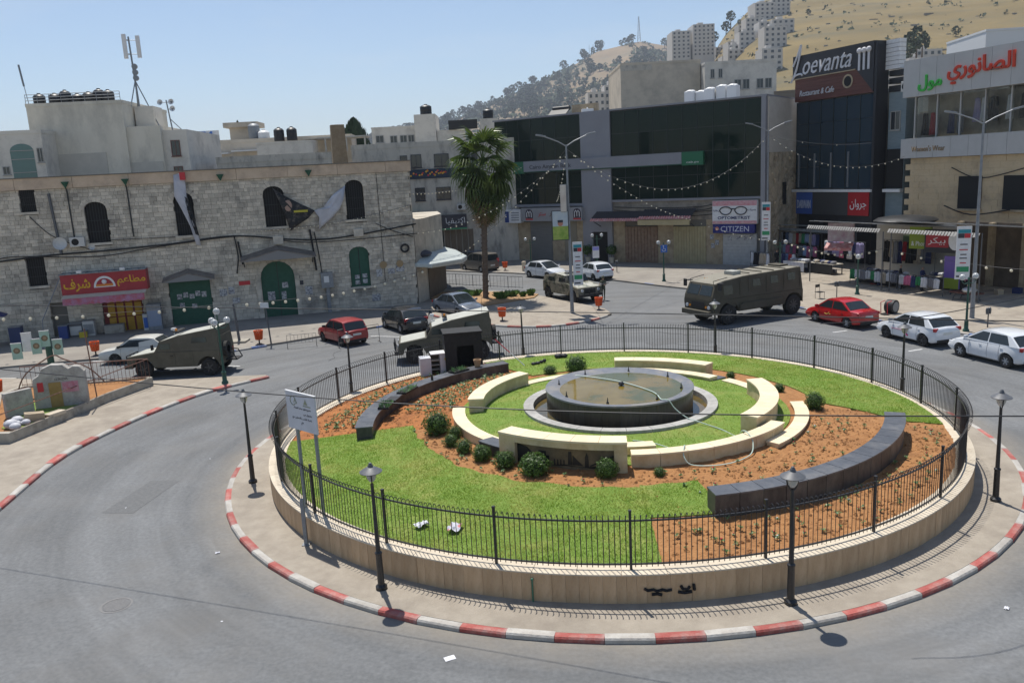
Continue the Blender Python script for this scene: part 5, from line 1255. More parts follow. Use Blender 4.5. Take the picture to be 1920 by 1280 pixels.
for k in range(5): MB().box(-3.2 + k * .95, -3.14 + k * .95, -1.02, 1.02, 2.82, 2.87).build('roof_rib', m_truck, tk)
MB().box(.7, 1.3, -.4, .4, 2.72, 2.95).build('roof_hatch', M('hatch_pale', (.36, .36, .32), rough=.6), tk, bevel=.03); MB().box(-3.3, -2.6, -.8, .2, 2.82, 2.95).build('roof_hatch', m_truck, tk, bevel=.03)
for s in (1, -1):
    MB().add([(3.555, s * .05, 1.80), (3.555, s * 1.08, 1.80), (3.325, s * 1.0, 2.34), (3.325, s * .05, 2.34)], [(0, 1, 2, 3) if s > 0 else (3, 2, 1, 0)]).build('windscreen', m_armg, tk, loc=(.02, 0, 0))
    y = lambda z: s * (f(z) + .014)
    for (x0, x1, z0, z1) in ((2.05, 2.75, 1.78, 2.3), (-.1, .5, 2.05, 2.48), (-1.5, -.9, 2.08, 2.52), (-2.9, -2.3, 2.12, 2.56)): MB().add([(x0, y(z0), z0), (x1, y(z0), z0), (x1, y(z1), z1), (x0, y(z1), z1)], [(0, 1, 2, 3) if s < 0 else (3, 2, 1, 0)]).build('side_window', m_armg, tk)
    MB().add([(1.85, y(1.5), 1.0), (2.95, y(1.5), 1.5), (2.95, y(1.6), 1.6), (2.75, y(2.5), 2.45), (1.85, y(2.5), 2.5)], [(0, 1, 2, 3, 4) if s < 0 else (4, 3, 2, 1, 0)]).build('door', m_truck, tk, loc=(0, -s * .006, 0))
    MB().box(-1.7, 1.4, s * (w + .001), s * (w + .09), .78, 1.2).build('side_locker', m_truck, tk, bevel=.02)
    MB().obox((3.3, s * (w + .28), 2.35), (.08, .24, .42)).obox((3.1, s * (w + .12), 2.5), (.3, .3, .04)).build('mirror', m_trim, tk)
    MB().cyl((3.6, s * .95, 1.12), (3.66, s * .95, 1.12), .11, .11, 12).build('headlight', m_head, tk); MB().cyl((3.6, s * .70, 1.12), (3.65, s * .70, 1.12), .07, .07, 10).build('indicator', m_amber, tk); MB().box(-3.53, -3.5, s * 1.05 - .07, s * 1.05 + .07, 1.3, 1.5).build('taillight', m_tail, tk)
    for a in ax: wheel(tk, a, s * (w - .18), rw, .36, s, m_rimd, 8)
    for xx in (2.4, 2.6): MB().cyl((xx, s * .6, 2.5), (xx, s * .6, 2.62), .05, .04, 6).build('marker_lamp', m_amber, tk)
for s in (1, -1):
    for xx in (1.5, .85, -.55, -1.95, -3.25): MB().box(xx - .012, xx + .012, s * (f(2.0) + .002), s * (f(2.0) + .03), 1.52, 2.7).build('panel_rib', m_truck, tk)
    for xx in (-1.2, .1, 1.1): MB().box(xx, xx + .5, s * (w + .091), s * (w + .1), .84, 1.14).build('locker_door', m_truck, tk)
    MB().tube([(3.3, s * 1.0, 2.46), (3.34, s * 1.0, 2.62), (2.3, s * 1.0, 2.75)], .02, 5).build('grab_rail', m_trim, tk)
    MB().box(1.45, 1.8, s * (w + .02), s * (w + .2), .55, .6).build('step', m_trim, tk)
for yy in (-.5, 0, .5): MB().tube([(3.56, yy, 1.78), (3.4, yy + .15, 2.2)], .012, 4).build('wiper', m_trim, tk)
MB().box(3.56, 3.86, -1.2, 1.2, .62, .92).build('front_bumper', m_truck, tk, bevel=.03)
MB().box(3.60, 3.64, -.55, .55, 1.0, 1.4).build('grille', m_trim, tk); MB().box(-3.53, -3.501, -.8, .8, .9, 2.6).build('rear_door', m_truck, tk)
# ================================================================ stone building on the left
m_stone = M('old_limestone', (.48, .435, .36), (.59, .535, .445), scale=2.6, rough=.93, bump=.5, bscale=12, c3=(.22, .205, .18), s3=.42, isl=.2)
m_stone1 = M('old_limestone_block', (.48, .435, .36), (.59, .535, .445), scale=2.6, rough=.93, bump=.5, bscale=12, c3=(.24, .22, .19), s3=.42, obj_rnd=.2)
m_dress = M('dressed_limestone', (.52, .47, .39), (.60, .55, .46), scale=3, rough=.9, bump=.3, c3=(.26, .24, .21), s3=.9, obj_rnd=.12)
m_dark = M('dark_interior', (.012, .012, .012), rough=.8)
m_core2 = M('mortar', (.16, .15, .13), rough=.95)
m_plast = M('cornice_plaster', (.52, .40, .29), (.58, .46, .34), scale=1.6, rough=.9, c3=(.34, .26, .20), s3=.5, bump=.2, obj_rnd=.05)
m_iron2 = M('window_iron', (.03, .032, .034), rough=.6)
m_gdoor = M('green_door', (.012, .075, .045), (.02, .095, .06), scale=4, rough=.6)
m_paper = M('torn_paper', (.50, .50, .50), (.20, .20, .22), scale=9, rough=.8, lo=.45, hi=.55)
SB = empty('stone_building', (-18.07, 57.98, 0), R(15.5), 'long old stone building with arched black windows and beige cornice', 'building')
U0, U1, ZT = -24.0, 11.7, 9.8
# openings: u0, u1, z0, z1 (spring line), rise
OPEN = [(-9.98, -8.62, 6.15, 8.35, .48), (-4.42, -3.2, 6.25, 8.65, .48), (1.4, 2.78, 6.45, 8.75, .48), (7.02, 8.3, 6.6, 8.9, .48), (-13.65, -12.75, 8.4, 9.8, 0), (-13.9, -12.8, 3.6, 5.45, 0), (-5.45, -2.75, 0, 3.2, 0), (.65, 2.95, 0, 2.95, 1.1), (6.9, 8.3, 1.75, 4.15, .5), (-9.75, -7.25, 0, 2.55, 0), (-19.2, -17.8, 6.1, 8.3, .45), (-18.6, -16.6, 0, 3.0, 0), (-12.9, -11.9, .0, 2.2, 0)]
def blocked(u0, u1, z0, z1):
    for a, b, c, d, rise in OPEN:
        if u1 > a and u0 < b and z1 > c and z0 < d: return True
        if rise and u1 > a and u0 < b and z1 > d and z0 < d + rise:
            m = (a + b) / 2; h = (b - a) / 2; un = min(max(m, u0), u1); zn = max(z0, d)
            if ((un - m) / h) ** 2 + ((zn - d) / rise) ** 2 < 1: return True
    return False
stones = []
z = .02
while z < ZT - .1:
    h = min(rnd.choice((.21, .24, .27, .30)), ZT - z); u = U0 - rnd.uniform(0, .4)
    while u < U1:
        w = rnd.choice((.24, .30, .36, .42, .50)); a, b = max(u, U0), min(u + w, U1); u += w
        if b - a < .12: continue
        if not blocked(a, b, z, z + h): stones.append((a, b, z, z + h)); continue
        # trim the stone beside an opening
        for oa, ob, oc, od, rise in OPEN:
            if b > oa and a < ob and z + h > oc and z < od + rise * .5:
                if a < oa - .08 and not blocked(a, oa, z, z + h): stones.append((a, oa, z, z + h))
                if b > ob + .08 and not blocked(ob, b, z, z + h): stones.append((ob, b, z, z + h))
    z += h
vis = sorted(stones, key=lambda s: -(s[1] - s[0]) * (s[3] - s[2]) if s[0] > -15 else 0)
big = set(vis[:300]); ms = MB()
def stone_verts(a, b, z0, z1, d): g = .003; return [(a + g, d + .015, z0 + g), (b - g, d + .015, z0 + g), (b - g, d + .015, z1 - g), (a + g, d + .015, z1 - g), (a + .02, d, z0 + .02), (b - .02, d, z0 + .02), (b - .02, d, z1 - .02), (a + .02, d, z1 - .02), (a + g, .3, z0 + g), (b - g, .3, z0 + g), (b - g, .3, z1 - g), (a + g, .3, z1 - g)]
SF = [(4, 5, 6, 7), (0, 1, 5, 4), (1, 2, 6, 5), (2, 3, 7, 6), (3, 0, 4, 7), (0, 8, 9, 1), (1, 9, 10, 2), (2, 10, 11, 3), (3, 11, 8, 0)]
wallp = MB().box(U0, U1, .295, .32, 0, ZT)
wp = MB().prism([(U0, .32), (U1, .32), (U1 + 1, 14), (U0, 14)], 0, ZT).build('wall', m_core2, SB)
for s in stones:
    d = rnd.uniform(-.012, .012)
    if s in big: MB().add(stone_verts(*s, d), SF).build('stone', m_stone1, wp)
    else: ms.add(stone_verts(*s, d), SF)
ms.build('stones', m_stone, wp, kind='stuff')
# right-hand return wall courses
mr = MB(); z = .02
while z < ZT - .1:
    h = min(rnd.choice((.26, .29, .32, .36)), ZT - z); t = .35 - rnd.uniform(0, .3)
    while t < 13.6:
        w = rnd.choice((.4, .5, .6)); a, b = max(.32, t), t + w; t += w; e = U1 + (a + b) / 2 / 13.68
        mr.box(e - .05, e + .035 + rnd.uniform(0, .012), a + .006, b - .006, z + .006, z + h - .006)
    z += h
mr.build('stones', m_stone, wp, kind='stuff')
# cornice blocks
u = U0
while u < U1 + .1:
    b = min(u + 3.4, U1 + .12); MB().box(u + .01, b - .01, -.12, .6, ZT + .004, 10.52).build('cornice_block', m_plast, SB); u += 3.4
MB().box(U0, U1 + .14, -.2, .7, 10.525, 10.58).build('coping', m_core2, SB)
MB().prism([(U0, .7), (U1, .7), (U1 + 1, 14), (U0, 14)], 9.82, 10.2).build('roof', m_conc, SB)
def window_fill(a, b, z0, z1, rise, kind='dark'):
    n = 10; m = (a + b) / 2; h = (b - a) / 2
    out = [(a, z0), (b, z0), (b, z1)] + ([(m + h * math.cos(R(180 * i / n)), z1 + rise * math.sin(R(180 * i / n))) for i in range(1, n)] if rise else []) + [(a, z1)]
    mat = m_dark if kind == 'dark' else m_gdoor
    yy = .26 if kind == 'dark' else .2
    k = len(out)
    w = MB().add([(x, yy, z) for x, z in out] + [(x, yy + .03, z) for x, z in out], [tuple(range(k)), tuple(range(2 * k - 1, k - 1, -1))]).build('window' if kind != 'door' else 'door', mat, SB)
    if rise:
        nv = 9
        for i in range(nv):
            t0, t1 = R(180 * i / nv + .6), R(180 * (i + 1) / nv - .6); q = []
            for t, rr in ((t0, 0), (t1, 0), (t1, .30), (t0, .30)): q.append((m + (h + rr) * math.cos(t), z1 + (rise + rr) * math.sin(t)))
            MB().add([(x, -.03, zz) for x, zz in q] + [(x, .25, zz) for x, zz in q], [(0, 1, 2, 3)[::-1], (0, 1, 5, 4), (1, 2, 6, 5), (2, 3, 7, 6), (3, 0, 4, 7)]).build('arch_stone', m_dress, SB)
    if kind == 'dark':
        MB().box(a - .12, b + .12, -.09, .2, z0 - .16, z0 - .005).build('sill', m_dress, SB)
        for i in range(1, 8): x = a + (b - a) * i / 8; MB().box(x - .012, x + .012, .12, .14, z0, z1 + (rise * math.sqrt(max(0, 1 - ((x - m) / h) ** 2)) if rise else 0)).build('bar', m_iron2, w)
        for zz in (.33, .66): MB().box(a, b, .11, .14, z0 + (z1 - z0) * zz - .015, z0 + (z1 - z0) * zz + .015).build('bar', m_iron2, w)
    return w
for i, (a, b, z0, z1, rise) in enumerate(OPEN):
    if i in (0, 1, 2, 3, 4, 5, 10, 11): window_fill(a, b, z0, z1, rise)
gw = window_fill(6.9, 8.3, 1.75, 4.15, .5, 'green'); MB().box(7.58, 7.62, .17, .2, 1.75, 4.6).build('seam', m_iron2, gw); MB().box(6.75, 8.45, -.1, .2, 1.6, 1.745).build('sill', m_dress, SB)
for (x, z) in ((7.2, 2.3), (7.75, 2.35), (7.2, 1.9), (7.75, 1.95)): MB().box(x, x + .34, .18, .19, z, z + .3).build('notice', m_paper, gw)
ad = window_fill(.65, 2.95, 0, 2.95, 1.1, 'door')
MB().box(1.78, 1.82, .17, .2, 0, 4.0).build('seam', m_iron2, ad)
for (x, z, w, h) in ((1.0, 1.3, .5, .6), (1.95, 1.3, .32, .55), (2.05, 2.1, .4, .4)): MB().box(x, x + w, .18, .195, z, z + h).build('notice', m_paper, ad)
for s in (0, 1):
    for k in range(7): x = (.33, 2.96)[s]; MB().box(x, x + .31, -.06, .22, .01 + k * .43, .425 + k * .43).build('jamb_stone', m_dress, SB)
gg = MB().box(-5.45, -2.75, .18, .22, 0, 3.2).build('gate', m_gdoor, SB)
for k in range(6): MB().box(-5.4 + k * .45, -5.02 + k * .45, .165, .18, .1, 3.1).build('gate_panel', m_gdoor, gg)
for (x, z) in ((-5.0, 1.9), (-4.6, 2.0), (-4.2, 1.9), (-3.8, 2.05), (-3.4, 1.95), (-4.9, 1.3), (-4.1, 1.2)): MB().box(x, x + .32, .15, .163, z, z + rnd.uniform(.25, .4)).build('notice', m_paper, gg)
# gabled tin canopies over the doors
def canopy(u0, u1, z, rise, out, mat, name='canopy'):
    c = (u0 + u1) / 2
    MB().add([(u0, -.02, z), (c, -.02, z + rise), (u1, -.02, z), (u0 - .05, -out, z - .25), (c, -out, z + rise - .25), (u1 + .05, -out, z - .25)] + [(u0, -.02, z - .05), (c, -.02, z + rise - .05), (u1, -.02, z - .05), (u0 - .05, -out, z - .3), (c, -out, z + rise - .3), (u1 + .05, -out, z - .3)], [(0, 1, 4, 3), (1, 2, 5, 4), (9, 10, 7, 6), (10, 11, 8, 7), (3, 4, 10, 9), (4, 5, 11, 10), (0, 3, 9, 6), (2, 8, 11, 5)]).build(name, mat, SB)
    MB().add([(u0, -out + .02, z - .3), (u1, -out + .02, z - .3), (c, -out + .02, z + rise - .28)], [(0, 1, 2)]).build('gable', M('gable_grey', (.22, .22, .22), rough=.8), SB)
m_tin = M('rusty_tin', (.14, .115, .095), (.22, .19, .16), scale=3, rough=.7)
canopy(-.5, 4.5, 4.55, .62, 1.3, m_tin); canopy(-5.7, -2.4, 3.5, .5, .8, m_tin)
for s in (-.35, 4.3): MB().tube([(s, -.02, 3.8), (s, -1.1, 4.3)], .04, 5).build('bracket', m_iron2, SB)
# drain spouts
for u, zz in ((-10.8, 6.6), (-7.2, 6.4), (-1.25, 0), (4.6, 0)):
    MB().lathe([(.02, -.42), (.06, -.35), (.24, -.02), (.24, 0), (.001, -.05)], 10).build('rain_head', m_gdoor, SB, loc=(u, -.3, 10.2))
    if zz: MB().tube([(u, -.25, 9.8), (u, -.06, 9.6), (u + .02, -.06, zz)], .045, 6).build('down_pipe', m_iron2, SB)
MB().tube([(-11.9, -.07, 9.5), (-11.7, -.07, 5.6)], .09, 6).build('down_pipe', m_meter, SB)
# cable bundles sagging along the front
m_cable = M('black_cable', (.015, .015, .016), rough=.7)
def cable(pts, r=.02, parent=SB, name='cable', mat=None): MB().tube(smooth_path(pts, 5), r, 5).build(name, mat or m_cable, parent, smooth=True)
cable([(-15.5, -.1, 5.35), (-12.2, -.12, 5.55), (-9, -.12, 5.6), (-4.9, -.12, 5.75), (-.8, -.12, 6.0), (3.4, -.12, 5.45), (6.5, -.12, 5.4), (11.9, -.1, 6.0)], .055)
cable([(-15.5, -.12, 5.5), (-14.2, -.12, 5.6), (-9.5, -.15, 5.25), (-5.7, -.14, 5.62), (0, -.14, 5.95), (4.2, -.14, 5.2), (12, -.1, 5.3)], .03)
cable([(-13.2, -.1, 8.1), (-12.2, -.12, 6.9), (-11, -.12, 6.2), (-9.8, -.1, 5.7)], .03); cable([(-10.1, -.06, 6.3), (-7, -.1, 6.25), (-4.6, -.08, 6.2)], .02)
cable([(4.3, -.08, 6.1), (4.4, -.1, 5.0), (4.5, -.1, 3.2)], .07); cable([(4.6, -.08, 5.9), (4.75, -.1, 4.6), (4.9, -.1, 2.6)], .04); cable([(-.8, -.08, 5.95), (-.7, -.1, 4.6), (-.9, -.08, 3.4)], .045); cable([(-.6, -.08, 5.6), (-.45, -.08, 4.0)], .06)
cable([(9.0, -.1, 6.2), (10.2, -.1, 5.6), (11.6, -.1, 5.1)], .03); cable([(9.3, -.06, 9.8), (9.35, -.06, 2.0)], .02)
# air conditioner, dishes, meter box, discs, coil, plates
ac = empty('air_conditioner', (0, 0, 0), 0); ac.parent = SB
m_acw = M('ac_white', (.52, .52, .50), rough=.5)
def ac_unit(parent, x, y, z, w=.9, h=.62, loc=None, rz=0):
    r = MB().box(-w / 2, w / 2, -.35, 0, 0, h).build('air_conditioner', m_acw, parent, (x, y, z), (0, 0, rz), bevel=.02)
    MB().lathe([(.001, 0), (h * .36, 0)], 16).build('fan_grille', m_dark, r, (-w * .12, -.357, h * .5), (math.pi / 2, 0, 0)); return r
bpy.data.objects.remove(ac); ac_unit(SB, -10.6, -.06, 6.0)
for x, z, s in ((-11.6, 6.25, .42), (-9.75, 5.9, .2)): MB().lathe([(.001, 0), (s * .6, .05), (s, .16)], 16).build('satellite_dish', m_acw, SB, (x, -.5, z), (R(75), 0, .2))
mx = MB().box(4.75, 5.6, -.45, -.02, 1.9, 3.0).build('meter_box', m_pole, SB, bevel=.02); MB().box(4.95, 5.3, -.46, -.451, 2.3, 2.75).build('meter_face', m_white_s, mx); MB().box(5.05, 5.3, -.3, -.05, 0, 1.9).build('meter_stand', m_pole, mx)
for x in (9.3, 10.5): MB().cyl((x, -.02, 3.2), (x, -.08, 3.2), .26, .26, 14).build('wall_disc', M('tan_disc', (.34, .24, .13), rough=.9), SB)
MB().lathe([(.2, -.05), (.34, -.05), (.34, .05), (.2, .05), (.2, -.05)], 14).build('cable_coil', m_cable, SB, (10.95, -.15, 4.3), (math.pi / 2, 0, 0))
for (x, z, w, h, m) in ((-.85, 2.55, .75, .28, m_red), (3.1, 2.25, .42, .3, m_txt_dark), (3.1, 2.7, .2, .2, m_txt_dark), (8.75, 2.35, .42, .55, m_paper), (9.6, 2.5, .5, .4, m_paper), (10.2, 2.6, .6, .5, m_paper), (-2.2, 1.9, .5, .5, m_paper), (-1.6, 2.0, .4, .5, m_paper), (3.6, 1.5, .5, .6, m_paper), (-1.4, 1.3, .5, .4, m_paper), (8.3, .6, .6, .5, m_paper)):
    MB().box(x, x + w, -.035, -.016, z, z + h).build('wall_notice', m, SB)
# carved brackets under the windows
for x, z in ((2.1, 5.55), (7.7, 5.7)): MB().prism([(-.35, -.2), (.35, -.2), (.35, 0), (-.35, 0)], -.35, .25).build('carved_block', m_dress, SB, (x, -.02, z), bevel=.06)
# chimney on the roof
MB().lathe([(.82, 0), (.72, 3.4), (.001, 3.45)], 4).build('chimney', M('chimney_stone', (.17, .13, .085), (.22, .175, .12), scale=3, rough=.95, bump=.5), SB, (7.4, 6.6, 10.2), (0, 0, R(45)), smooth=False)

# restaurant sign and front
m_signred = M('sign_red', (.30, .022, .03), (.36, .03, .04), scale=2, rough=.5); m_gold = M('sign_yellow', (.62, .36, .02), rough=.5); m_dred = M('dark_red_frame', (.16, .015, .015), rough=.6); m_yel = M('door_yellow', (.48, .27, .02), (.40, .22, .02), scale=3, rough=.6)
sg = empty('shop_sign', (-18.07, 57.98, 0), R(15.5), 'red restaurant sign box with yellow Arabic lettering on the stone building', 'sign')
MB().box(-11.8, -6.6, -1.1, -.02, 2.95, 4.25).build('sign_box', m_signred, sg)
for k in range(13): MB().box(-11.85 + k * .405, -11.47 + k * .405, -1.2, .0, 4.26, 4.31 + (k % 2) * .03).build('roof_sheet', m_pole, sg)
text(arabic('\u0645\u0637\u0627\u0639\u0645'), 1.75, .72, m_gold, sg, (-7.55, -1.11, 3.62), depth=.03, bold=.02)
text(arabic('\u0634\u0631\u0641'), 1.6, .85, m_gold, sg, (-10.85, -1.11, 3.55), depth=.03, bold=.02)
lg = MB().lathe([(.001, 0), (.66, 0)], 18, a1=math.pi, a0=0).build('logo_dome', m_white_s, sg, (-9.2, -1.112, 3.3), (math.pi / 2, 0, 0)); lg.scale = (1, 1.1, 1)
l2 = MB().lathe([(.001, 0), (.52, 0)], 18, a1=math.pi, a0=0).build('logo_dome_inner', m_signred, sg, (-9.2, -1.118, 3.36), (math.pi / 2, 0, 0)); MB().box(-9.72, -8.68, -1.125, -1.12, 3.36, 3.5).build('logo_band', M('logo_orange', (.6, .2, .03), rough=.5), sg); MB().sphere((-9.2, -1.12, 3.66), .16, 8, 6).build('logo_mark', m_white_s, sg)
for k in range(12):
    MB().add([(-11.7 + k * .41, -1.75, 2.78), (-11.29 + k * .41, -1.75, 2.78), (-11.29 + k * .41, -1.85, 2.38), (-11.5 + k * .41, -1.86, 2.32), (-11.7 + k * .41, -1.85, 2.38)], [(0, 1, 2, 3, 4)]).build('valance_flap', M('valance_red', (.42, .08, .09), (.38, .2, .3), scale=3, rough=.7), sg)
MB().add([(-11.75, -1.1, 2.95), (-6.7, -1.1, 2.95), (-6.7, -1.76, 2.79), (-11.75, -1.76, 2.79)], [(0, 1, 2, 3)]).build('awning_top', m_cap, sg)
for k in (0, 1, 2, 3, 8, 9, 10, 11): MB().lathe([(.001, 0), (.15, 0)], 10, a0=0, a1=math.pi).build('valance_print', m_blue_s if k % 2 else m_white_s, sg, (-11.5 + k * .41, -1.83, 2.42), (math.pi / 2 - .2, 0, 0))
for x in (-10.6, -8.0): MB().box(x - .15, x + .15, -1.25, -.95, 4.34, 4.5).build('flood_light', m_white_s, sg)
MB().tube([(-11.8, -1.1, 4.1), (-12.9, -2.3, 1.6), (-13.0, -2.4, .1)], .03, 5).build('stay', m_pole, sg)
yd = empty('shop_door', (-18.07, 57.98, 0), R(15.5), 'yellow panelled shop door in dark red frame below the restaurant sign', 'door')
MB().box(-9.75, -7.25, .16, .22, 0, 2.55).build('door_leaf', m_dred, yd)
for k in range(4):
    for z0, z1 in ((.1, 1.05), (1.12, 2.0)): MB().box(-9.45 + k * .56, -9.02 + k * .56, .12, .158, z0, z1).build('door_panel', m_yel, yd)
    MB().box(-9.45 + k * .56, -9.02 + k * .56, .12, .158, 2.07, 2.4).build('door_panel', m_yel, yd)
def boxthing(name, label, cat, u, y, z, size, mat, extra=None):
    r = empty(name, tuple(SBm @ Vector((u, y, z))), R(15.5), label, cat)
    MB().box(-size[0] / 2, size[0] / 2, -size[1] / 2, size[1] / 2, 0, size[2]).build('body', mat, r, bevel=.015)
    if extra: MB().box(-size[0] / 2 + .04, size[0] / 2 - .04, -size[1] / 2 - .012, -size[1] / 2, size[2] * .15, size[2] * .8).build('front_panel', extra, r)
    MB().box(-size[0] / 2 - .02, size[0] / 2 + .02, -size[1] / 2 - .02, size[1] / 2 + .02, size[2], size[2] + .04).build('top', m_pole, r); return r
SBm = Matrix.Translation((-18.07, 57.98, .1)) @ Matrix.Rotation(R(15.5), 4, 'Z')
boxthing('fridge', 'grey drinks fridge beside the yellow panelled door', 'fridge', -6.5, -.5, 0, (.9, .6, 1.7), m_pole, M('fridge_blue', (.25, .3, .4), rough=.4))
boxthing('water_cooler', 'white water cooler between the yellow door and the drinks fridge', 'water cooler', -7.05, -.5, 0, (.4, .4, 1.1), m_acw, m_blue_s)
boxthing('gas_cooker', 'white metal cooker under the restaurant sign left of the yellow door', 'cooker', -10.6, -.6, 0, (.7, .6, 1.0), m_acw, m_pole)
boxthing('work_table', 'dark counter with white front left of the cooker', 'counter', -11.4, -.5, 0, (.8, .6, .9), m_meter, m_acw)
boxthing('blue_barrel', 'blue plastic container standing left of the dark counter', 'container', -12.1, -.9, 0, (.55, .5, .85), M('blue_plastic', (.03, .06, .22), rough=.5))
boxthing('yellow_crate', 'yellow plastic crate on the ground before the cooker', 'crate', -10.9, -1.2, 0, (.45, .35, .4), M('yellow_plastic', (.55, .42, .03), rough=.5))
boxthing('stone_bench', 'low concrete ledge along the wall right of the cooker', 'ledge', -9.9 + .8, -.45, 0, (1.2, .5, .55), m_plant)
boxthing('blue_bin', 'blue wheeled bin at the far left end of the stone building', 'bin', -14.8, -1.2, 0, (.7, .7, 1.1), M('bin_blue', (.03, .05, .14), rough=.5))
um = empty('umbrella', tuple(SBm @ Vector((-16.0, -2.6, 0))), 0, 'dark blue street umbrella by the left end of the stone building', 'umbrella')
MB().cyl((0, 0, 0), (0, 0, 2.5), .025, .025, 6).build('pole', m_pole, um); MB().lathe([(1.3, 2.05), (1.28, 2.1), (.6, 2.4), (.001, 2.55)], 8).build('canopy', M('umbrella_blue', (.03, .035, .12), rough=.7), um)
# banners hanging on the front
def cloth(name, label, pts, mat, cat='banner'):
    r = empty(name, (-18.07, 57.98, 0), R(15.5), label, cat); return r
m_bwhite = M('banner_white', (.52, .53, .58), (.44, .45, .50), scale=1.5, rough=.8); m_bdark = M('banner_print_dark', (.02, .022, .025), (.10, .09, .08), scale=4, rough=.8, lo=.5, hi=.62)
def sheet_poly(pts, mat, root, name='cloth'):
    n = len(pts); cx_ = sum(p[0] for p in pts) / n; cz_ = sum(p[1] for p in pts) / n; vs = []; fs = []
    rings = [1, .7, .35]
    for q in rings:
        for i, (x, z) in enumerate(pts): vs.append((cx_ + (x - cx_) * q, -.22 - .12 * math.sin(i * 2.1 + q * 5) * (1.2 - q * .6) - .1 * (1 - q), cz_ + (z - cz_) * q))
    vs.append((cx_, -.34, cz_))
    for k in range(2):
        for i in range(n): j = (i + 1) % n; fs.append((k * n + i, k * n + j, (k + 1) * n + j, (k + 1) * n + i))
    for i in range(n): fs.append((2 * n + i, 2 * n + (i + 1) % n, 3 * n))
    o = MB().add(vs, fs).build(name, mat, root, smooth=60); md = o.modifiers.new('s', 'SOLIDIFY'); md.thickness = .012; return o
b1 = cloth('banner', 'torn banner strung between two arched windows, half dark print and half white cloth', None, None)
sheet_poly([(2.1, 9.1), (2.9, 8.5), (3.8, 7.95), (4.8, 7.4), (4.3, 6.9), (3.6, 6.5), (3.0, 6.1), (2.75, 7.1), (2.5, 8.0)], m_bdark, b1, 'printed_cloth')
sheet_poly([(4.75, 7.4), (5.4, 7.6), (6.1, 8.4), (7.05, 9.02), (6.85, 8.1), (6.5, 7.4), (5.85, 6.75), (4.95, 6.1), (5.05, 6.9)], m_bwhite, b1, 'white_cloth')
MB().sphere((0, 0, 0), .34, 10, 7).build('printed_face', M('banner_skin', (.36, .25, .20), rough=.8), b1, (3.0, -.30, 7.85)).scale = (.8, .12, 1.15)
MB().box(3.35, 4.3, -.42, -.40, 7.35, 7.5).build('printed_line', M('banner_yellow', (.45, .40, .05), rough=.8), b1)
b2 = cloth('banner', 'twisted pale banner hanging from the cornice across an arched window', None, None)
sheet_poly([(-4.2, 10.3), (-3.55, 10.45), (-3.5, 9.7), (-3.55, 8.9), (-3.3, 7.8), (-3.15, 6.6), (-3.0, 5.5), (-3.3, 5.6), (-3.55, 6.9), (-3.95, 8.0), (-4.3, 8.9)], m_bwhite, b2, 'white_cloth')
sheet_poly([(-3.75, 8.9), (-3.45, 8.7), (-3.2, 7.4), (-3.05, 6.2), (-3.25, 6.3), (-3.5, 7.5)], m_bdark, b2, 'printed_cloth').location = (0, -.12, 0)
MB().box(-3.8, -3.45, -.45, -.2, 9.95, 10.45).build('red_patch', m_red, b2)
# corner shop with tin awning at the right end
cs = empty('corner_shop', (0, 0, 0), 0, 'one-storey stone corner shop with brown shutters at the end of the stone building', 'shop')
ca = SBm @ Vector((11.75, .1, 0)); ce = (-5.6, 72.0)
MB().prism([(ca.x, ca.y), (-6.15, 62.9), (-5.3, 69.0), (-6.0, 74), (-9.5, 74), (ca.x - .3, ca.y + 2)], 0, 6.3).build('wall', m_stone1, cs)
m_shut = M('brown_shutter', (.13, .10, .07), (.19, .15, .11), scale=3, rough=.75, stretch=(3, 3, .3)); 
dv = Vector((.85, 6.1, 0)); dn = Vector((6.1, -.85, 0)).normalized() * .05
for k in range(14):
    p = Vector((-6.14, 62.95, 0)) + dv * (k / 14) + dn; q = p + dv * (.88 / 14)
    MB().prism([(p.x, p.y), (q.x, q.y), (q.x + dn.x, q.y + dn.y), (p.x + dn.x, p.y + dn.y)], .12, 3.0).build('shutter_slat', m_shut, cs)
aw = MB().add([(-7.7, 61.3, 3.15), (-5.6, 61.0, 3.05), (-3.6, 65.0, 2.9), (-3.3, 67.5, 2.9), (-4.4, 71.5, 3.05), (-6.2, 71.5, 3.6), (-6.2, 63.4, 3.65), (-7.3, 62.3, 3.6)] + [(-7.7, 61.3, 2.85), (-5.6, 61.0, 2.7), (-3.6, 65.0, 2.5), (-3.3, 67.5, 2.5), (-4.4, 71.5, 2.7), (-6.2, 71.5, 3.4), (-6.2, 63.4, 3.4), (-7.3, 62.3, 3.4)], [(0, 1, 2, 3, 4, 5, 6, 7), (15, 14, 13, 12, 11, 10, 9, 8)] + [(i + 8, (i + 1) % 8 + 8, (i + 1) % 8, i) for i in range(8)])
aw.build('awning', M('awning_tin', (.50, .54, .52), (.42, .46, .45), scale=3, rough=.5), cs, bevel=.12)
MB().sphere((0, 0, 0), .9, 10, 6, .35).build('tarpaulin', M('tarp_dark', (.06, .06, .075), rough=.7), cs, (-6.6, 62.8, 3.65), smooth=60)
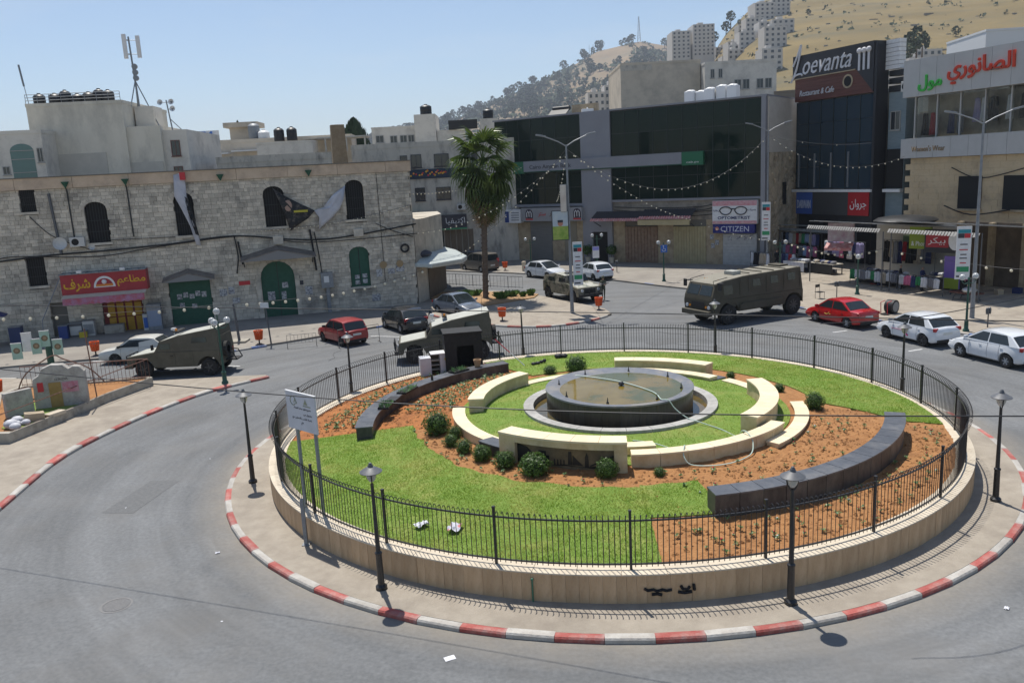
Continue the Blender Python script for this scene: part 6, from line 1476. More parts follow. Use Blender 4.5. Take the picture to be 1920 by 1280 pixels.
# ================================================================ buildings behind the stone building
m_cem = M('grey_cement', (.58, .545, .46), (.66, .62, .53), scale=.5, rough=.92, c3=(.40, .38, .33), s3=.35, stretch=(1, 1, .45), bump=.2, bscale=8)
m_cemd = M('dark_render', (.44, .42, .37), (.50, .475, .42), scale=1.2, rough=.92)
m_beige = M('beige_render', (.58, .51, .41), (.52, .455, .365), scale=.6, rough=.9, c3=(.38, .34, .28), s3=.3)
m_pale = M('pale_stone_clad', (.66, .625, .555), (.60, .565, .50), scale=.8, rough=.9, c3=(.36, .34, .31), s3=.3, bump=.2)
m_streak = M('streaked_stone', (.54, .50, .43), (.47, .435, .37), scale=1.2, rough=.92, c3=(.16, .15, .14), s3=.9, stretch=(1, 1, .4))
m_wpane = M('window_pane', (.03, .035, .04), rough=.12, spec=.6); m_wfr = M('window_frame', (.34, .33, .31), rough=.6); m_shutg = M('grey_shutter', (.20, .20, .21), rough=.7)
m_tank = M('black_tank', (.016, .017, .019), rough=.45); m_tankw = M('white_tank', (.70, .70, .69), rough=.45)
_win = {}
def window(parent, x, y, z, w, h, pane=None, frame=None, rz=0, sill=True, mull=1):
    """window with a raised frame and recessed pane; x,z = lower left corner on the front (-y) face"""
    pane = pane or m_wpane; frame = frame or m_wfr; key = (round(w, 2), round(h, 2), pane.name, frame.name, mull, sill)
    if key not in _win:
        f = MB(); t = .06
        for b in ((0, w, -.06, .01, h - t, h), (0, w, -.06, .01, 0, t), (0, t, -.06, .01, t, h - t), (w - t, w, -.06, .01, t, h - t)): f.box(*b)
        for k in range(mull): xx = w * (k + 1) / (mull + 1); f.box(xx - .025, xx + .025, -.045, .01, t, h - t)
        if sill: f.box(-.06, w + .06, -.12, .01, -.07, -.005)
        o = f.build('window', frame, parent); p = MB().box(t, w - t, -.018, .01, t, h - t).build('pane', pane, o); _win[key] = (o, p)
    else:
        s, sp = _win[key]; o = inst(s, 'window', parent); inst(sp, 'pane', o)
    o.location = (x, y, z); o.rotation_euler = (0, 0, rz); return o
def block(name, label, loc, rz, w, d, h, mat, wins=(), parapet=.5, roofm=None, cat='building', group=None, z0=0, pane=None, frame=None):
    """building: origin at the front left corner, front along +x facing -y"""
    r = empty(name, loc, R(rz), label, cat, group)
    MB().box(0, w, 0, d, z0, h - parapet if parapet else h).build('wall', mat, r)
    if parapet:
        MB().box(-.04, w + .04, -.04, .2, h - parapet + .003, h).box(-.04, w + .04, d - .2, d + .04, h - parapet + .003, h).box(-.04, .2, .2, d - .2, h - parapet + .003, h).box(w - .2, w + .04, .2, d - .2, h - parapet + .003, h).build('parapet', mat, r)
        MB().box(.2, w - .2, .2, d - .2, h - parapet + .002, h - parapet + .03).build('roof', roofm or m_conc, r)
    for q in wins: window(r, q[0], 0, q[1], q[2], q[3], q[4] if len(q) > 4 else pane, q[5] if len(q) > 5 else frame, mull=q[6] if len(q) > 6 else 1)
    return r
TK = []
def tank(x, y, z, label, r=.55, h=1.1, mat=None, group='roof water tanks'):
    o = MB().lathe([(.001, 0), (r, 0), (r, .12 * h), (r * 1.03, .16 * h), (r, .2 * h), (r, .48 * h), (r * 1.03, .52 * h), (r, .56 * h), (r, .82 * h), (r * .7, .95 * h), (r * .3, h), (r * .3, h * 1.06), (.001, h * 1.06)], 16).build('water_tank', mat or m_tank, None, (x, y, z), smooth=40, label=label, cat='water tank', group=group)
    return o
# concrete block with tanks and mast
cb = block('concrete_building', 'tall blank grey concrete building with black roof tanks and a phone mast', (-41.2, 75, 0), 4, 8.1, 12, 17.3, m_cem, parapet=.3)
MB().box(8.1, 11.0, .3, 12, 0, 15.0).build('stair_tower', m_cem, cb); MB().box(8.25, 9.9, 2.5, 5, 15.0, 16.9).build('roof_hut', m_pale, cb); MB().box(11.0, 13.1, .8, 12, 0, 14.6).build('side_wing', m_pale, cb)
MB().box(.9, 6.2, -.05, -.004, 0, 12.9).build('render_patch', m_cemd, cb); MB().box(6.4, 10.9, .22, .3, 8, 11.9).build('render_patch', m_cemd, cb)
for z in (12.3, 10.0): window(cb, 11.6, .8, z, .8, 1.4, None, M('brown_frame', (.14, .06, .05), rough=.6))
for zz in (17.55, 17.8, 18.05): MB().tube([(0, .1, zz), (8.0, .1, zz)], .025, 4).build('roof_rail', m_pole, cb)
for i in range(9): MB().tube([(i, .1, 17.25), (i, .1, 18.05)], .025, 4).build('rail_post', m_pole, cb)
T4 = Matrix.Translation((-41.2, 75, 0)) @ Matrix.Rotation(R(4), 4, 'Z')
for i, (u, y, h, lb) in enumerate(((.7, 1.2, 1.15, 'black roof tank at the far left corner of the concrete building'), (2.1, 1.0, 1.1, 'black roof tank second from the left corner of the concrete building'), (2.9, 1.3, 1.35, 'larger black roof tank in the middle of the concrete building'), (4.0, 1.1, 1.0, 'small black roof tank standing alone on the concrete building'), (5.0, 1.0, 1.1, 'black roof tank left in the group of three near the mast'), (5.8, 1.3, 1.35, 'taller black roof tank in the group of three near the mast'), (6.7, 1.0, 1.2, 'black roof tank nearest the phone mast'))):
    p = T4 @ Vector((u, y, 17.05)); tank(p.x, p.y, p.z, lb, .5, h)
m_mast = M('mast_steel', (.22, .24, .26), rough=.5, metal=.3)
ma = empty('phone_mast', tuple(T4 @ Vector((8.6, 3, 15.0))), 0, 'tripod steel phone mast with panel antennas on the concrete building', 'mast')
MB().cyl((0, 0, 0), (-.2, 0, 8.0), .1, .08, 8).build('pole', m_mast, ma)
for a in (0, 2.1, 4.2): MB().tube([(1.6 * math.cos(a), 1.6 * math.sin(a), 0), (-.1, 0, 4.2)], .05, 5).build('leg', m_mast, ma)
for i in range(3):
    a = 2 * math.pi * i / 3 + .4; x, y = .75 * math.cos(a), .75 * math.sin(a)
    MB().box(x - .16, x + .16, y - .1, y + .1, 6.2, 8.1).build('antenna_panel', m_white_s, ma, (-.2, 0, 0)); MB().tube([(0, 0, 6.5), (x, y, 6.5)], .03, 4).tube([(0, 0, 7.7), (x, y, 7.7)], .03, 4).build('bracket', m_mast, ma, (-.2, 0, 0))
for z in (4.4, 4.9, 5.4): MB().cyl((.1, -.3, z), (.1, -.1, z), .25, .25, 10).build('dish', m_mast, ma)
ma2 = empty('speaker_mast', tuple(T4 @ Vector((11.6, 2, 14.1))), 0, 'slim mast with three horn loudspeakers on the stair tower', 'mast'); MB().cyl((0, 0, 0), (-.3, 0, 3.2), .07, .06, 6).build('pole', m_mast, ma2); MB().tube([(1.2, .3, 0), (-.1, 0, 1.5)], .04, 4).build('stay', m_mast, ma2)
for x, z in ((-.8, 3.0), (.2, 3.0), (.25, 2.4)): MB().lathe([(.05, -.3), (.12, 0), (.26, .12)], 10).build('horn', m_white_s, ma2, (x, -.1, z), (R(80), 0, 0)); MB().tube([(-.25, 0, z), (x, -.05, z)], .03, 4).build('bracket', m_mast, ma2)
an = MB().tube([(0, 0, 0), (-.35, 0, 3.0)], .03, 5).tube([(-.22, 0, 1.8), (-.4, 0, 3.6)], .09, 6).build('aerial', m_mast, None, tuple(T4 @ Vector((.2, .3, 17.0))), label='leaning whip aerial at the left corner of the concrete building', cat='aerial')
# left neighbour with glazed arch
lf = block('stone_house', 'grey stone house with a tall glazed arch left of the concrete building', (-47, 71.5, 0), 6, 8.2, 10, 14.9, m_pale, parapet=.3)
o = MB(); n = 12; u0, u1, zs = 5.5, 7.4, 13.2; mm_, hh = (u0 + u1) / 2, (u1 - u0) / 2
out = [(u0, 9), (u1, 9), (u1, zs)] + [(mm_ + hh * math.cos(R(180 * i / n)), zs + .6 * math.sin(R(180 * i / n))) for i in range(1, n)] + [(u0, zs)]
MB().add([(x, -.02, z) for x, z in out], [tuple(range(len(out)))]).build('arch_window', M('green_glass', (.10, .18, .17), rough=.15), lf)
for z in (10.2, 11.4, 12.5, 13.2): MB().box(u0, u1, -.06, -.021, z, z + .06).build('glazing_bar', m_wfr, lf)
for x, z, w, h in ((7.65, 12.2, .5, 1.2), (7.65, 9.6, .5, 1.3), (4.7, 11.3, .6, .7)): window(lf, x, 0, z, w, h)
# far row of flats
fr_ = block('apartment_row', 'long beige apartment row with flat roof far behind the stone building', (-42.5, 104, 0), 3, 24, 12, 15.0, m_beige, [(1.2, 11.6, 1.8, 1.3), (4.0, 11.6, 3.0, 1.3), (9.0, 11.9, 1.0, 1.1), (10.4, 11.9, 1.0, 1.1), (14.0, 11.9, 1.1, 1.1), (3.5, 9.2, 1.8, 1.3), (9.0, 9.2, 2.2, 1.4, m_shutg), (13.5, 9.3, 1.6, 1.4, m_shutg), (15.5, 9.3, 1.6, 1.4), (18.5, 9.3, 2.2, 1.4, m_shutg), (18.0, 12.0, 1.2, 1.1)], parapet=.4)
MB().box(4.6, 9.2, -1.3, -.05, 13.3, 13.45).build('roof_sheet', m_tankw, fr_); MB().box(9.6, 16, -1.3, -.05, 13.5, 13.65).build('roof_sheet', m_tankw, fr_)
hd = MB().box(8.6, 11.6, 3, 6, 15.0, 16.6).prism([(8.0, 2.4), (12.2, 2.4), (12.2, 6.6), (8.0, 6.6)], 16.6, 17.2).build('roof_hut', m_beige, fr_)
for i, (x, y, z, w, lb) in enumerate(((-30.6, 106, 15.1, 1, 'silver roof tank on a stand beside the beige roof hut'), (-29.3, 105.5, 14.2, 1, 'white roof tank below the beige roof hut'))): tank(x, y, z, lb, .7, 1.8, m_tankw if i else m_pole)
kt = empty('roof_letters', (-39.0, 106, 15.3), 0, 'blue and white rooftop sign letters on the far apartment row', 'sign'); MB().box(-.3, 4.0, .1, .15, -.3, 1.0).build('frame', m_white_s, kt)
text('MTM', 3.2, 1.0, M('letter_blue', (.05, .16, .50), rough=.5), kt, (1.6, 0, .4), depth=.08, bold=.02)
for i, (x, h, r, lb) in enumerate(((-36.2, 3.6, .75, 'taller pointed cypress behind the apartment row'), (-34.7, 2.0, .6, 'shorter pointed cypress behind the apartment row'))):
    g = random.Random(i); c = empty('cypress_tree', (x, 118, 12.6), 0, lb, 'tree'); b = MB()
    for _ in range(700):
        t = g.random(); q = r * (1 - t) ** .7 * g.uniform(.5, 1.05); a = g.uniform(0, 6.283); p = Vector((q * math.cos(a), q * math.sin(a), .6 + t * (h + 1.2))); s = .16
        b.quad(p, p + Vector((s * math.cos(a + 1.5), s * math.sin(a + 1.5), s * .5)), p + Vector((0, 0, s * 2.2)), p + Vector((-s * math.cos(a + 1.5), -s * math.sin(a + 1.5), s * .5)))
    b.build('crown', m_cyp := M('cypress_leaf', (.022, .045, .018), (.035, .06, .024), scale=3, rough=.8, isl=.3), c); MB().cyl((0, 0, -12.6), (0, 0, 1.5), .2, .1, 6).build('trunk', m_stem, c)
bt = empty('cypress_tree', (-19.2, 112, 12.2), 0, 'broad dark conifer behind the roof chimney of the stone building', 'tree'); b = MB(); g = random.Random(9)
for _ in range(2400):
    t = g.random(); q = 2.0 * (1 - t ** 2.2) ** .6 * g.uniform(.4, 1.08); a = g.uniform(0, 6.283); p = Vector((q * math.cos(a), q * math.sin(a), t * 4.6 + .3 * math.sin(a * 5))); s = .22
    b.quad(p, p + Vector((s * math.cos(a + 1.5), s * math.sin(a + 1.5), s * .5)), p + Vector((0, 0, s * 2.2)), p + Vector((-s * math.cos(a + 1.5), -s * math.sin(a + 1.5), s * .5)))
b.build('crown', m_cyp, bt); MB().cyl((0, 0, -12.2), (0, 0, 1.5), .3, .2, 6).build('trunk', m_stem, bt)
for i, (x, lb) in enumerate(((-26.0, 'left of two black tanks on the roof behind the stone building'), (-24.5, 'right of two black tanks on the roof behind the stone building'))): tank(x, 100, 14.3, lb, .6, 1.5)
block('roof_hut', 'pale cement roof hut below the pair of black tanks', (-28.5, 99, 0), 0, 6.5, 3, 14.2, m_pale, [(.6, 10.6, 1.3, 1.2)], parapet=.2)
pg = empty('pergola', (-23.5, 101, 12.8), 0, 'flat roofed open rooftop pergola left of the broad conifer', 'pergola')
MB().box(0, 7.5, 0, 4, 1.6, 1.75).build('roof', m_cemd, pg)
for x in (.1, 2.5, 5, 7.2): MB().box(x, x + .18, .1, .28, 0, 1.6).build('post', m_cemd, pg)
# streaked parapet building and white boxes
block('stone_house', 'low weathered stone house with black streaks behind the cornice of the stone building', (-26.6, 79, 0), 6, 11.5, 6, 12.1, m_streak, parapet=.6)
wb = block('white_house', 'white boxy upper storey with three small openings left of the palm crown', (-14.4, 95, 0), 0, 4.8, 6, 15.0, m_pale, [(.4, 13.3, .9, .8), (2.0, 13.2, .8, .8), (3.1, 13.2, .8, .8), (4.0, 13.2, .7, .8)], parapet=.2)
MB().box(4.85, 7.2, -.5, 5, 0, 16.1).build('stair_tower', m_pale, wb); MB().box(7.25, 10.2, 0, 5, 0, 14.3).build('side_wing', m_pale, wb); MB().box(8.6, 11.8, -.3, .2, 14.3, 15.3).build('roof_screen', m_tank, wb)
tank(-8.3, 96, 16.1, 'black tank on the white stair tower left of the palm crown', .65, 1.1); tank(-1.4, 97, 15.4, 'black tank on a plinth just right of the palm crown', .6, 1.1)
block('plinth_house', 'narrow cement roof plinth right of the palm crown carrying a black tank', (-2.3, 96, 0), 0, 2.0, 3, 15.4, m_pale, parapet=.1)
# three-storey shop building behind the palm
md = block('shop_building', 'three-storey stone shop building with dark blue band behind the palm', (-15.5, 87.5, 0), 4, 17.2, 10, 12.9, m_streak, [(4.9, 10.3, .75, 1.3, None, m_txt_dark), (6.0, 10.3, 1.1, 1.35, None, m_txt_dark), (8.4, 10.3, 1.55, 1.3, None, m_txt_dark), (5.0, 6.9, .75, 1.3, None, m_txt_dark), (6.2, 6.9, 1.05, 1.35, None, m_txt_dark), (8.4, 6.9, 1.55, 1.3, None, m_txt_dark), (11.5, 10.3, 1.5, 1.3), (11.5, 6.9, 1.5, 1.3)], parapet=.5)
bnd = MB().box(4.6, 13, -.16, -.005, 9.15, 10.12).build('sign_band', M('navy_band', (.012, .025, .05), rough=.5), md)
dots = [(.7, .45), (1.3, .35), (1.6, .6), (1.85, .5), (2.2, .4), (2.45, .45), (2.55, .62), (2.9, .75), (3.05, .85), (3.1, .35), (3.3, .5), (3.5, .65), (3.7, .45), (3.8, .35), (3.95, .65), (4.1, .8), (4.2, .5), (4.4, .55), (4.5, .65), (4.6, .5), (4.75, .6), (4.9, .62)]
for i, (x, z) in enumerate(dots): MB().lathe([(.001, 0), (.1, 0)], 8).build('band_dot', (m_red, m_gold, m_amber)[i % 3], bnd, (4.6 + x, -.165, 9.15 + z * .95), (math.pi / 2, 0, 0))
ac_unit(md, 10.9, -.05, 5.75)
sgn = empty('shop_sign', (-15.5, 87.5, 0), R(4), 'black shop sign with white Arabic lettering below the blue band', 'sign')
MB().box(6.0, 11.4, -.9, -.01, 3.95, 5.3).build('sign_box', m_txt_dark, sgn); MB().box(5.0, 7.2, -.95, -.02, 5.32, 5.7).build('green_strip', m_grn, sgn); MB().box(6.0, 11.4, -.92, -.88, 3.8, 3.94).build('green_edge', m_grn, sgn)
text(arabic('\u0627\u0643\u062a\u064a\u0641\u064a\u0627'), 2.0, .75, m_white_s, sgn, (10.2, -.91, 4.65), depth=.03); text(arabic('\u0628\u0644\u0627\u0633\u062a'), 2.2, .7, m_white_s, sgn, (7.6, -.91, 4.55), depth=.03)
for k in range(5): MB().box(9.0 + k * .62, 9.55 + k * .62, -.05, -.005, 0, 3.7).build('shutter_panel', m_shut, md)
MB().box(5.6, 8.9, -.04, -.006, 0, 3.7).build('shop_opening', m_dark, md)
# ================================================================ glass building
m_greyp = M('grey_cladding', (.235, .235, .255), (.26, .26, .28), scale=.6, rough=.5)
m_dglass = M('dark_green_glass', (.007, .018, .014), rough=.04, spec=.18)
m_mull = M('mullion_dark', (.02, .028, .026), rough=.4)
m_rock = M('rough_rock_wall', (.46, .37, .25), (.56, .46, .33), scale=1.6, rough=.95, bump=1.6, bscale=3.5, c3=(.14, .115, .085), s3=.9)
m_clad = M('side_cladding', (.54, .49, .42), (.60, .55, .48), scale=1.0, rough=.85, stretch=(1, 1, 2))
GA = (22.4, 73.2); GR = R(-36)
gb = empty('glass_building', (GA[0], GA[1], 0), GR, 'modern dark glass office building with a grey pillar and green-edged band', 'building')
MB().box(-28.6, .02, .25, 12, 0, 14.6).build('wall', m_core2, gb)
MB().box(-28.75, .45, -.02, 12.1, 14.602, 14.76).build('coping', m_greyp, gb)
MB().box(-18.05, -14.73, -.12, .25, 3.1, 14.6).box(-18.05, -16.97, -.12, .25, 0, 3.098).box(-15.27, -14.73, -.12, .25, 0, 3.098).build('pillar', m_greyp, gb)
MB().box(-16.97, -15.27, .15, .249, 0, 3.09).build('doorway', m_dark, gb)
MB().box(.02, .40, -.12, .4, 0, 14.6).build('corner_post', m_greyp, gb)
MB().box(-14.72, .02, -.06, .25, 5.98, 6.18).box(-28.6, -18.06, -.06, .25, 5.7, 5.95).build('lower_ledge', m_greyp, gb)
def panes(u0, u1, z0, z1, nc, nr):
    w = (u1 - u0) / nc; h = (z1 - z0) / nr; key = None
    for i in range(nc):
        for j in range(nr):
            if key is None: key = o = MB().box(.02, w - .02, 0, .04, .02, h - .02).build('pane', m_dglass, gb)
            else: o = inst(key, 'pane', gb)
            o.location = (u0 + i * w, .08 + rnd.uniform(0, .006), z0 + j * h); o.rotation_euler = (rnd.uniform(-.004, .004), 0, rnd.uniform(-.004, .004))
    for i in range(nc + 1): MB().box(u0 + i * w - .025, u0 + i * w + .025, .05, .24, z0, z1).build('mullion', m_mull, gb)
    for j in range(nr + 1): MB().box(u0, u1, .06, .24, z0 + j * h - .025, z0 + j * h + .025).build('transom', m_mull, gb)
panes(-28.55, -18.07, 10.35, 14.55, 7, 2); panes(-28.55, -18.07, 5.97, 9.15, 7, 2); panes(-14.7, .0, 6.2, 14.5, 10, 4)
for zz, (a, b) in ((7.0, (-28.5, -18.1)), (7.15, (-14.6, -.1))): MB().tube([(a, .2, zz), (b, .2, zz)], .03, 4).build('inner_rail', m_mull, gb)
MB().box(-24.85, -7.28, -.3, .05, 9.3, 10.34).build('sign_band', m_greyp, gb)
MB().box(-24.85, -7.28, -.31, .04, 9.21, 9.295).build('band_edge', M('edge_green', (.012, .07, .035), rough=.5), gb)
m_gblk = M('green_block', (.015, .13, .06), rough=.4)
for a, b in ((-26.2, -24.87), (-7.26, -5.2)): MB().box(a, b, -.3, .05, 9.14, 10.34).build('green_end', m_gblk, gb)
text('Cairo Amman Bank', 5.0, .4, m_txt_dark, gb, (-21.6, -.31, 9.75), depth=.02); text('cab.ps', 1.2, .22, m_white_s, gb, (-6.2, -.31, 9.4), depth=.02)
# side wall: cladding above, rough rock below
MB().box(.41, .52, .4, 12, 9.9, 14.6).build('side_cladding', m_clad, gb)
rk = MB(); n1, n2 = 30, 40
vs = []; fs = []
for i in range(n1 + 1):
    for j in range(n2 + 1):
        y = .4 + 11.6 * i / n1; z = 9.9 * j / n2; d = .1 + .09 * mnoise.noise((y * 1.7, z * 1.7, 0)) + .06 * mnoise.noise((y * 5, z * 5, 3)); vs.append((.42 + d, y, z))
for i in range(n1):
    for j in range(n2): p = i * (n2 + 1) + j; fs.append((p, p + n2 + 1, p + n2 + 2, p + 1))
MB().add(vs, fs).build('rock_wall', m_rock, gb)
for k in range(26): y = rnd.uniform(1, 8); z = rnd.uniform(2, 9.4); s = rnd.uniform(.15, .4); MB().box(.5, .62 + rnd.uniform(0, .06), y, y + s * 1.5, z, z + s).build('rock_block', m_rock, gb, bevel=.03)
MB().box(.55, .7, 4.2, 4.9, 5.2, 7.2).build('side_window', m_dark, gb)
# shop signs under the glass
s1 = empty('shop_sign', (GA[0], GA[1], 0), GR, 'blue and white shop sign with pale lettering right of the palm trunk', 'sign')
MB().box(-29.4, -25.25, -.75, -.1, 4.1, 5.5).build('sign_box', m_white_s, s1); MB().box(-29.38, -26.7, -.765, -.751, 4.15, 5.3).build('blue_field', M('sign_navy', (.02, .05, .2), rough=.5), s1)
text('SAWY', 2.0, .6, m_white_s, s1, (-28.0, -.77, 4.75), depth=.02, shear=.2)
for z in (5.1, 4.85, 4.6, 4.35): MB().box(-26.4, -25.4, -.762, -.752, z, z + .1).build('print', m_pole, s1)
s2 = empty('shop_sign', (GA[0], GA[1], 0), GR, 'grey shop sign with two dark arched M emblems under the glass', 'sign')
MB().box(-25.2, -17.85, -.6, -.1, 4.25, 5.6).build('sign_box', M('sign_grey', (.30, .30, .31), (.26, .26, .27), scale=1, rough=.5), s2)
for u in (-24.2, -18.4):
    MB().add([(u - .45, -.612, 4.55), (u + .45, -.612, 4.55), (u + .45, -.612, 5.1), (u + .3, -.612, 5.4), (u, -.612, 5.5), (u - .3, -.612, 5.4), (u - .45, -.612, 5.1)], [tuple(range(7))]).build('emblem_field', M('sign_plum', (.03, .015, .03), rough=.5), s2)
    MB().tube([(u - .28, -.63, 4.65), (u - .28, -.63, 5.1), (u - .14, -.63, 5.3), (u, -.63, 5.1), (u, -.63, 4.7), (u, -.63, 5.1), (u + .14, -.63, 5.3), (u + .28, -.63, 5.1), (u + .28, -.63, 4.65)], .05, 5).build('emblem', m_white_s, s2); MB().box(u - .45, u + .45, -.62, -.611, 4.38, 4.52).build('emblem_bar', m_red, s2)
text(arabic('\u0633\u0646\u062a\u0631'), .9, .45, m_red, s2, (-22.6, -.61, 4.9), depth=.03); text(arabic('\u0627\u0644\u0645\u0646\u0635\u0648\u0631'), 2.2, .6, M('sign_brown', (.14, .07, .05), rough=.5), s2, (-20.6, -.61, 5.0), depth=.03)
for u in (-27.2, -28.6): ac_unit(gb, u, -.3, 5.5, 1.1, .8)
m_shg = M('roller_grey', (.15, .15, .145), (.19, .19, .18), scale=2, rough=.6, stretch=(.3, .3, 8)); m_tanp = M('tan_pier', (.42, .34, .23), (.36, .28, .18), scale=2, rough=.9, c3=(.24, .19, .13), s3=1.)
def front(u0, u1, z1, mat, name, slats=0, horiz=True):
    o = MB().box(u0, u1, .1, .24, 0, z1).build(name, mat, gb)
    for k in range(slats):
        if horiz: MB().box(u0 + .05, u1 - .05, .06, .099, z1 * k / slats + .02, z1 * (k + 1) / slats - .02).build('slat', mat, o)
        else: w = (u1 - u0) / slats; MB().box(u0 + k * w + .02, u0 + (k + 1) * w - .02, .05, .099, .05, z1 - .05).build('slat', mat, o)
front(-28.4, -27.6, 4.2, M('pink_wall', (.45, .22, .21), (.5, .32, .3), scale=3, rough=.9), 'painted_pier'); front(-27.58, -26.4, 4.1, m_shg, 'roller_shutter', 14); front(-26.38, -24.6, 4.1, m_tanp, 'pier'); front(-24.58, -21.9, 4.2, m_shg, 'roller_shutter', 14); front(-21.88, -20.4, 4.2, m_tanp, 'pier'); front(-20.38, -18.9, 4.2, M('shutter_khaki', (.26, .23, .17), rough=.7), 'roller_shutter', 14); front(-18.88, -18.07, 4.2, m_tanp, 'pier')
MB().box(-14.7, .0, .16, .245, 4.2, 5.97).build('upper_wall', M('stained_wall', (.26, .23, .19), (.34, .30, .25), scale=1.4, rough=.95, c3=(.12, .11, .10), s3=.6), gb)
m_idoor = M('rusty_door', (.20, .12, .08), (.28, .20, .14), scale=3, rough=.8); m_ydoor = M('cream_door', (.42, .36, .21), (.36, .30, .17), scale=2, rough=.7)
front(-14.7, -13.45, 4.2, m_tanp, 'pier'); front(-13.43, -9.95, 3.6, m_idoor, 'iron_door', 10, False); front(-9.93, -8.35, 4.2, m_tanp, 'pier'); front(-8.33, -5.1, 3.6, m_ydoor, 'folding_door', 12, False); front(-5.08, -3.5, 4.2, m_tanp, 'pier'); front(-3.48, -.35, 2.9, M('white_shutter', (.46, .46, .45), (.38, .38, .37), scale=3, rough=.7), 'roller_shutter', 10)
for z in (4.6, 4.9, 5.2, 5.5): cable([(-14.6, .1, z), (-11, -.05, z - rnd.uniform(.1, .3)), (-6, -.05, z - rnd.uniform(-.1, .2)), (-4.3, .1, z + .1)], .035, gb)
for (u, z) in ((-4.7, 2.4), (-4.2, 1.9), (-3.0, 2.3), (-2.2, 2.4), (-1.5, 2.35), (-1.0, 2.4), (-4.6, 1.6)): MB().box(u, u + .35, .04, .055, z, z + .45).build('wall_notice', m_paper, gb)
aw2 = empty('awning', (GA[0], GA[1], 0), GR, 'long corrugated tin awning with red edge over the closed doors', 'awning')
m_redtin = M('red_tin', (.62, .17, .14), (.74, .42, .38), scale=4, rough=.6); m_blktin = M('dark_tin', (.05, .045, .045), rough=.8)
for k in range(42):
    u = -16.4 + k * .25; z = 4.15 if k < 21 else 4.3
    MB().add([(u, -.13, z + .95), (u + .22, -.13, z + .95), (u + .22, -1.35, z + .32), (u, -1.35, z + .32), (u, -.13, z + .90), (u + .22, -.13, z + .90), (u + .22, -1.35, z + .27), (u, -1.35, z + .27)], [(0, 3, 2, 1), (4, 5, 6, 7)]).build('roof_sheet', m_blktin, aw2)
    MB().add([(u, -1.36, z + .33), (u + .22, -1.36, z + .33), (u + .22, -1.7, z + .08), (u, -1.7, z + .08), (u + .11, -1.36, z + .38), (u + .11, -1.7, z + .13)], [(0, 3, 5, 4), (4, 5, 2, 1)]).build('edge_sheet', m_redtin, aw2)
MB().box(-11.2, -6.0, -1.6, -1.4, 3.85, 4.33).build('fascia', m_ydoor, aw2)
for u in (-16, -11.2, -6.2): MB().tube([(u, .0, 3.6), (u, -1.5, 4.2)], .04, 5).build('bracket', m_txt_dark, aw2)
op = empty('shop_sign', (GA[0], GA[1], 0), GR, 'optician sign with black spectacles above a blue lettered band', 'sign')
MB().box(-4.3, -.2, -.35, .1, 3.82, 5.88).build('panel', m_white_s, op); MB().box(-4.28, -.22, -.36, -.351, 5.42, 5.86).build('pink_band', M('pink_band', (.55, .22, .25), (.6, .4, .42), scale=5, rough=.5), op); MB().box(-4.28, -.22, -.36, -.351, 3.84, 4.1).build('pink_band', MATS['pink_band'], op)
for cx_ in (-3.05, -1.65): MB().tube([(cx_ + .5 * math.cos(t) * (1 if math.sin(t) < 0 else 1.12), -.38, 4.98 + .34 * math.sin(t)) for t in [R(15 * i) for i in range(25)]], .05, 5).build('spectacle_rim', m_txt_dark, op)
MB().tube([(-2.6, -.38, 5.15), (-2.1, -.38, 5.15)], .05, 5).build('spectacle_bridge', m_txt_dark, op)
text('OPTOMETRIST', 3.0, .28, M('sign_ink', (.02, .03, .12), rough=.5), op, (-2.3, -.36, 4.36), depth=.02, bold=.02); text(arabic('\u0628\u0635\u0631\u064a\u0627\u062a'), .7, .25, MATS['sign_ink'], op, (-.65, -.36, 5.05), depth=.02); text(arabic('\u0646\u0638\u0627\u0631\u0629'), .6, .22, MATS['sign_ink'], op, (-3.95, -.36, 5.0), depth=.02)
MB().box(-4.25, -.4, -.38, .1, 3.0, 3.78).build('blue_band', M('citizen_navy', (.015, .02, .16), rough=.45), op); text('CITIZEN', 2.6, .48, M('letter_pale', (.55, .57, .68), rough=.5), op, (-2.2, -.39, 3.38), depth=.02); MB().cyl((-3.85, -.38, 3.4), (-3.85, -.4, 3.4), .17, .17, 12).build('round_mark', M('coral', (.55, .2, .15), rough=.5), op)
# plant pots by the doorway
for i, (u, lb) in enumerate(((-17.3, 'potted shrub left of the dark doorway in the grey pillar'), (-14.6, 'potted shrub right of the dark doorway in the grey pillar'))):
    p = Matrix.Translation((GA[0], GA[1], .1)) @ Matrix.Rotation(GR, 4, 'Z') @ Vector((u, -.6, 0)); r = empty('potted_plant', tuple(p), 0, lb, 'plant')
    MB().lathe([(.001, 0), (.2, 0), (.28, .55), (.22, .55), (.001, .45)], 12).build('pot', m_cap, r); leaf_ball(.5, 260, .13, 200 + i).build('foliage', m_leaf, r, (0, 0, 1.25)); MB().cyl((0, 0, .4), (0, 0, 1.1), .03, .03, 5).build('stem', m_stem, r)
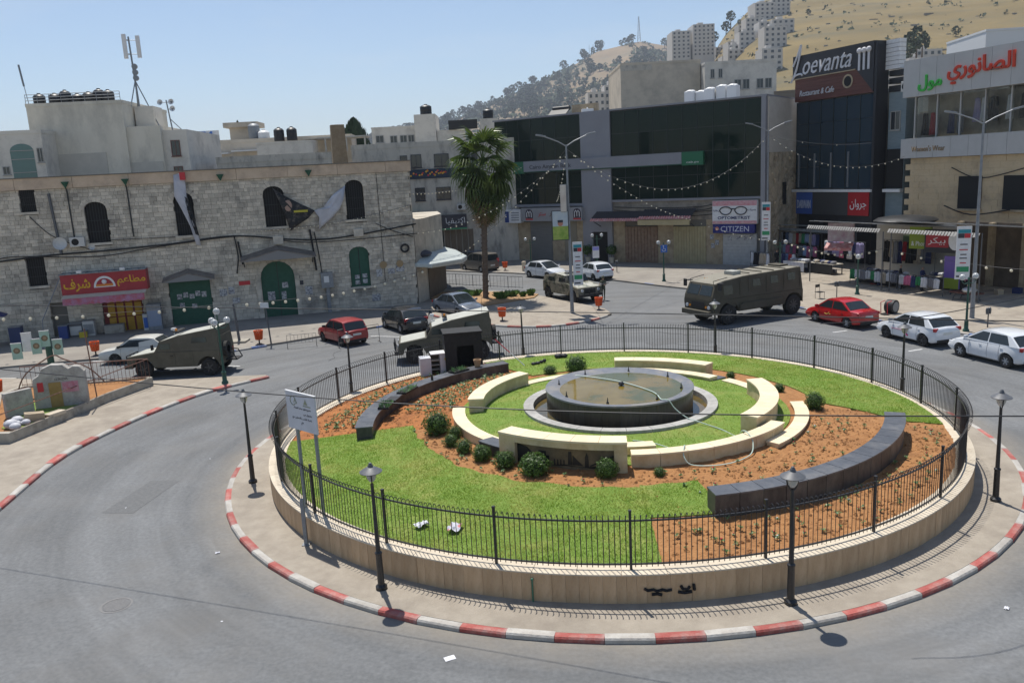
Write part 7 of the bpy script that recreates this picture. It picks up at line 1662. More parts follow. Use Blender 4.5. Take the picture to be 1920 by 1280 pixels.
# roof things on the glass building and the cream block behind
T6 = Matrix.Translation((GA[0], GA[1], 0)) @ Matrix.Rotation(GR, 4, 'Z')
for i, (u, y, h) in enumerate(((-8.6, 5, 1.3), (-7.6, 5.3, 1.2), (-6.6, 5, 1.35), (-5.5, 5.2, 1.5), (-4.4, 5, 1.45))):
    p = T6 @ Vector((u, y, 14.75)); o = MB().box(-.5, .5, -.5, .5, 0, h).lathe([(.5, h), (.3, h + .12), (.001, h + .14)], 10).build('water_tank', m_tankw, None, tuple(p), (0, 0, GR), bevel=.1, label='white square plastic tank in the row on the glass building roof', cat='water tank', group='white tanks on the glass building')
p = T6 @ Vector((-19.5, 4, 14.75)); MB().box(-.6, .6, -.4, .4, 0, .55).lathe([(.1, .55), (.08, .7), (.001, .72)], 8).build('water_tank', m_tankw, None, tuple(p), bevel=.08, label='single low white tank above the grey pillar roof', cat='water tank')
p = T6 @ Vector((-23, 4, 14.75)); rh = empty('solar_heater', tuple(p), GR, 'dark solar heater frame beside a low wall on the glass building roof', 'heater'); MB().obox((0, 0, .5), (2.2, 1.0, .08), 0, R(35)).build('panel', m_tank, rh); MB().box(1.5, 4.5, .2, .6, 0, 1.1).build('low_wall', m_tanp, rh); MB().cyl((-1, .6, .9), (1, .6, .9), .25, .25, 10).build('drum', m_tank, rh)
cr_ = block('cream_building', 'large blank cream rendered building rising behind the glass building', (15.6, 110, 0), 0, 10.2, 12, 22.2, m_beige, parapet=.3)
MB().box(-.02, 4.0, -.03, -.002, 21.2, 22.0).build('stepped_edge', m_streak, cr_)
c2 = block('cream_building', 'pale apartment block with paired dark windows behind the white tanks', (25.9, 108, 0), 0, 9.0, 12, 21.6, m_pale, [(.7, 19.6, .5, 1.1), (1.7, 19.6, .5, 1.1), (.7, 17.1, .5, 1.0), (1.7, 17.1, .5, 1.0), (3.7, 18.1, .85, 1.2), (4.75, 18.1, .85, 1.2), (6.5, 18.1, .85, 1.2), (7.55, 18.1, .85, 1.2)], parapet=.3)
block('grey_house', 'small brownish house front squeezed left of the black restaurant sign', (29.5, 92, 0), -20, 5, 6, 16.4, M('brown_render', (.26, .215, .165), rough=.9), [(1.0, 14.0, 1.2, 1.2)], parapet=.2)

# ================================================================ restaurant building (black sign) and mall
LA = (30.85, 69.2); LR = R(-67.5)
lv = empty('restaurant_building', (LA[0], LA[1], 0), LR, 'narrow dark glass restaurant building with a black roof sign', 'building')
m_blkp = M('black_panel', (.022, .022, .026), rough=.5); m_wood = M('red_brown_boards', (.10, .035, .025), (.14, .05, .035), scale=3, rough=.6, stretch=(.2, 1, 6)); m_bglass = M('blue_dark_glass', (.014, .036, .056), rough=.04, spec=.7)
MB().box(-9.8, -.6, .3, 9, 0, 14.3).build('wall', m_core2, lv)
for i in range(6):
    for j in range(4): MB().box(-9.75 + i * 1.51, -8.27 + i * 1.51, .12 + rnd.uniform(0, .006), .16, 6.5 + j * 1.92, 8.39 + j * 1.92).build('pane', m_bglass, lv)
for i in range(7): MB().box(-9.79 + i * 1.51, -9.73 + i * 1.51, .08, .3, 6.45, 14.2).build('mullion', m_mull, lv)
for i in range(4): MB().box(-9.4 + i * 2.0, -9.3 + i * 2.0, .0, .11, 6.6, 9.6).build('steel_strip', m_pole, lv)
MB().box(-9.9, -.5, -.25, .3, 6.2, 6.42).build('ledge', m_white_s, lv)
MB().box(-.68, -.42, -.1, 1.2, 0, 18.2).build('corner_pier', m_blkp, lv)
for k in range(7): MB().box(-9.85, -.7, -.08 + (k % 2) * .012, .28, 14.25 + k * .29, 14.53 + k * .29).build('board', m_wood, lv)
MB().add([(x, -.16, z) for x, z in ((-10.1, 16.28), (-2.6, 16.28), (-.7, 14.3), (-.7, 18.25), (-10.1, 18.25))] + [(x, .2, z) for x, z in ((-10.1, 16.28), (-2.6, 16.28), (-.7, 14.3), (-.7, 18.25), (-10.1, 18.25))], [(0, 1, 2, 3, 4), (9, 8, 7, 6, 5)] + [(i, i + 5, (i + 1) % 5 + 5, (i + 1) % 5) for i in range(5)]).build('sign_panel', m_blkp, lv)
MB().box(-10.1, -2.65, -.2, -.1, 16.2, 16.29).build('sign_edge', m_tanp, lv)
m_let = M('letter_silver', (.56, .56, .58), rough=.45)
text('oevanta', 5.7, 1.25, m_let, lv, (-5.9, -.2, 17.15), depth=.08, shear=.35); MB().tube(smooth_path([(-9.95, -.25, 17.4), (-9.5, -.25, 18.1), (-9.1, -.25, 18.9), (-9.0, -.25, 19.1), (-9.15, -.25, 18.2), (-9.6, -.25, 16.9), (-10.2, -.25, 16.0), (-9.7, -.25, 16.55), (-9.0, -.25, 16.65), (-8.75, -.25, 16.5)], 5), .09, 6).build('lettering', m_let, lv, smooth=True)
for i, u in enumerate((-2.2, -1.7, -1.2)): MB().box(u - .1, u + .1, -.24, -.17, 16.1, 17.5).sphere((u, -.2, 17.65), .24, 10, 6).build('cutlery_emblem', m_let, lv)
text('Restaurant & Cafe', 4.2, .5, m_let, lv, (-7.1, -.14, 14.95), depth=.05, shear=.3); MB().lathe([(.42, 0), (.58, 0)], 20).build('plate_emblem', m_tanp, lv, (-3.5, -.12, 15.4), (math.pi / 2, 0, 0)); MB().lathe([(.001, 0), (.42, 0)], 20).build('plate_emblem', m_dark, lv, (-3.5, -.115, 15.4), (math.pi / 2, 0, 0))
MB().box(-9.4, -.75, -.1, .3, 4.2, 6.19).build('fascia', M('fascia_grey', (.05, .05, .052), rough=.5), lv)
MB().box(-9.4, -7.35, -.14, -.101, 4.22, 6.17).build('blue_panel', M('panel_blue', (.04, .10, .36), rough=.5), lv); text('DARWAN', 1.7, .75, M('letter_steel', (.62, .64, .68), rough=.5), lv, (-8.38, -.15, 5.1), depth=.03)
MB().box(-3.05, -.75, -.14, -.101, 4.22, 6.17).build('red_panel', M('panel_red', (.36, .012, .018), rough=.5), lv); text(arabic('\u062c\u0631\u0648\u0627\u0646'), 1.8, .9, m_white_s, lv, (-1.9, -.15, 5.15), depth=.03)
MB().box(-9.4, -.7, .2, .298, 0, 4.19).build('shop_front', m_blkp, lv); MB().box(-6.2, -4.4, .15, .198, 1.6, 3.7).build('shop_window', m_dark, lv)
# side wing and louvres
MB().box(-.08, 1.65, 1.0, 9, 0, 14.1).build('side_wing', M('blue_grey_stone', (.16, .21, .235), (.20, .25, .27), scale=1.5, rough=.85, stretch=(1, 1, 4)), lv); window(lv, .15, 1.0, 11.1, 1.0, 1.5); MB().box(-.05, 1.6, .9, .999, 6.45, 9.6).build('lower_glass', m_dark, lv); MB().box(-.08, 1.7, .6, 1.0, 6.15, 6.4).build('ledge', m_white_s, lv)
for k in range(3): MB().box(-.08, 1.3, .9, 1.8, 14.15 + k * .6, 14.6 + k * .6).build('dark_louvre', m_tank, lv)
for k in range(7): MB().box(-.4, .95, .8, 1.5, 15.9 + k * .33, 16.2 + k * .33).build('white_louvre', m_white_s, lv)
MB().box(1.7, 3.0, 2.0, 9, 0, 13.4).build('tan_wall', m_rock, lv); ac_unit(lv, 1.9, .95, 14.0, 1.0, .8)
ml = empty('mall_building', (LA[0], LA[1], 0), LR, 'tan stone shopping building with pale sign bands and clothes in its windows', 'building')
m_band = M('band_panel', (.46, .455, .44), (.42, .415, .40), scale=1.2, rough=.55, obj_rnd=.04); m_tan = M('tan_limestone', (.50, .385, .235), (.58, .46, .30), scale=1.2, rough=.93, bump=.4, c3=(.30, .23, .15), s3=.6)
MB().box(2.6, 24, 1.2, 14, 0, 14.5).build('wall', m_core2, ml)
for k in range(14):
    MB().box(2.35 + k * 1.5, 3.83 + k * 1.5, -.2, 1.0, 13.45, 16.2).build('band_panel', m_band, ml); MB().box(2.45 + k * 1.5, 3.93 + k * 1.5, -.3, 1.0, 8.82, 10.3).build('band_panel', m_band, ml)
m_lred = M('letter_red', (.55, .045, .015), rough=.45); m_lgrn = M('letter_green', (.04, .42, .05), rough=.45)
text(arabic('\u0627\u0644\u0635\u0627\u0646\u0648\u0631\u064a'), 5.3, 1.75, m_lred, ml, (9.0, -.25, 14.85), depth=.14, bold=.02); text(arabic('\u0645\u0648\u0644'), 2.1, 1.2, m_lgrn, ml, (4.85, -.25, 14.35), depth=.14, bold=.02); text("Women's Wear", 3.0, .42, M('letter_tan', (.26, .18, .10), rough=.5), ml, (5.0, -.33, 9.5), depth=.04)
for k in range(7):
    MB().box(3.2 + k * 2.0, 5.15 + k * 2.0, .35, .38, 10.35, 13.4).build('shop_window', M('shop_glass', (.9, .93, .9), rough=.0, spec=.3, trans=1.), ml); MB().box(3.12 + k * 2.0, 3.2 + k * 2.0, .25, .5, 10.31, 13.44).build('window_mullion', m_band, ml)
MB().box(3.1, 18, 1.15, 1.19, 10.3, 13.4).build('shop_back', M('shop_interior', (.34, .31, .25), (.16, .14, .12), scale=.6, rough=.9), ml); MB().box(2.7, 24, -.02, 1.2, 10.301, 10.34).build('shop_floor', m_conc, ml)
def lw(v): return Matrix.Translation((LA[0], LA[1], 0)) @ Matrix.Rotation(LR, 4, 'Z') @ Vector(v)
def garment(u, y, z, w, h, mat, label, group, kind=0):
    """hung shirt, dress or trousers: a soft folded sheet with depth"""
    v = []; f = []; nx, nz = 8, 5
    for j in range(nz + 1):
        t = j / nz; ww = w * ((.75 + .35 * math.sin(min(1, t * 3) * 1.57) - (.18 if .25 < t else 0)) if kind == 0 else .6 + .4 * t)
        for i in range(nx + 1): s = i / nx - .5; v.append((s * ww, .05 * math.sin(i * 2.1 + u * 3) + .02 * math.sin(j), -t * h + (-abs(s) * .25 * w if j == 0 else 0)))
    for j in range(nz):
        for i in range(nx): p = j * (nx + 1) + i; f.append((p, p + 1, p + nx + 2, p + nx + 1))
    o = MB().add(v, f).build('garment', mat, None, tuple(lw((u, y, z))), (0, 0, LR + rnd.uniform(-.25, .25)), smooth=70, label=label, cat='garment', group=group)
    md_ = o.modifiers.new('s', 'SOLIDIFY'); md_.thickness = .09
    return o
GC = [('white', (.62, .62, .64)), ('black', (.02, .02, .022)), ('pale blue', (.32, .40, .58)), ('navy blue', (.03, .04, .12)), ('pink', (.55, .14, .25)), ('beige', (.45, .38, .29)), ('grey', (.22, .22, .24)), ('lilac', (.34, .30, .50)), ('green', (.04, .25, .10)), ('red', (.42, .03, .04)), ('denim blue', (.10, .16, .28))]
GM = {n: M('cloth_' + n.replace(' ', '_'), c, tuple(x * .8 for x in c), scale=6, rough=.85) for n, c in GC}
for i, (u, c) in enumerate(((3.9, 'black'), (4.6, 'red'), (6.2, 'navy blue'), (7.0, 'grey'), (8.9, 'white'), (9.6, 'black'), (10.9, 'white'), (11.9, 'black'), (8.3, 'lilac'))): garment(u, .62, 12.9 if i > 3 else 12.2, .7, 1.7, GM[c], c + ' dress displayed in the upper mall window', 'dresses in the mall window', 1)
for k in range(20):
    for j in range(12): MB().box(2.7 + k * .9 + (j % 2) * .45, 3.59 + k * .9 + (j % 2) * .45, .02 + rnd.uniform(0, .03), 1.19, 3.4 + j * .45, 3.845 + j * .45).build('stone', m_tan, ml)
for u in (7.6, 11.2, 15): MB().box(u, u + 1.9, -.04, .03, 5.0, 7.35).build('window', m_dark, ml); MB().box(u - .1, u + 2.0, -.2, .02, 4.85, 4.99).build('sill', m_tanp, ml)
cable([(7, -.1, 8), (9.5, -.2, 7.2), (13, -.1, 7.9)], .04, ml); cable([(6.6, -.2, 5.2), (9, -.4, 4.6), (12, -.3, 5.0)], .05, ml)
block('white_house', 'white corrugated rooftop shed high above the mall sign', (45.2, 80, 0), -4, 12, 8, 20.0, m_tankw, parapet=.2)

# ================================================================ market stalls
def stall(u0, u1, y0, y1, z, label, roofmat, posts=True, back=True):
    r = empty('market_stall', (LA[0], LA[1], 0), LR, label, 'market stall', 'market stalls')
    n = max(2, int((u1 - u0) / .5))
    for k in range(n): a = u0 + (u1 - u0) * k / n; MB().obox((a + .24, (y0 + y1) / 2, z + .03 * (k % 2)), ((u1 - u0) / n - .02, abs(y1 - y0), .05), 0, R(-6)).build('roof_sheet', roofmat, r)
    for a in (u0 + .1, u1 - .1): MB().cyl((a, y0 + .1, .1), (a, y0 + .1, z - .15), .04, .04, 6).build('post', m_meter, r)
    return r
m_tinp = M('pale_tin', (.36, .35, .33), (.26, .25, .235), scale=3, rough=.6)
st1 = stall(-8.2, 1.0, -3.2, -.3, 3.3, 'long grey awning over the clothes rails below the restaurant building', M('awning_grey', (.22, .23, .23), rough=.7)); 
for k in range(24): MB().box(-8.2 + k * .38, -7.85 + k * .38, -3.24, -3.2, 2.95, 3.2).build('valance', M('valance_grey', (.17, .18, .18), rough=.8), st1)
st2 = stall(3.4, 10.4, -10.3, -3.6, 4.3, 'open stall under a ragged pale tin roof and black tarpaulin', m_tinp)
MB().sphere((7.6, -5.2, 4.5), 2.2, 14, 6, .16).build('tarpaulin', m_tank, st2, smooth=60); MB().box(3.4, 10.5, -3.5, -3.45, .1, 4.2).build('back_wall', m_cemd, st2); MB().box(6.2, 8.2, -3.8, -3.5, 2.6, 3.2).build('sign_strip', M('strip_green', (.10, .17, .08), rough=.6), st2)
st3 = stall(10.6, 17.5, -10.0, -3.6, 4.5, 'stall with a pale tin roof behind the lime green sign', m_tinp)
MB().box(10.6, 20, -3.5, -3.4, .1, 4.4).build('back_wall', M('brown_front', (.16, .12, .085), (.10, .08, .06), scale=1.5, rough=.9), st3)
for u in (10.8, 13.2, 15.6, 17.2): MB().box(u, u + .3, -3.9, -3.5, .1, 4.4).build('pillar', m_tanp, st3)
for st_, a, b, y in ((st2, 3.4, 10.4, -10.34), (st3, 10.6, 17.5, -10.04)):
    for k in range(int((b - a) / .22)): MB().add([(a + k * .22, y, 4.35), (a + k * .22 + .2, y - .03, 4.35), (a + k * .22 + .2, y - .2, 4.12), (a + k * .22, y - .17, 4.08)], [(0, 3, 2, 1)]).build('edge_sheet', m_tinp, st_)
sA = empty('shop_sign', tuple(lw((4.6, -8.3, 0))), R(-40), 'pale floral shop sign with a small striped red awning below', 'sign'); MB().box(-.95, .95, -.1, .1, 3.0, 4.4).build('panel', M('floral_sign', (.48, .46, .48), (.34, .22, .28), scale=2.5, rough=.6), sA); MB().add([(-1, -.12, 2.95), (1, -.12, 2.95), (1, -.7, 2.6), (-1, -.7, 2.6), (1, -.7, 2.4), (-1, -.7, 2.4)], [(0, 3, 2, 1), (3, 5, 4, 2)]).build('awning', M('awning_red', (.45, .12, .12), (.6, .4, .38), scale=4, rough=.7), sA)
sB = empty('shop_sign', tuple(lw((11.8, -8.5, 0))), R(-52), 'lime green shop sign with white lettering beside the red one', 'sign'); MB().box(-.7, .75, -.06, .06, 2.95, 4.4).build('panel', M('lime', (.20, .26, .02), rough=.5), sB); text('& Phone', 1.1, .3, m_white_s, sB, (.0, -.07, 3.3), depth=.02)
sC = empty('shop_sign', tuple(lw((13.4, -8.6, 0))), R(-52), 'black and red shop sign with a white oval and Arabic lettering', 'sign'); MB().box(-.95, 1.5, -.06, .06, 2.8, 4.3).build('panel', m_blkp, sC); MB().box(-.85, .6, -.08, -.061, 3.15, 4.0).build('red_field', m_signred, sC); text(arabic('\u0628\u064a\u0643\u0631'), 1.1, .5, m_white_s, sC, (-.15, -.085, 3.55), depth=.02); ov = MB().lathe([(.001, 0), (.55, 0)], 20).build('oval', m_white_s, sC, (1.0, -.09, 3.6), (math.pi / 2, 0, 0)); ov.scale = (.75, 1.1, 1)
sD = empty('shop_sign', tuple(lw((-10.0, -2.6, 0))), R(-50), 'dark upright restaurant sign on wooden posts by the rock wall', 'sign'); MB().box(-.8, .8, -.08, .08, 3.5, 5.4).build('panel', m_blkp, sD); text('Loevanta', 1.2, .35, m_white_s, sD, (0, -.09, 4.6), depth=.02, shear=.3); text('Restaurant & Cafe', 1.2, .16, m_tanp, sD, (0, -.09, 3.9), depth=.02)
for s in (-.72, .72): MB().box(s - .08, s + .08, -.08, .08, .1, 3.5).build('post', M('sign_wood', (.26, .12, .04), rough=.7), sD)
pw = empty('phone_display', tuple(lw((14.2, -8.3, 0))), R(-52), 'purple and lime poster board at the phone shop entrance', 'poster'); MB().box(-.5, .5, -.05, .05, .5, 2.6).build('panel', M('purple', (.16, .10, .34), rough=.5), pw); MB().box(-.45, .45, -.07, -.051, .5, 1.2).build('lime_panel', MATS['lime'], pw); MB().box(-.06, .0, -.04, .04, .1, .5).build('leg', m_meter, pw)
# rails with hanging clothes
def rail(u0, u1, y, z, label, cols, gl, gh=1.0, step=.42, kind=0):
    r = empty('clothes_rail', (LA[0], LA[1], 0), LR, label, 'clothes rail', 'clothes rails')
    MB().tube([(u0, y, z), (u1, y, z)], .025, 5).build('bar', m_meter, r)
    for a in (u0, u1): MB().tube([(a, y, .1), (a, y, z)], .025, 5).build('post', m_meter, r)
    u = u0 + .3; i = 0
    while u < u1 - .2: c = cols[i % len(cols)]; garment(u, y, z - .04, rnd.uniform(.42, .58), gh * rnd.uniform(.8, 1.15), GM[c], c + gl, 'clothes on the market rails', kind); u += step; i += 1
rail(-9.0, -3.6, -2.4, 2.75, 'high clothes rail under the grey awning', ('white', 'black', 'denim blue', 'white', 'beige', 'red', 'beige', 'green', 'pale blue', 'beige', 'lilac', 'navy blue'), ' shirt on the high rail under the grey awning')
rail(-8.2, -3.4, -3.0, 1.75, 'low clothes rail under the grey awning', ('grey', 'pale blue', 'pink', 'grey', 'pink', 'black'), ' garment on the low rail under the grey awning')
rail(-1.6, 2.8, -4.0, 2.5, 'clothes rail beside the floral shop sign', ('white', 'navy blue', 'lilac', 'lilac', 'pink', 'black'), ' garment on the rail beside the floral sign', 1.2)
rail(-6.6, -3.9, -7.6, 1.5, 'free-standing clothes rail on the sunny pavement', ('white', 'black', 'black', 'beige', 'beige', 'white'), ' garment on the free-standing sunny rail', 1.2, .4, 1)
rail(-4.6, -1.9, -6.6, 1.5, 'second free-standing clothes rail next to the white-covered table', ('white', 'grey', 'navy blue', 'denim blue', 'red', 'white'), ' garment on the rail next to the white-covered table', 1.1, .4, 1)
rail(6.2, 10.4, -8.9, 1.25, 'low front rail of the stall under the ragged tin roof', ('green', 'white', 'grey', 'white', 'green', 'white', 'beige', 'white', 'grey'), ' small garment on the front rail of the tin roof stall', .75, .46)
def table(u, y, w, d, label, cloth_m, heap, rz=0):
    r = empty('market_table', tuple(lw((u, y, .1))), LR + rz, label, 'market table', 'market tables')
    MB().box(-w / 2, w / 2, -d / 2, d / 2, .78, .84).build('top', m_conc, r)
    for a in (-1, 1):
        for b in (-1, 1): MB().box(a * (w / 2 - .08) - .03, a * (w / 2 - .08) + .03, b * (d / 2 - .08) - .03, b * (d / 2 - .08) + .03, 0, .78).build('leg', m_meter, r)
    MB().box(-w / 2 - .02, w / 2 + .02, -d / 2 - .02, -d / 2, .1, .85).build('front_cloth', cloth_m, r)
    for k in range(int(w / .34)):
        c = heap[k % len(heap)]; p = lw((u - w / 2 + .25 + k * .34, y + rnd.uniform(-.2, .2), .94))
        MB().sphere((0, 0, .1), .24, 9, 5, .6).sphere((.12, .1, .12), .18, 8, 5, .6).build('cloth_pile', GM[c], None, tuple(p), (0, 0, k), smooth=70, label='heap of folded ' + c + ' clothes on a market table', cat='clothes', group='heaps of clothes on the tables')
table(-1.6, -6.6, 2.4, 1.3, 'market table with bright white heaps beside the single-globe lamp', m_sack, ('white', 'white', 'grey', 'white'))
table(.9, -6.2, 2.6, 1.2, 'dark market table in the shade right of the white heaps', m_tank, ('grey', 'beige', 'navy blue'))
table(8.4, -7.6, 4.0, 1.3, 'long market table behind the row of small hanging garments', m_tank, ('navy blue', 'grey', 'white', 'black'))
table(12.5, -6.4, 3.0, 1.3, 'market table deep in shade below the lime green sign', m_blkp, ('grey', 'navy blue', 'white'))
for i in range(22):
    u, y = rnd.choice(((rnd.uniform(-6, 2.5), rnd.uniform(-7.4, -4.6)), (rnd.uniform(5, 10), rnd.uniform(-8.2, -5)), (rnd.uniform(10.8, 16.5), rnd.uniform(-8.8, -5)))); s_ = rnd.uniform(.3, .5); c_ = rnd.choice(('cardboard', 'cloth_red', 'cloth_navy_blue', 'cloth_beige', 'cloth_grey'))
    r = empty('goods_box', tuple(lw((u, y, .1))), rnd.uniform(0, 3), {'cardboard': 'tan cardboard'}.get(c_, c_.replace('cloth_', '').replace('_', ' ') + ' plastic') + ' goods box on the ground among the market stalls', 'box', 'boxes among the stalls')
    MB().box(-s_ / 2, s_ / 2, -s_ * .4, s_ * .4, 0, s_ * .7).build('body', MATS[c_], r); MB().box(-s_ / 2 - .01, s_ / 2 + .01, -s_ * .4 - .01, s_ * .4 + .01, s_ * .7, s_ * .78).build('rim', MATS[c_], r)
rail(11.0, 14.5, -9.4, 1.3, 'low rail of bright small goods below the lime green sign', ('white', 'pink', 'navy blue', 'green', 'white', 'grey'), ' small garment on the rail below the lime green sign', .7, .45)
rail(5.0, 9.6, -4.4, 2.9, 'high rail of dark clothes deep inside the tin roof stall', ('black', 'beige', 'grey', 'navy blue', 'red', 'black'), ' long garment deep inside the tin roof stall', 1.5, .42, 1)
wc = empty('hand_cart', tuple(lw((16.2, -9.4, .1))), LR, 'small vendor cart with a shiny silver heap near the kerb', 'cart'); MB().box(-.9, .9, -.4, .4, .45, .52).build('deck', m_wood, wc); MB().sphere((.2, 0, .65), .45, 10, 6, .45).build('foil_heap', M('foil', (.6, .58, .55), rough=.3, metal=.4), wc, smooth=60)
for s in (-1, 1): MB().tube([(-.7, s * .35, 0), (-.5, s * .35, .45)], .03, 5).tube([(.7, s * .35, 0), (.5, s * .35, .45)], .03, 5).build('leg', m_meter, wc)

# ================================================================ people
def person(name, label, loc, rz, cols, arms=((.0, .0), (.0, .0)), stride=.0, helmet=None, h=1.72):
    """one continuous skinned figure; colours by height and reach"""
    J = {}; V = []; E = []; Rr = []
    def v(p, r, par=None): V.append(p); Rr.append(r); i = len(V) - 1; (E.append((par, i)) if par is not None else None); return i
    pel = v((0, 0, .95), .15); ab = v((0, 0, 1.12), .135, pel); chs = v((0, .01, 1.32), .155, ab); nk = v((0, .01, 1.47), .062, chs); hd0 = v((0, -.01, 1.54), .075, nk); hd1 = v((0, -.015, 1.62), .095, hd0); v((0, .0, 1.70), .075, hd1)
    for s, (fw, ou) in zip((1, -1), arms):
        sh = v((s * .17, .01, 1.40), .07, chs); el = v((s * (.23 + ou * .1), .02 - fw * .12, 1.14 + fw * .03), .048, sh); wr = v((s * (.23 - fw * .06), -.02 - fw * .32, .93 + fw * .22), .034, el); v((s * (.22 - fw * .07), -.04 - fw * .38, .85 + fw * .28), .034, wr)
        hp = v((s * .09, 0, .88), .105, pel); kn = v((s * .10, -.03 - s * stride * .16, .50), .07, hp); an_ = v((s * .10, .02 - s * stride * .3, .10), .045, kn); v((s * .11, -.13 - s * stride * .3, .045), .042, an_)
    me = bpy.data.meshes.new('p'); me.from_pydata(V, E, []); o = bpy.data.objects.new('p', me); COL.objects.link(o)
    sk_ = o.modifiers.new('s', 'SKIN'); sk_.use_smooth_shade = True
    for i, sv in enumerate(me.skin_vertices[0].data): sv.radius = (Rr[i], Rr[i] * .82); sv.use_root = (i == 0)
    sd = o.modifiers.new('d', 'SUBSURF'); sd.levels = 1; sd.render_levels = 1
    dg = bpy.context.evaluated_depsgraph_get(); dg.update(); m2 = bpy.data.meshes.new_from_object(o.evaluated_get(dg)); bpy.data.objects.remove(o)
    skin_m, shirt, trous, shoe, hair = cols; m2.materials.clear()
    for m in cols: m2.materials.append(m)
    for p in m2.polygons:
        c = p.center; k = 1
        if c.z > 1.47: k = 4 if (c.z > 1.66 or c.y > .045) else 0
        elif abs(c.x) > .17 and c.z < .95 + .3 * max(0, arms[0][0]) and c.z > .75: k = 0
        elif c.z < .09: k = 3
        elif c.z < .98 and abs(c.x) < .21: k = 2
        p.material_index = k; p.use_smooth = True
    r = empty(name, loc, rz, label, 'person'); b = bpy.data.objects.new('body', m2); COL.objects.link(b); b.parent = r
    if helmet: MB().lathe([(.125, 1.62), (.13, 1.66), (.11, 1.74), (.06, 1.79), (.001, 1.80)], 12).build('helmet', helmet, r, smooth=60)
    MB().sphere((-.035, -.105, 1.63), .012, 5, 4).build('eye', m_txt_dark, b); MB().sphere((.035, -.105, 1.63), .012, 5, 4).build('eye', m_txt_dark, b); MB().sphere((0, -.115, 1.60), .016, 5, 4).build('nose', skin_m, b)
    r.scale = (h / 1.76,) * 3
    return r
m_skin = M('skin', (.36, .22, .15), rough=.6); m_hair = M('hair_dark', (.02, .016, .014), rough=.7); m_shoe = M('shoe', (.03, .028, .026), rough=.6); m_oliv = M('uniform_olive', (.10, .105, .065), (.06, .065, .04), scale=5, rough=.85)
person('person', 'person in black top standing in the shade before the dark stall wall', (26.9, 56.3, .1), 1.0, (m_skin, GM['black'], GM['grey'], m_shoe, m_hair), ((.3, 0), (.2, 0)))
person('person', 'person in dark navy clothes beside the grey shutter in the stall shade', (27.7, 54.9, .1), .6, (m_skin, GM['navy blue'], GM['black'], m_shoe, m_hair), ((.6, 0), (.6, 0)))
person('person', 'person in a pink top and pale headscarf inside the tin roof stall', (29.2, 52.4, .1), .4, (m_skin, GM['pink'], GM['black'], m_shoe, GM['white']), ((.4, 0), (.4, 0)))
person('person', 'person in black standing by the info sign beside the optician shutter', (22.9, 70.2, .1), .2, (m_skin, GM['black'], GM['black'], m_shoe, m_hair), ((.1, 0), (.3, 0)))
person('person', 'person in a light shirt walking beside the brown van', (-6.6, 82.6, .1), .3, (m_skin, GM['white'], GM['grey'], m_shoe, m_hair), ((.2, 0), (.3, 0)), .8)
sl = person('person', 'helmeted soldier in olive standing beside the camouflaged jeep bonnet', (6.75, 58.9, 0), -.4, (m_skin, m_oliv, m_oliv, m_shoe, m_oliv), ((1.0, .2), (.9, .3)), .3, m_oliv)
MB().tube([(-.25, -.42, 1.12), (.15, -.36, 1.22), (.5, -.3, 1.3)], .028, 5).build('rifle', m_txt_dark, None, tuple(sl.location), (0, 0, -.4), label='black rifle held by the helmeted soldier by the jeep', cat='rifle')
# ================================================================ hills, far houses, haze
m_hill = M('dry_hillside', (.20, .145, .085), (.26, .185, .105), scale=.01, rough=.97, c3=(.17, .155, .10), s3=.007, detail=12)
m_hill2 = M('golden_hillside', (.165, .122, .048), (.215, .158, .062), scale=.04, rough=.97, c3=(.115, .105, .062), s3=.018, stretch=(.5, .5, 3), detail=12)
m_pine = M('far_pine', (.030, .048, .022), (.05, .07, .032), scale=.3, rough=.9, isl=.3, obj_rnd=0)
TA = [(-420, 20), (-300, 30), (-180, 45), (-78, 61), (-20.7, 77), (36, 100), (70, 113), (104, 130), (149, 138), (182, 131), (230, 118), (330, 120), (600, 120)]
TB = [(20, 2), (62, 20), (90, 44), (111, 58), (138, 76), (146, 90), (158, 101), (168, 110), (225, 122), (331, 132), (480, 150), (760, 165)]
KA, KB = 2.2, 1.6       # both hills stand this much farther out than the surveyed tables
def far(k, x, y, z): return (x * k, y * k, (z - 9.3) * k + 9.3)
def hillz(tab, x, y, y0, y1, amp):
    t = min(1.35, max(0, (y - y0) / (y1 - y0))); xs = x / max(.2, y / y1) if y > y0 else x
    s = t if t < 1 else 1 - (t - 1) * .8
    s = s ** .85 if s > 0 else 0
    n = amp * (mnoise.noise((x * .012, y * .012, 1)) + .5 * mnoise.noise((x * .035, y * .035, 5)) + .25 * mnoise.noise((x * .09, y * .09, 2)))
    return lerp_tab(tab, xs) * s + n * min(1, t * 2) * (1 if t < .9 else max(0, (1.0 - t) * 10) if t < 1 else 0) - 2
def hill(tab, x0, x1, y0, y1, yend, nx, ny, amp, mat, K):
    vs = []; fs = []
    for i in range(nx + 1):
        for j in range(ny + 1): x = x0 + (x1 - x0) * i / nx; y = y0 + (yend - y0) * j / ny; vs.append(far(K, x * (.35 + .65 * y / y1), y, hillz(tab, x * (.35 + .65 * y / y1), y, y0, y1, amp)))
    for i in range(nx):
        for j in range(ny): p = i * (ny + 1) + j; fs.append((p, p + ny + 1, p + ny + 2, p + 1))
    MB().add(vs, fs).build('hill', mat, smooth=80, kind='structure')
hill(TA, -420, 600, 420, 900, 1060, 160, 90, 5, m_hill, KA)
hill(TB, 20, 760, 190, 560, 700, 150, 90, 4, m_hill2, KB)
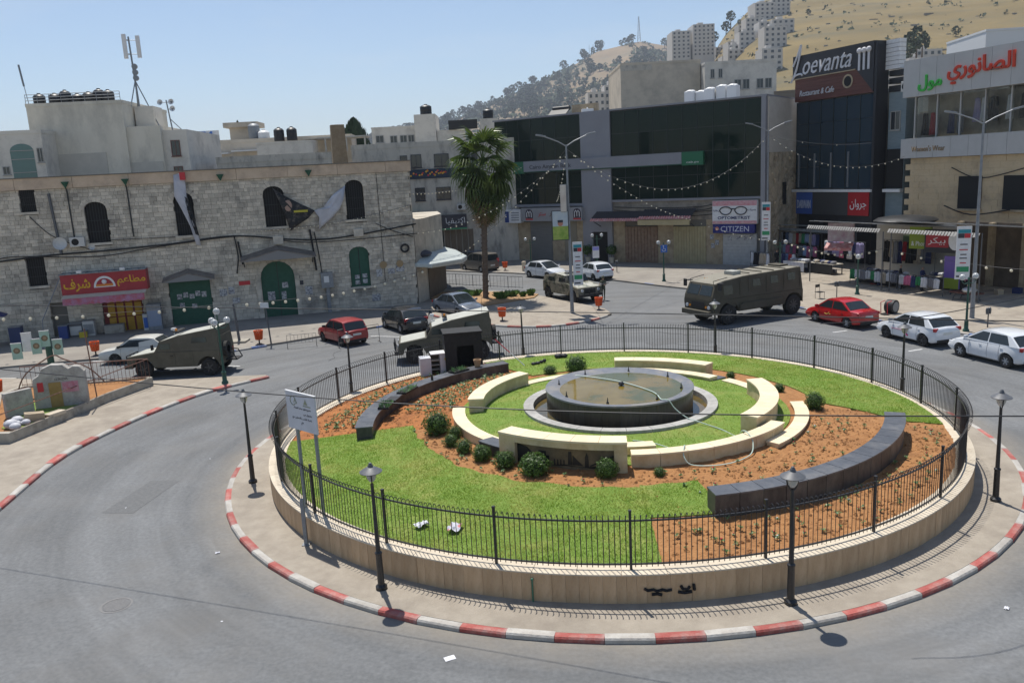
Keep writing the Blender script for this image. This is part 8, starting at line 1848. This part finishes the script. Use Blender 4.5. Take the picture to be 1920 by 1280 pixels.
def pine_mb(seed):
    g = random.Random(seed); b = MB(); b.cur = 1; b.tube([(0, 0, -.6), (0, 0, .45)], [.05, .03], 5); b.cur = 0
    for _ in range(120):
        t = g.random() ** .8; q = (.34 * math.sin(math.pi * (.12 + .8 * t)) + .05) * g.uniform(.4, 1.1); a = g.uniform(0, 6.283)
        p = Vector((q * math.cos(a), q * math.sin(a), .25 + .75 * t)); n = Vector((g.gauss(0, 1), g.gauss(0, 1), g.gauss(0, 1))).normalized(); u = n.orthogonal().normalized(); w = n.cross(u); s = .085
        b.quad(p - u * s, p - w * s, p + u * s, p + w * s)
    return b
PN = [pine_mb(i).build('pine_tree', [m_pine, m_stem]) for i in range(3)]
used_p = [False] * 3
def pine(x, y, z, h, label, group, K=None):
    K = K or (KA if y > 557 else KB); x, y, z = far(K, x, y, z); h *= K
    k = rnd.randrange(3)
    if not used_p[k]: o = PN[k]; used_p[k] = True
    else: o = inst(PN[k], 'pine_tree', None)
    o.location = (x, y, z + h * .15); w = h * rnd.uniform(.8, 1.3); o.scale = (w, w, h); o.rotation_euler = (0, 0, rnd.uniform(0, 6)); tag(o, label, 'tree', group)
cnt = 0
while cnt < 250:
    t = rnd.random(); x = rnd.uniform(-190, 240); y = 900 if rnd.random() < .22 else rnd.uniform(560, 895); x *= y / 900
    d = mnoise.noise((x * .016, y * .012, 7)) + (.42 if x < 40 else .05) + (.5 if abs(x - 95) < 24 and 690 < y < 830 else 0) + (.6 if y == 900 and (x < 45 or 125 < x < 185) else 0)
    if rnd.random() < .25 + d * .9: pine(x, y, hillz(TA, x, y, 420, 900, 5) - 1, rnd.uniform(5, 10), 'dark pine among many scattered over the hazy far hill', 'pines on the far hill'); cnt += 1
cnt = 0
while cnt < 24:
    y = rnd.uniform(300, 545); x = rnd.uniform(95, 380) * y / 560
    if mnoise.noise((x * .02, y * .02, 3)) > -.05: pine(x, y, hillz(TB, x, y, 190, 560, 4) - 1, rnd.uniform(1.5, 4), 'low dark tree on the golden near hillside', 'trees on the near hill'); cnt += 1
for x, z0 in ((136, 76), (140, 80), (147, 86), (150, 92)): pine(x, 556, z0 + 2, 7.5, 'pine in the dark clump on the ridge beside the flats', 'ridge pines')
sc_ = MB()
def blob(x, y, z, s, K):
    x, y, z = far(K, x, y, z); s *= K
    for _ in range(5):
        p = Vector((x + rnd.gauss(0, s * .45), y + rnd.gauss(0, s * .3), z + s * rnd.uniform(.1, .8))); u = Vector((rnd.gauss(0, 1), rnd.gauss(0, 1), rnd.gauss(0, 1))).normalized(); w = u.orthogonal().normalized(); q = s * rnd.uniform(.3, .55); sc_.quad(p - u * q, p - w * q, p + u * q, p + w * q)
for _ in range(8000):
    y = rnd.uniform(520, 900); x = rnd.uniform(-210, 250) * y / 900
    if rnd.random() < .5 + .9 * mnoise.noise((x * .014, y * .011, 7)) + (.25 if x < 50 else 0): blob(x, y, hillz(TA, x, y, 420, 900, 5), rnd.uniform(1.2, 4.5), KA)
for _ in range(2600):
    y = rnd.uniform(230, 560); x = rnd.uniform(70, 420) * y / 560
    if rnd.random() < .10 + .9 * max(0, mnoise.noise((x * .02, y * .03, 3))): blob(x, y, hillz(TB, x, y, 190, 560, 4), rnd.uniform(.5, 1.8), KB)
sc_.build('hill_scrub', m_pine, label='scrub and far woodland covering the hazy hillsides', cat='scrub', kind='stuff')
rk_ = MB()
for _ in range(260):
    y = rnd.uniform(230, 555); x = rnd.uniform(80, 420) * y / 560; z = hillz(TB, x, y, 190, 560, 4); s = rnd.uniform(.4, 1.6); x, y, z = far(KB, x, y, z); rk_.obox((x, y, z), (s * rnd.uniform(1.5, 4), s, s * .8), rnd.uniform(-.3, .3))
rk_.build('rock_ledges', M('ledge_rock', (.26, .235, .19), rough=.95, isl=.2), label='pale rock ledges scattered over the golden hillside', cat='rocks', kind='stuff')
m_flat = M('far_flats', (.46, .44, .41), (.52, .50, .47), scale=.1, rough=.9)
def flats(x, y, w, d, z0, z1, label, nx=None, rz=0, K=None):
    K = K or KB; x, y, zq = far(K, x, y, z0); z1 = far(K, 0, 0, z1)[2]; z0 = zq; w *= K; d *= K; r = empty('apartment_block', (x, y, z0 - 12), R(rz), label, 'building', 'flats on the hillside')
    H = z1 - z0 + 12; MB().box(0, w, 0, d, 0, H).build('wall', m_flat, r); MB().box(w * .3, w * .55, d * .3, d * .6, H, H + 2.2).build('roof_hut', m_flat, r)
    b = MB(); nz = max(1, int((z1 - z0) / 3.1)); nx = nx or max(2, int(w / 3.2))
    for i in range(nx):
        for j in range(nz): u = w * (i + .3) / nx; z = H - (j + 1) * 3.1 + .6; b.box(u, u + w / nx * .42, -.12, .05, z, z + 1.5)
    b.build('windows', m_wpane, r, kind='stuff')
flats(91, 450, 9.5, 14, 62, 76.5, 'left half of the tall pale twin apartment tower on the ridge'); flats(101.5, 448, 11, 14, 62, 79, 'right half of the tall pale twin apartment tower on the ridge')
flats(148, 500, 11, 12, 84, 97, 'pale flats highest in the cluster on the steep slope'); flats(157, 488, 13, 12, 76, 91, 'wide pale flats in the middle of the slope cluster'); flats(171, 505, 11, 12, 88, 99, 'pale flats at the right of the slope cluster'); flats(150, 470, 9, 10, 66, 76, 'lower pale flats at the foot of the slope cluster')
flats(112, 420, 10, 10, 55, 66, 'small flats right below the twin tower'); flats(123, 425, 12, 10, 58, 67, 'stepped pale flats between the twin tower and the slope cluster'); flats(104, 400, 9, 8, 50, 57, 'low house below the twin tower'); flats(131, 440, 8, 8, 64, 71, 'narrow pale flats under the ridge pines')
flats(25.8, 250, 5, 8, 20, 31, 'pale flats just left of the blank cream building', 3); flats(30.9, 252, 4.5, 8, 20, 33, 'taller pale flats beside the blank cream building', 3)
for i, (x, y, w, z0, z1, lb) in enumerate(((90, 200, 5, 22, 28.5, 'pale house behind the white louvred box'), (97, 205, 6, 22, 30, 'pale house with flat roof above the mall sign'), (104, 215, 6, 24, 31, 'pale house on the slope right of the mall roof'), (117, 258, 8, 30, 37, 'upper pale house on the slope over the mall'), (127, 262, 8, 31, 39.5, 'highest pale house over the white shed'))): flats(x, y, w, 7, z0, z1, lb)
for i in range(16):
    y = rnd.uniform(300, 470); x = rnd.uniform(86, 150) * y / 450; z = hillz(TB, x, y, 190, 560, 4); flats(x, y, rnd.uniform(6, 11), 8, z, z + rnd.uniform(5, 11), 'small pale house among many on the lower hillside')
for i in range(9): pine(84 + i * 4.5, 196 + i * 6, 22 + i * 1.7, rnd.uniform(5, 8), 'dark garden tree among the houses above the mall', 'trees above the mall')
tw = empty('radio_tower', far(KA, 148.5, 905, 138), 0, 'slender lattice radio tower on top of the far hill', 'tower')
for s in ((-1, -1), (1, -1), (1, 1), (-1, 1)): MB().tube([(s[0] * 3, s[1] * 3, -4), (s[0] * .7, s[1] * .7, 50)], .4, 4).build('leg', m_mast, tw)
for k in range(8): a = 3 - .28 * k; MB().tube([(-a, -a, k * 6), (a, -a, k * 6 + 6)], .25, 4).build('brace', m_mast, tw)
for x in (96, 100): MB().tube([(0, 0, -1), (0, 0, 20)], .4, 4).build('aerial', m_mast, None, far(KA, x, 902, 126), label='short aerial on the shoulder of the far hill', cat='aerial', group='aerials on the far hill')
m_haze = bpy.data.materials.new('haze_air'); m_haze.use_nodes = True
hn = m_haze.node_tree; hn.nodes.remove(hn.nodes['Principled BSDF'])
pv = hn.nodes.new('ShaderNodeVolumePrincipled'); pv.inputs['Color'].default_value = (.80, .88, 1.0, 1); pv.inputs['Density'].default_value = .00017; pv.inputs['Anisotropy'].default_value = .25
hn.links.new(pv.outputs['Volume'], hn.nodes['Material Output'].inputs['Volume'])
MB().box(-3600, 3600, -650, 5300, -2.2, 420).build('haze', m_haze, kind='stuff')
# ================================================================ string lights and wires
m_bulb = M('bulb_glass', (.78, .72, .55), rough=.2, spec=.5); m_wire = M('wire_grey', (.10, .10, .105), rough=.6)
def sag(a, b, s, n=24):
    a = Vector(a); b = Vector(b); return [a.lerp(b, i / n) - Vector((0, 0, s * 4 * (i / n) * (1 - i / n))) for i in range(n + 1)]
B0 = []
def string(a, b, s, nb, label, r=.011, bs=.052):
    root = empty('string_lights', (0, 0, 0), 0, label, 'string lights', 'strings of bulbs')
    MB().tube(sag(a, b, s), r, 4).build('cable', m_wire, root)
    for p in sag(a, b, s, nb)[1:-1]:
        if not B0: o = MB().sphere((0, 0, -.09), 1 * .065, 7, 5).build('bulb', m_bulb, root); B0.append(o)
        else: o = inst(B0[0], 'bulb', root)
        o.location = p; k = bs / .065; o.scale = (k, k, k)
L1 = (4.05, 53.4, 10.6); L3 = (22.2, 70.6, 11.3); L2 = (25.5, 45, 10.4)
g = lambda u, y, z: tuple(T6 @ Vector((u, y, z)))
string(L1, (-4.0, 66.5, 3.0), .5, 22, 'string of bulbs from the street light down to the tin awning')
string(L1, g(-5.5, -1.7, 4.3), .7, 24, 'string of bulbs from the street light down to the red-edged awning')
string(g(-5.5, -1.7, 4.3), (21.6, 66, 2.9), .3, 10, 'short string of bulbs from the red-edged awning to the lamp behind the truck')
string(L1, L3, 3.4, 30, 'deep sagging string of bulbs between the two far street lights')
string(g(-24.9, -.3, 9.9), (-7.0, 62.0, 8.2), .7, 40, 'string of bulbs from the green sign end past the palm to the stone building', bs=.05)
string(g(-21, -.3, 6.2), L1, .6, 16, 'faint string of bulbs rising from the glass ledge to the street light', bs=.05)
string(L3, tuple(lw((3.0, -.4, 9.0))), 1.6, 22, 'string of bulbs sagging across the dark restaurant windows')
string(L3, tuple(lw((-.5, -.3, 10.2))), .4, 3, 'upper slack cable with few bulbs across the restaurant windows', bs=.04)
string((22.0, 66.5, 3.0), tuple(lw((9.5, -9.2, 2.9))), .7, 16, 'low string of bulbs along the clothes rails', bs=.085)
string(tuple(lw((9.5, -9.2, 2.9))), (31, 36, 3.4), .6, 12, 'low string of bulbs from the tin roof stall to the kerb', bs=.085)
string((-36, 45.8, 3.3), (-16.62, 49.3, 2.5), .35, 14, 'low string of bulbs along the stone building ending at the pipe post', bs=.10)
string((-16.62, 49.3, 2.5), (-5.7, 61.3, 2.75), .55, 18, 'low string of bulbs from the pipe post to the tin awning', bs=.10)
string(tuple(SBm @ Vector((.5, -.2, 6.2))), tuple(SBm @ Vector((11.6, -.2, 7.3))), .35, 40, 'string of bulbs across the arched windows of the stone building', bs=.04)
string((4.05, 53.4, 10.3), tuple(SBm @ Vector((11.6, -.2, 5.3))), 1.2, 26, 'string of bulbs from the street light to the end of the stone building', bs=.05)
def wire(pts, label, r=.013): MB().tube(smooth_path(pts, 8), r, 5).build('overhead_wire', M('wire_black', (.02, .02, .022), rough=.5), smooth=True, label=label, cat='wire', group='overhead wires')
wire([(-12.7, 17.4, 6.0), (-4.4, 13.2, 6.0), (-.1, 11.4, 6.0), (3.7, 10.4, 6.0), (7.4, 9.7, 6.0)], 'black overhead wire crossing above the fountain and the sign board', .010)
wire([(-16.7, 23.4, 6.5), (0, 16.9, 6.5), (9.6, 12.7, 6.5)], 'grey overhead wire crossing above the armoured jeep and the truck', .010)
wire([(6.3, 16.4, 6.0), (8.7, 16.7, 6.0), (14.1, 19.7, 6.0)], 'thin overhead wire rising past the white parked cars', .010)
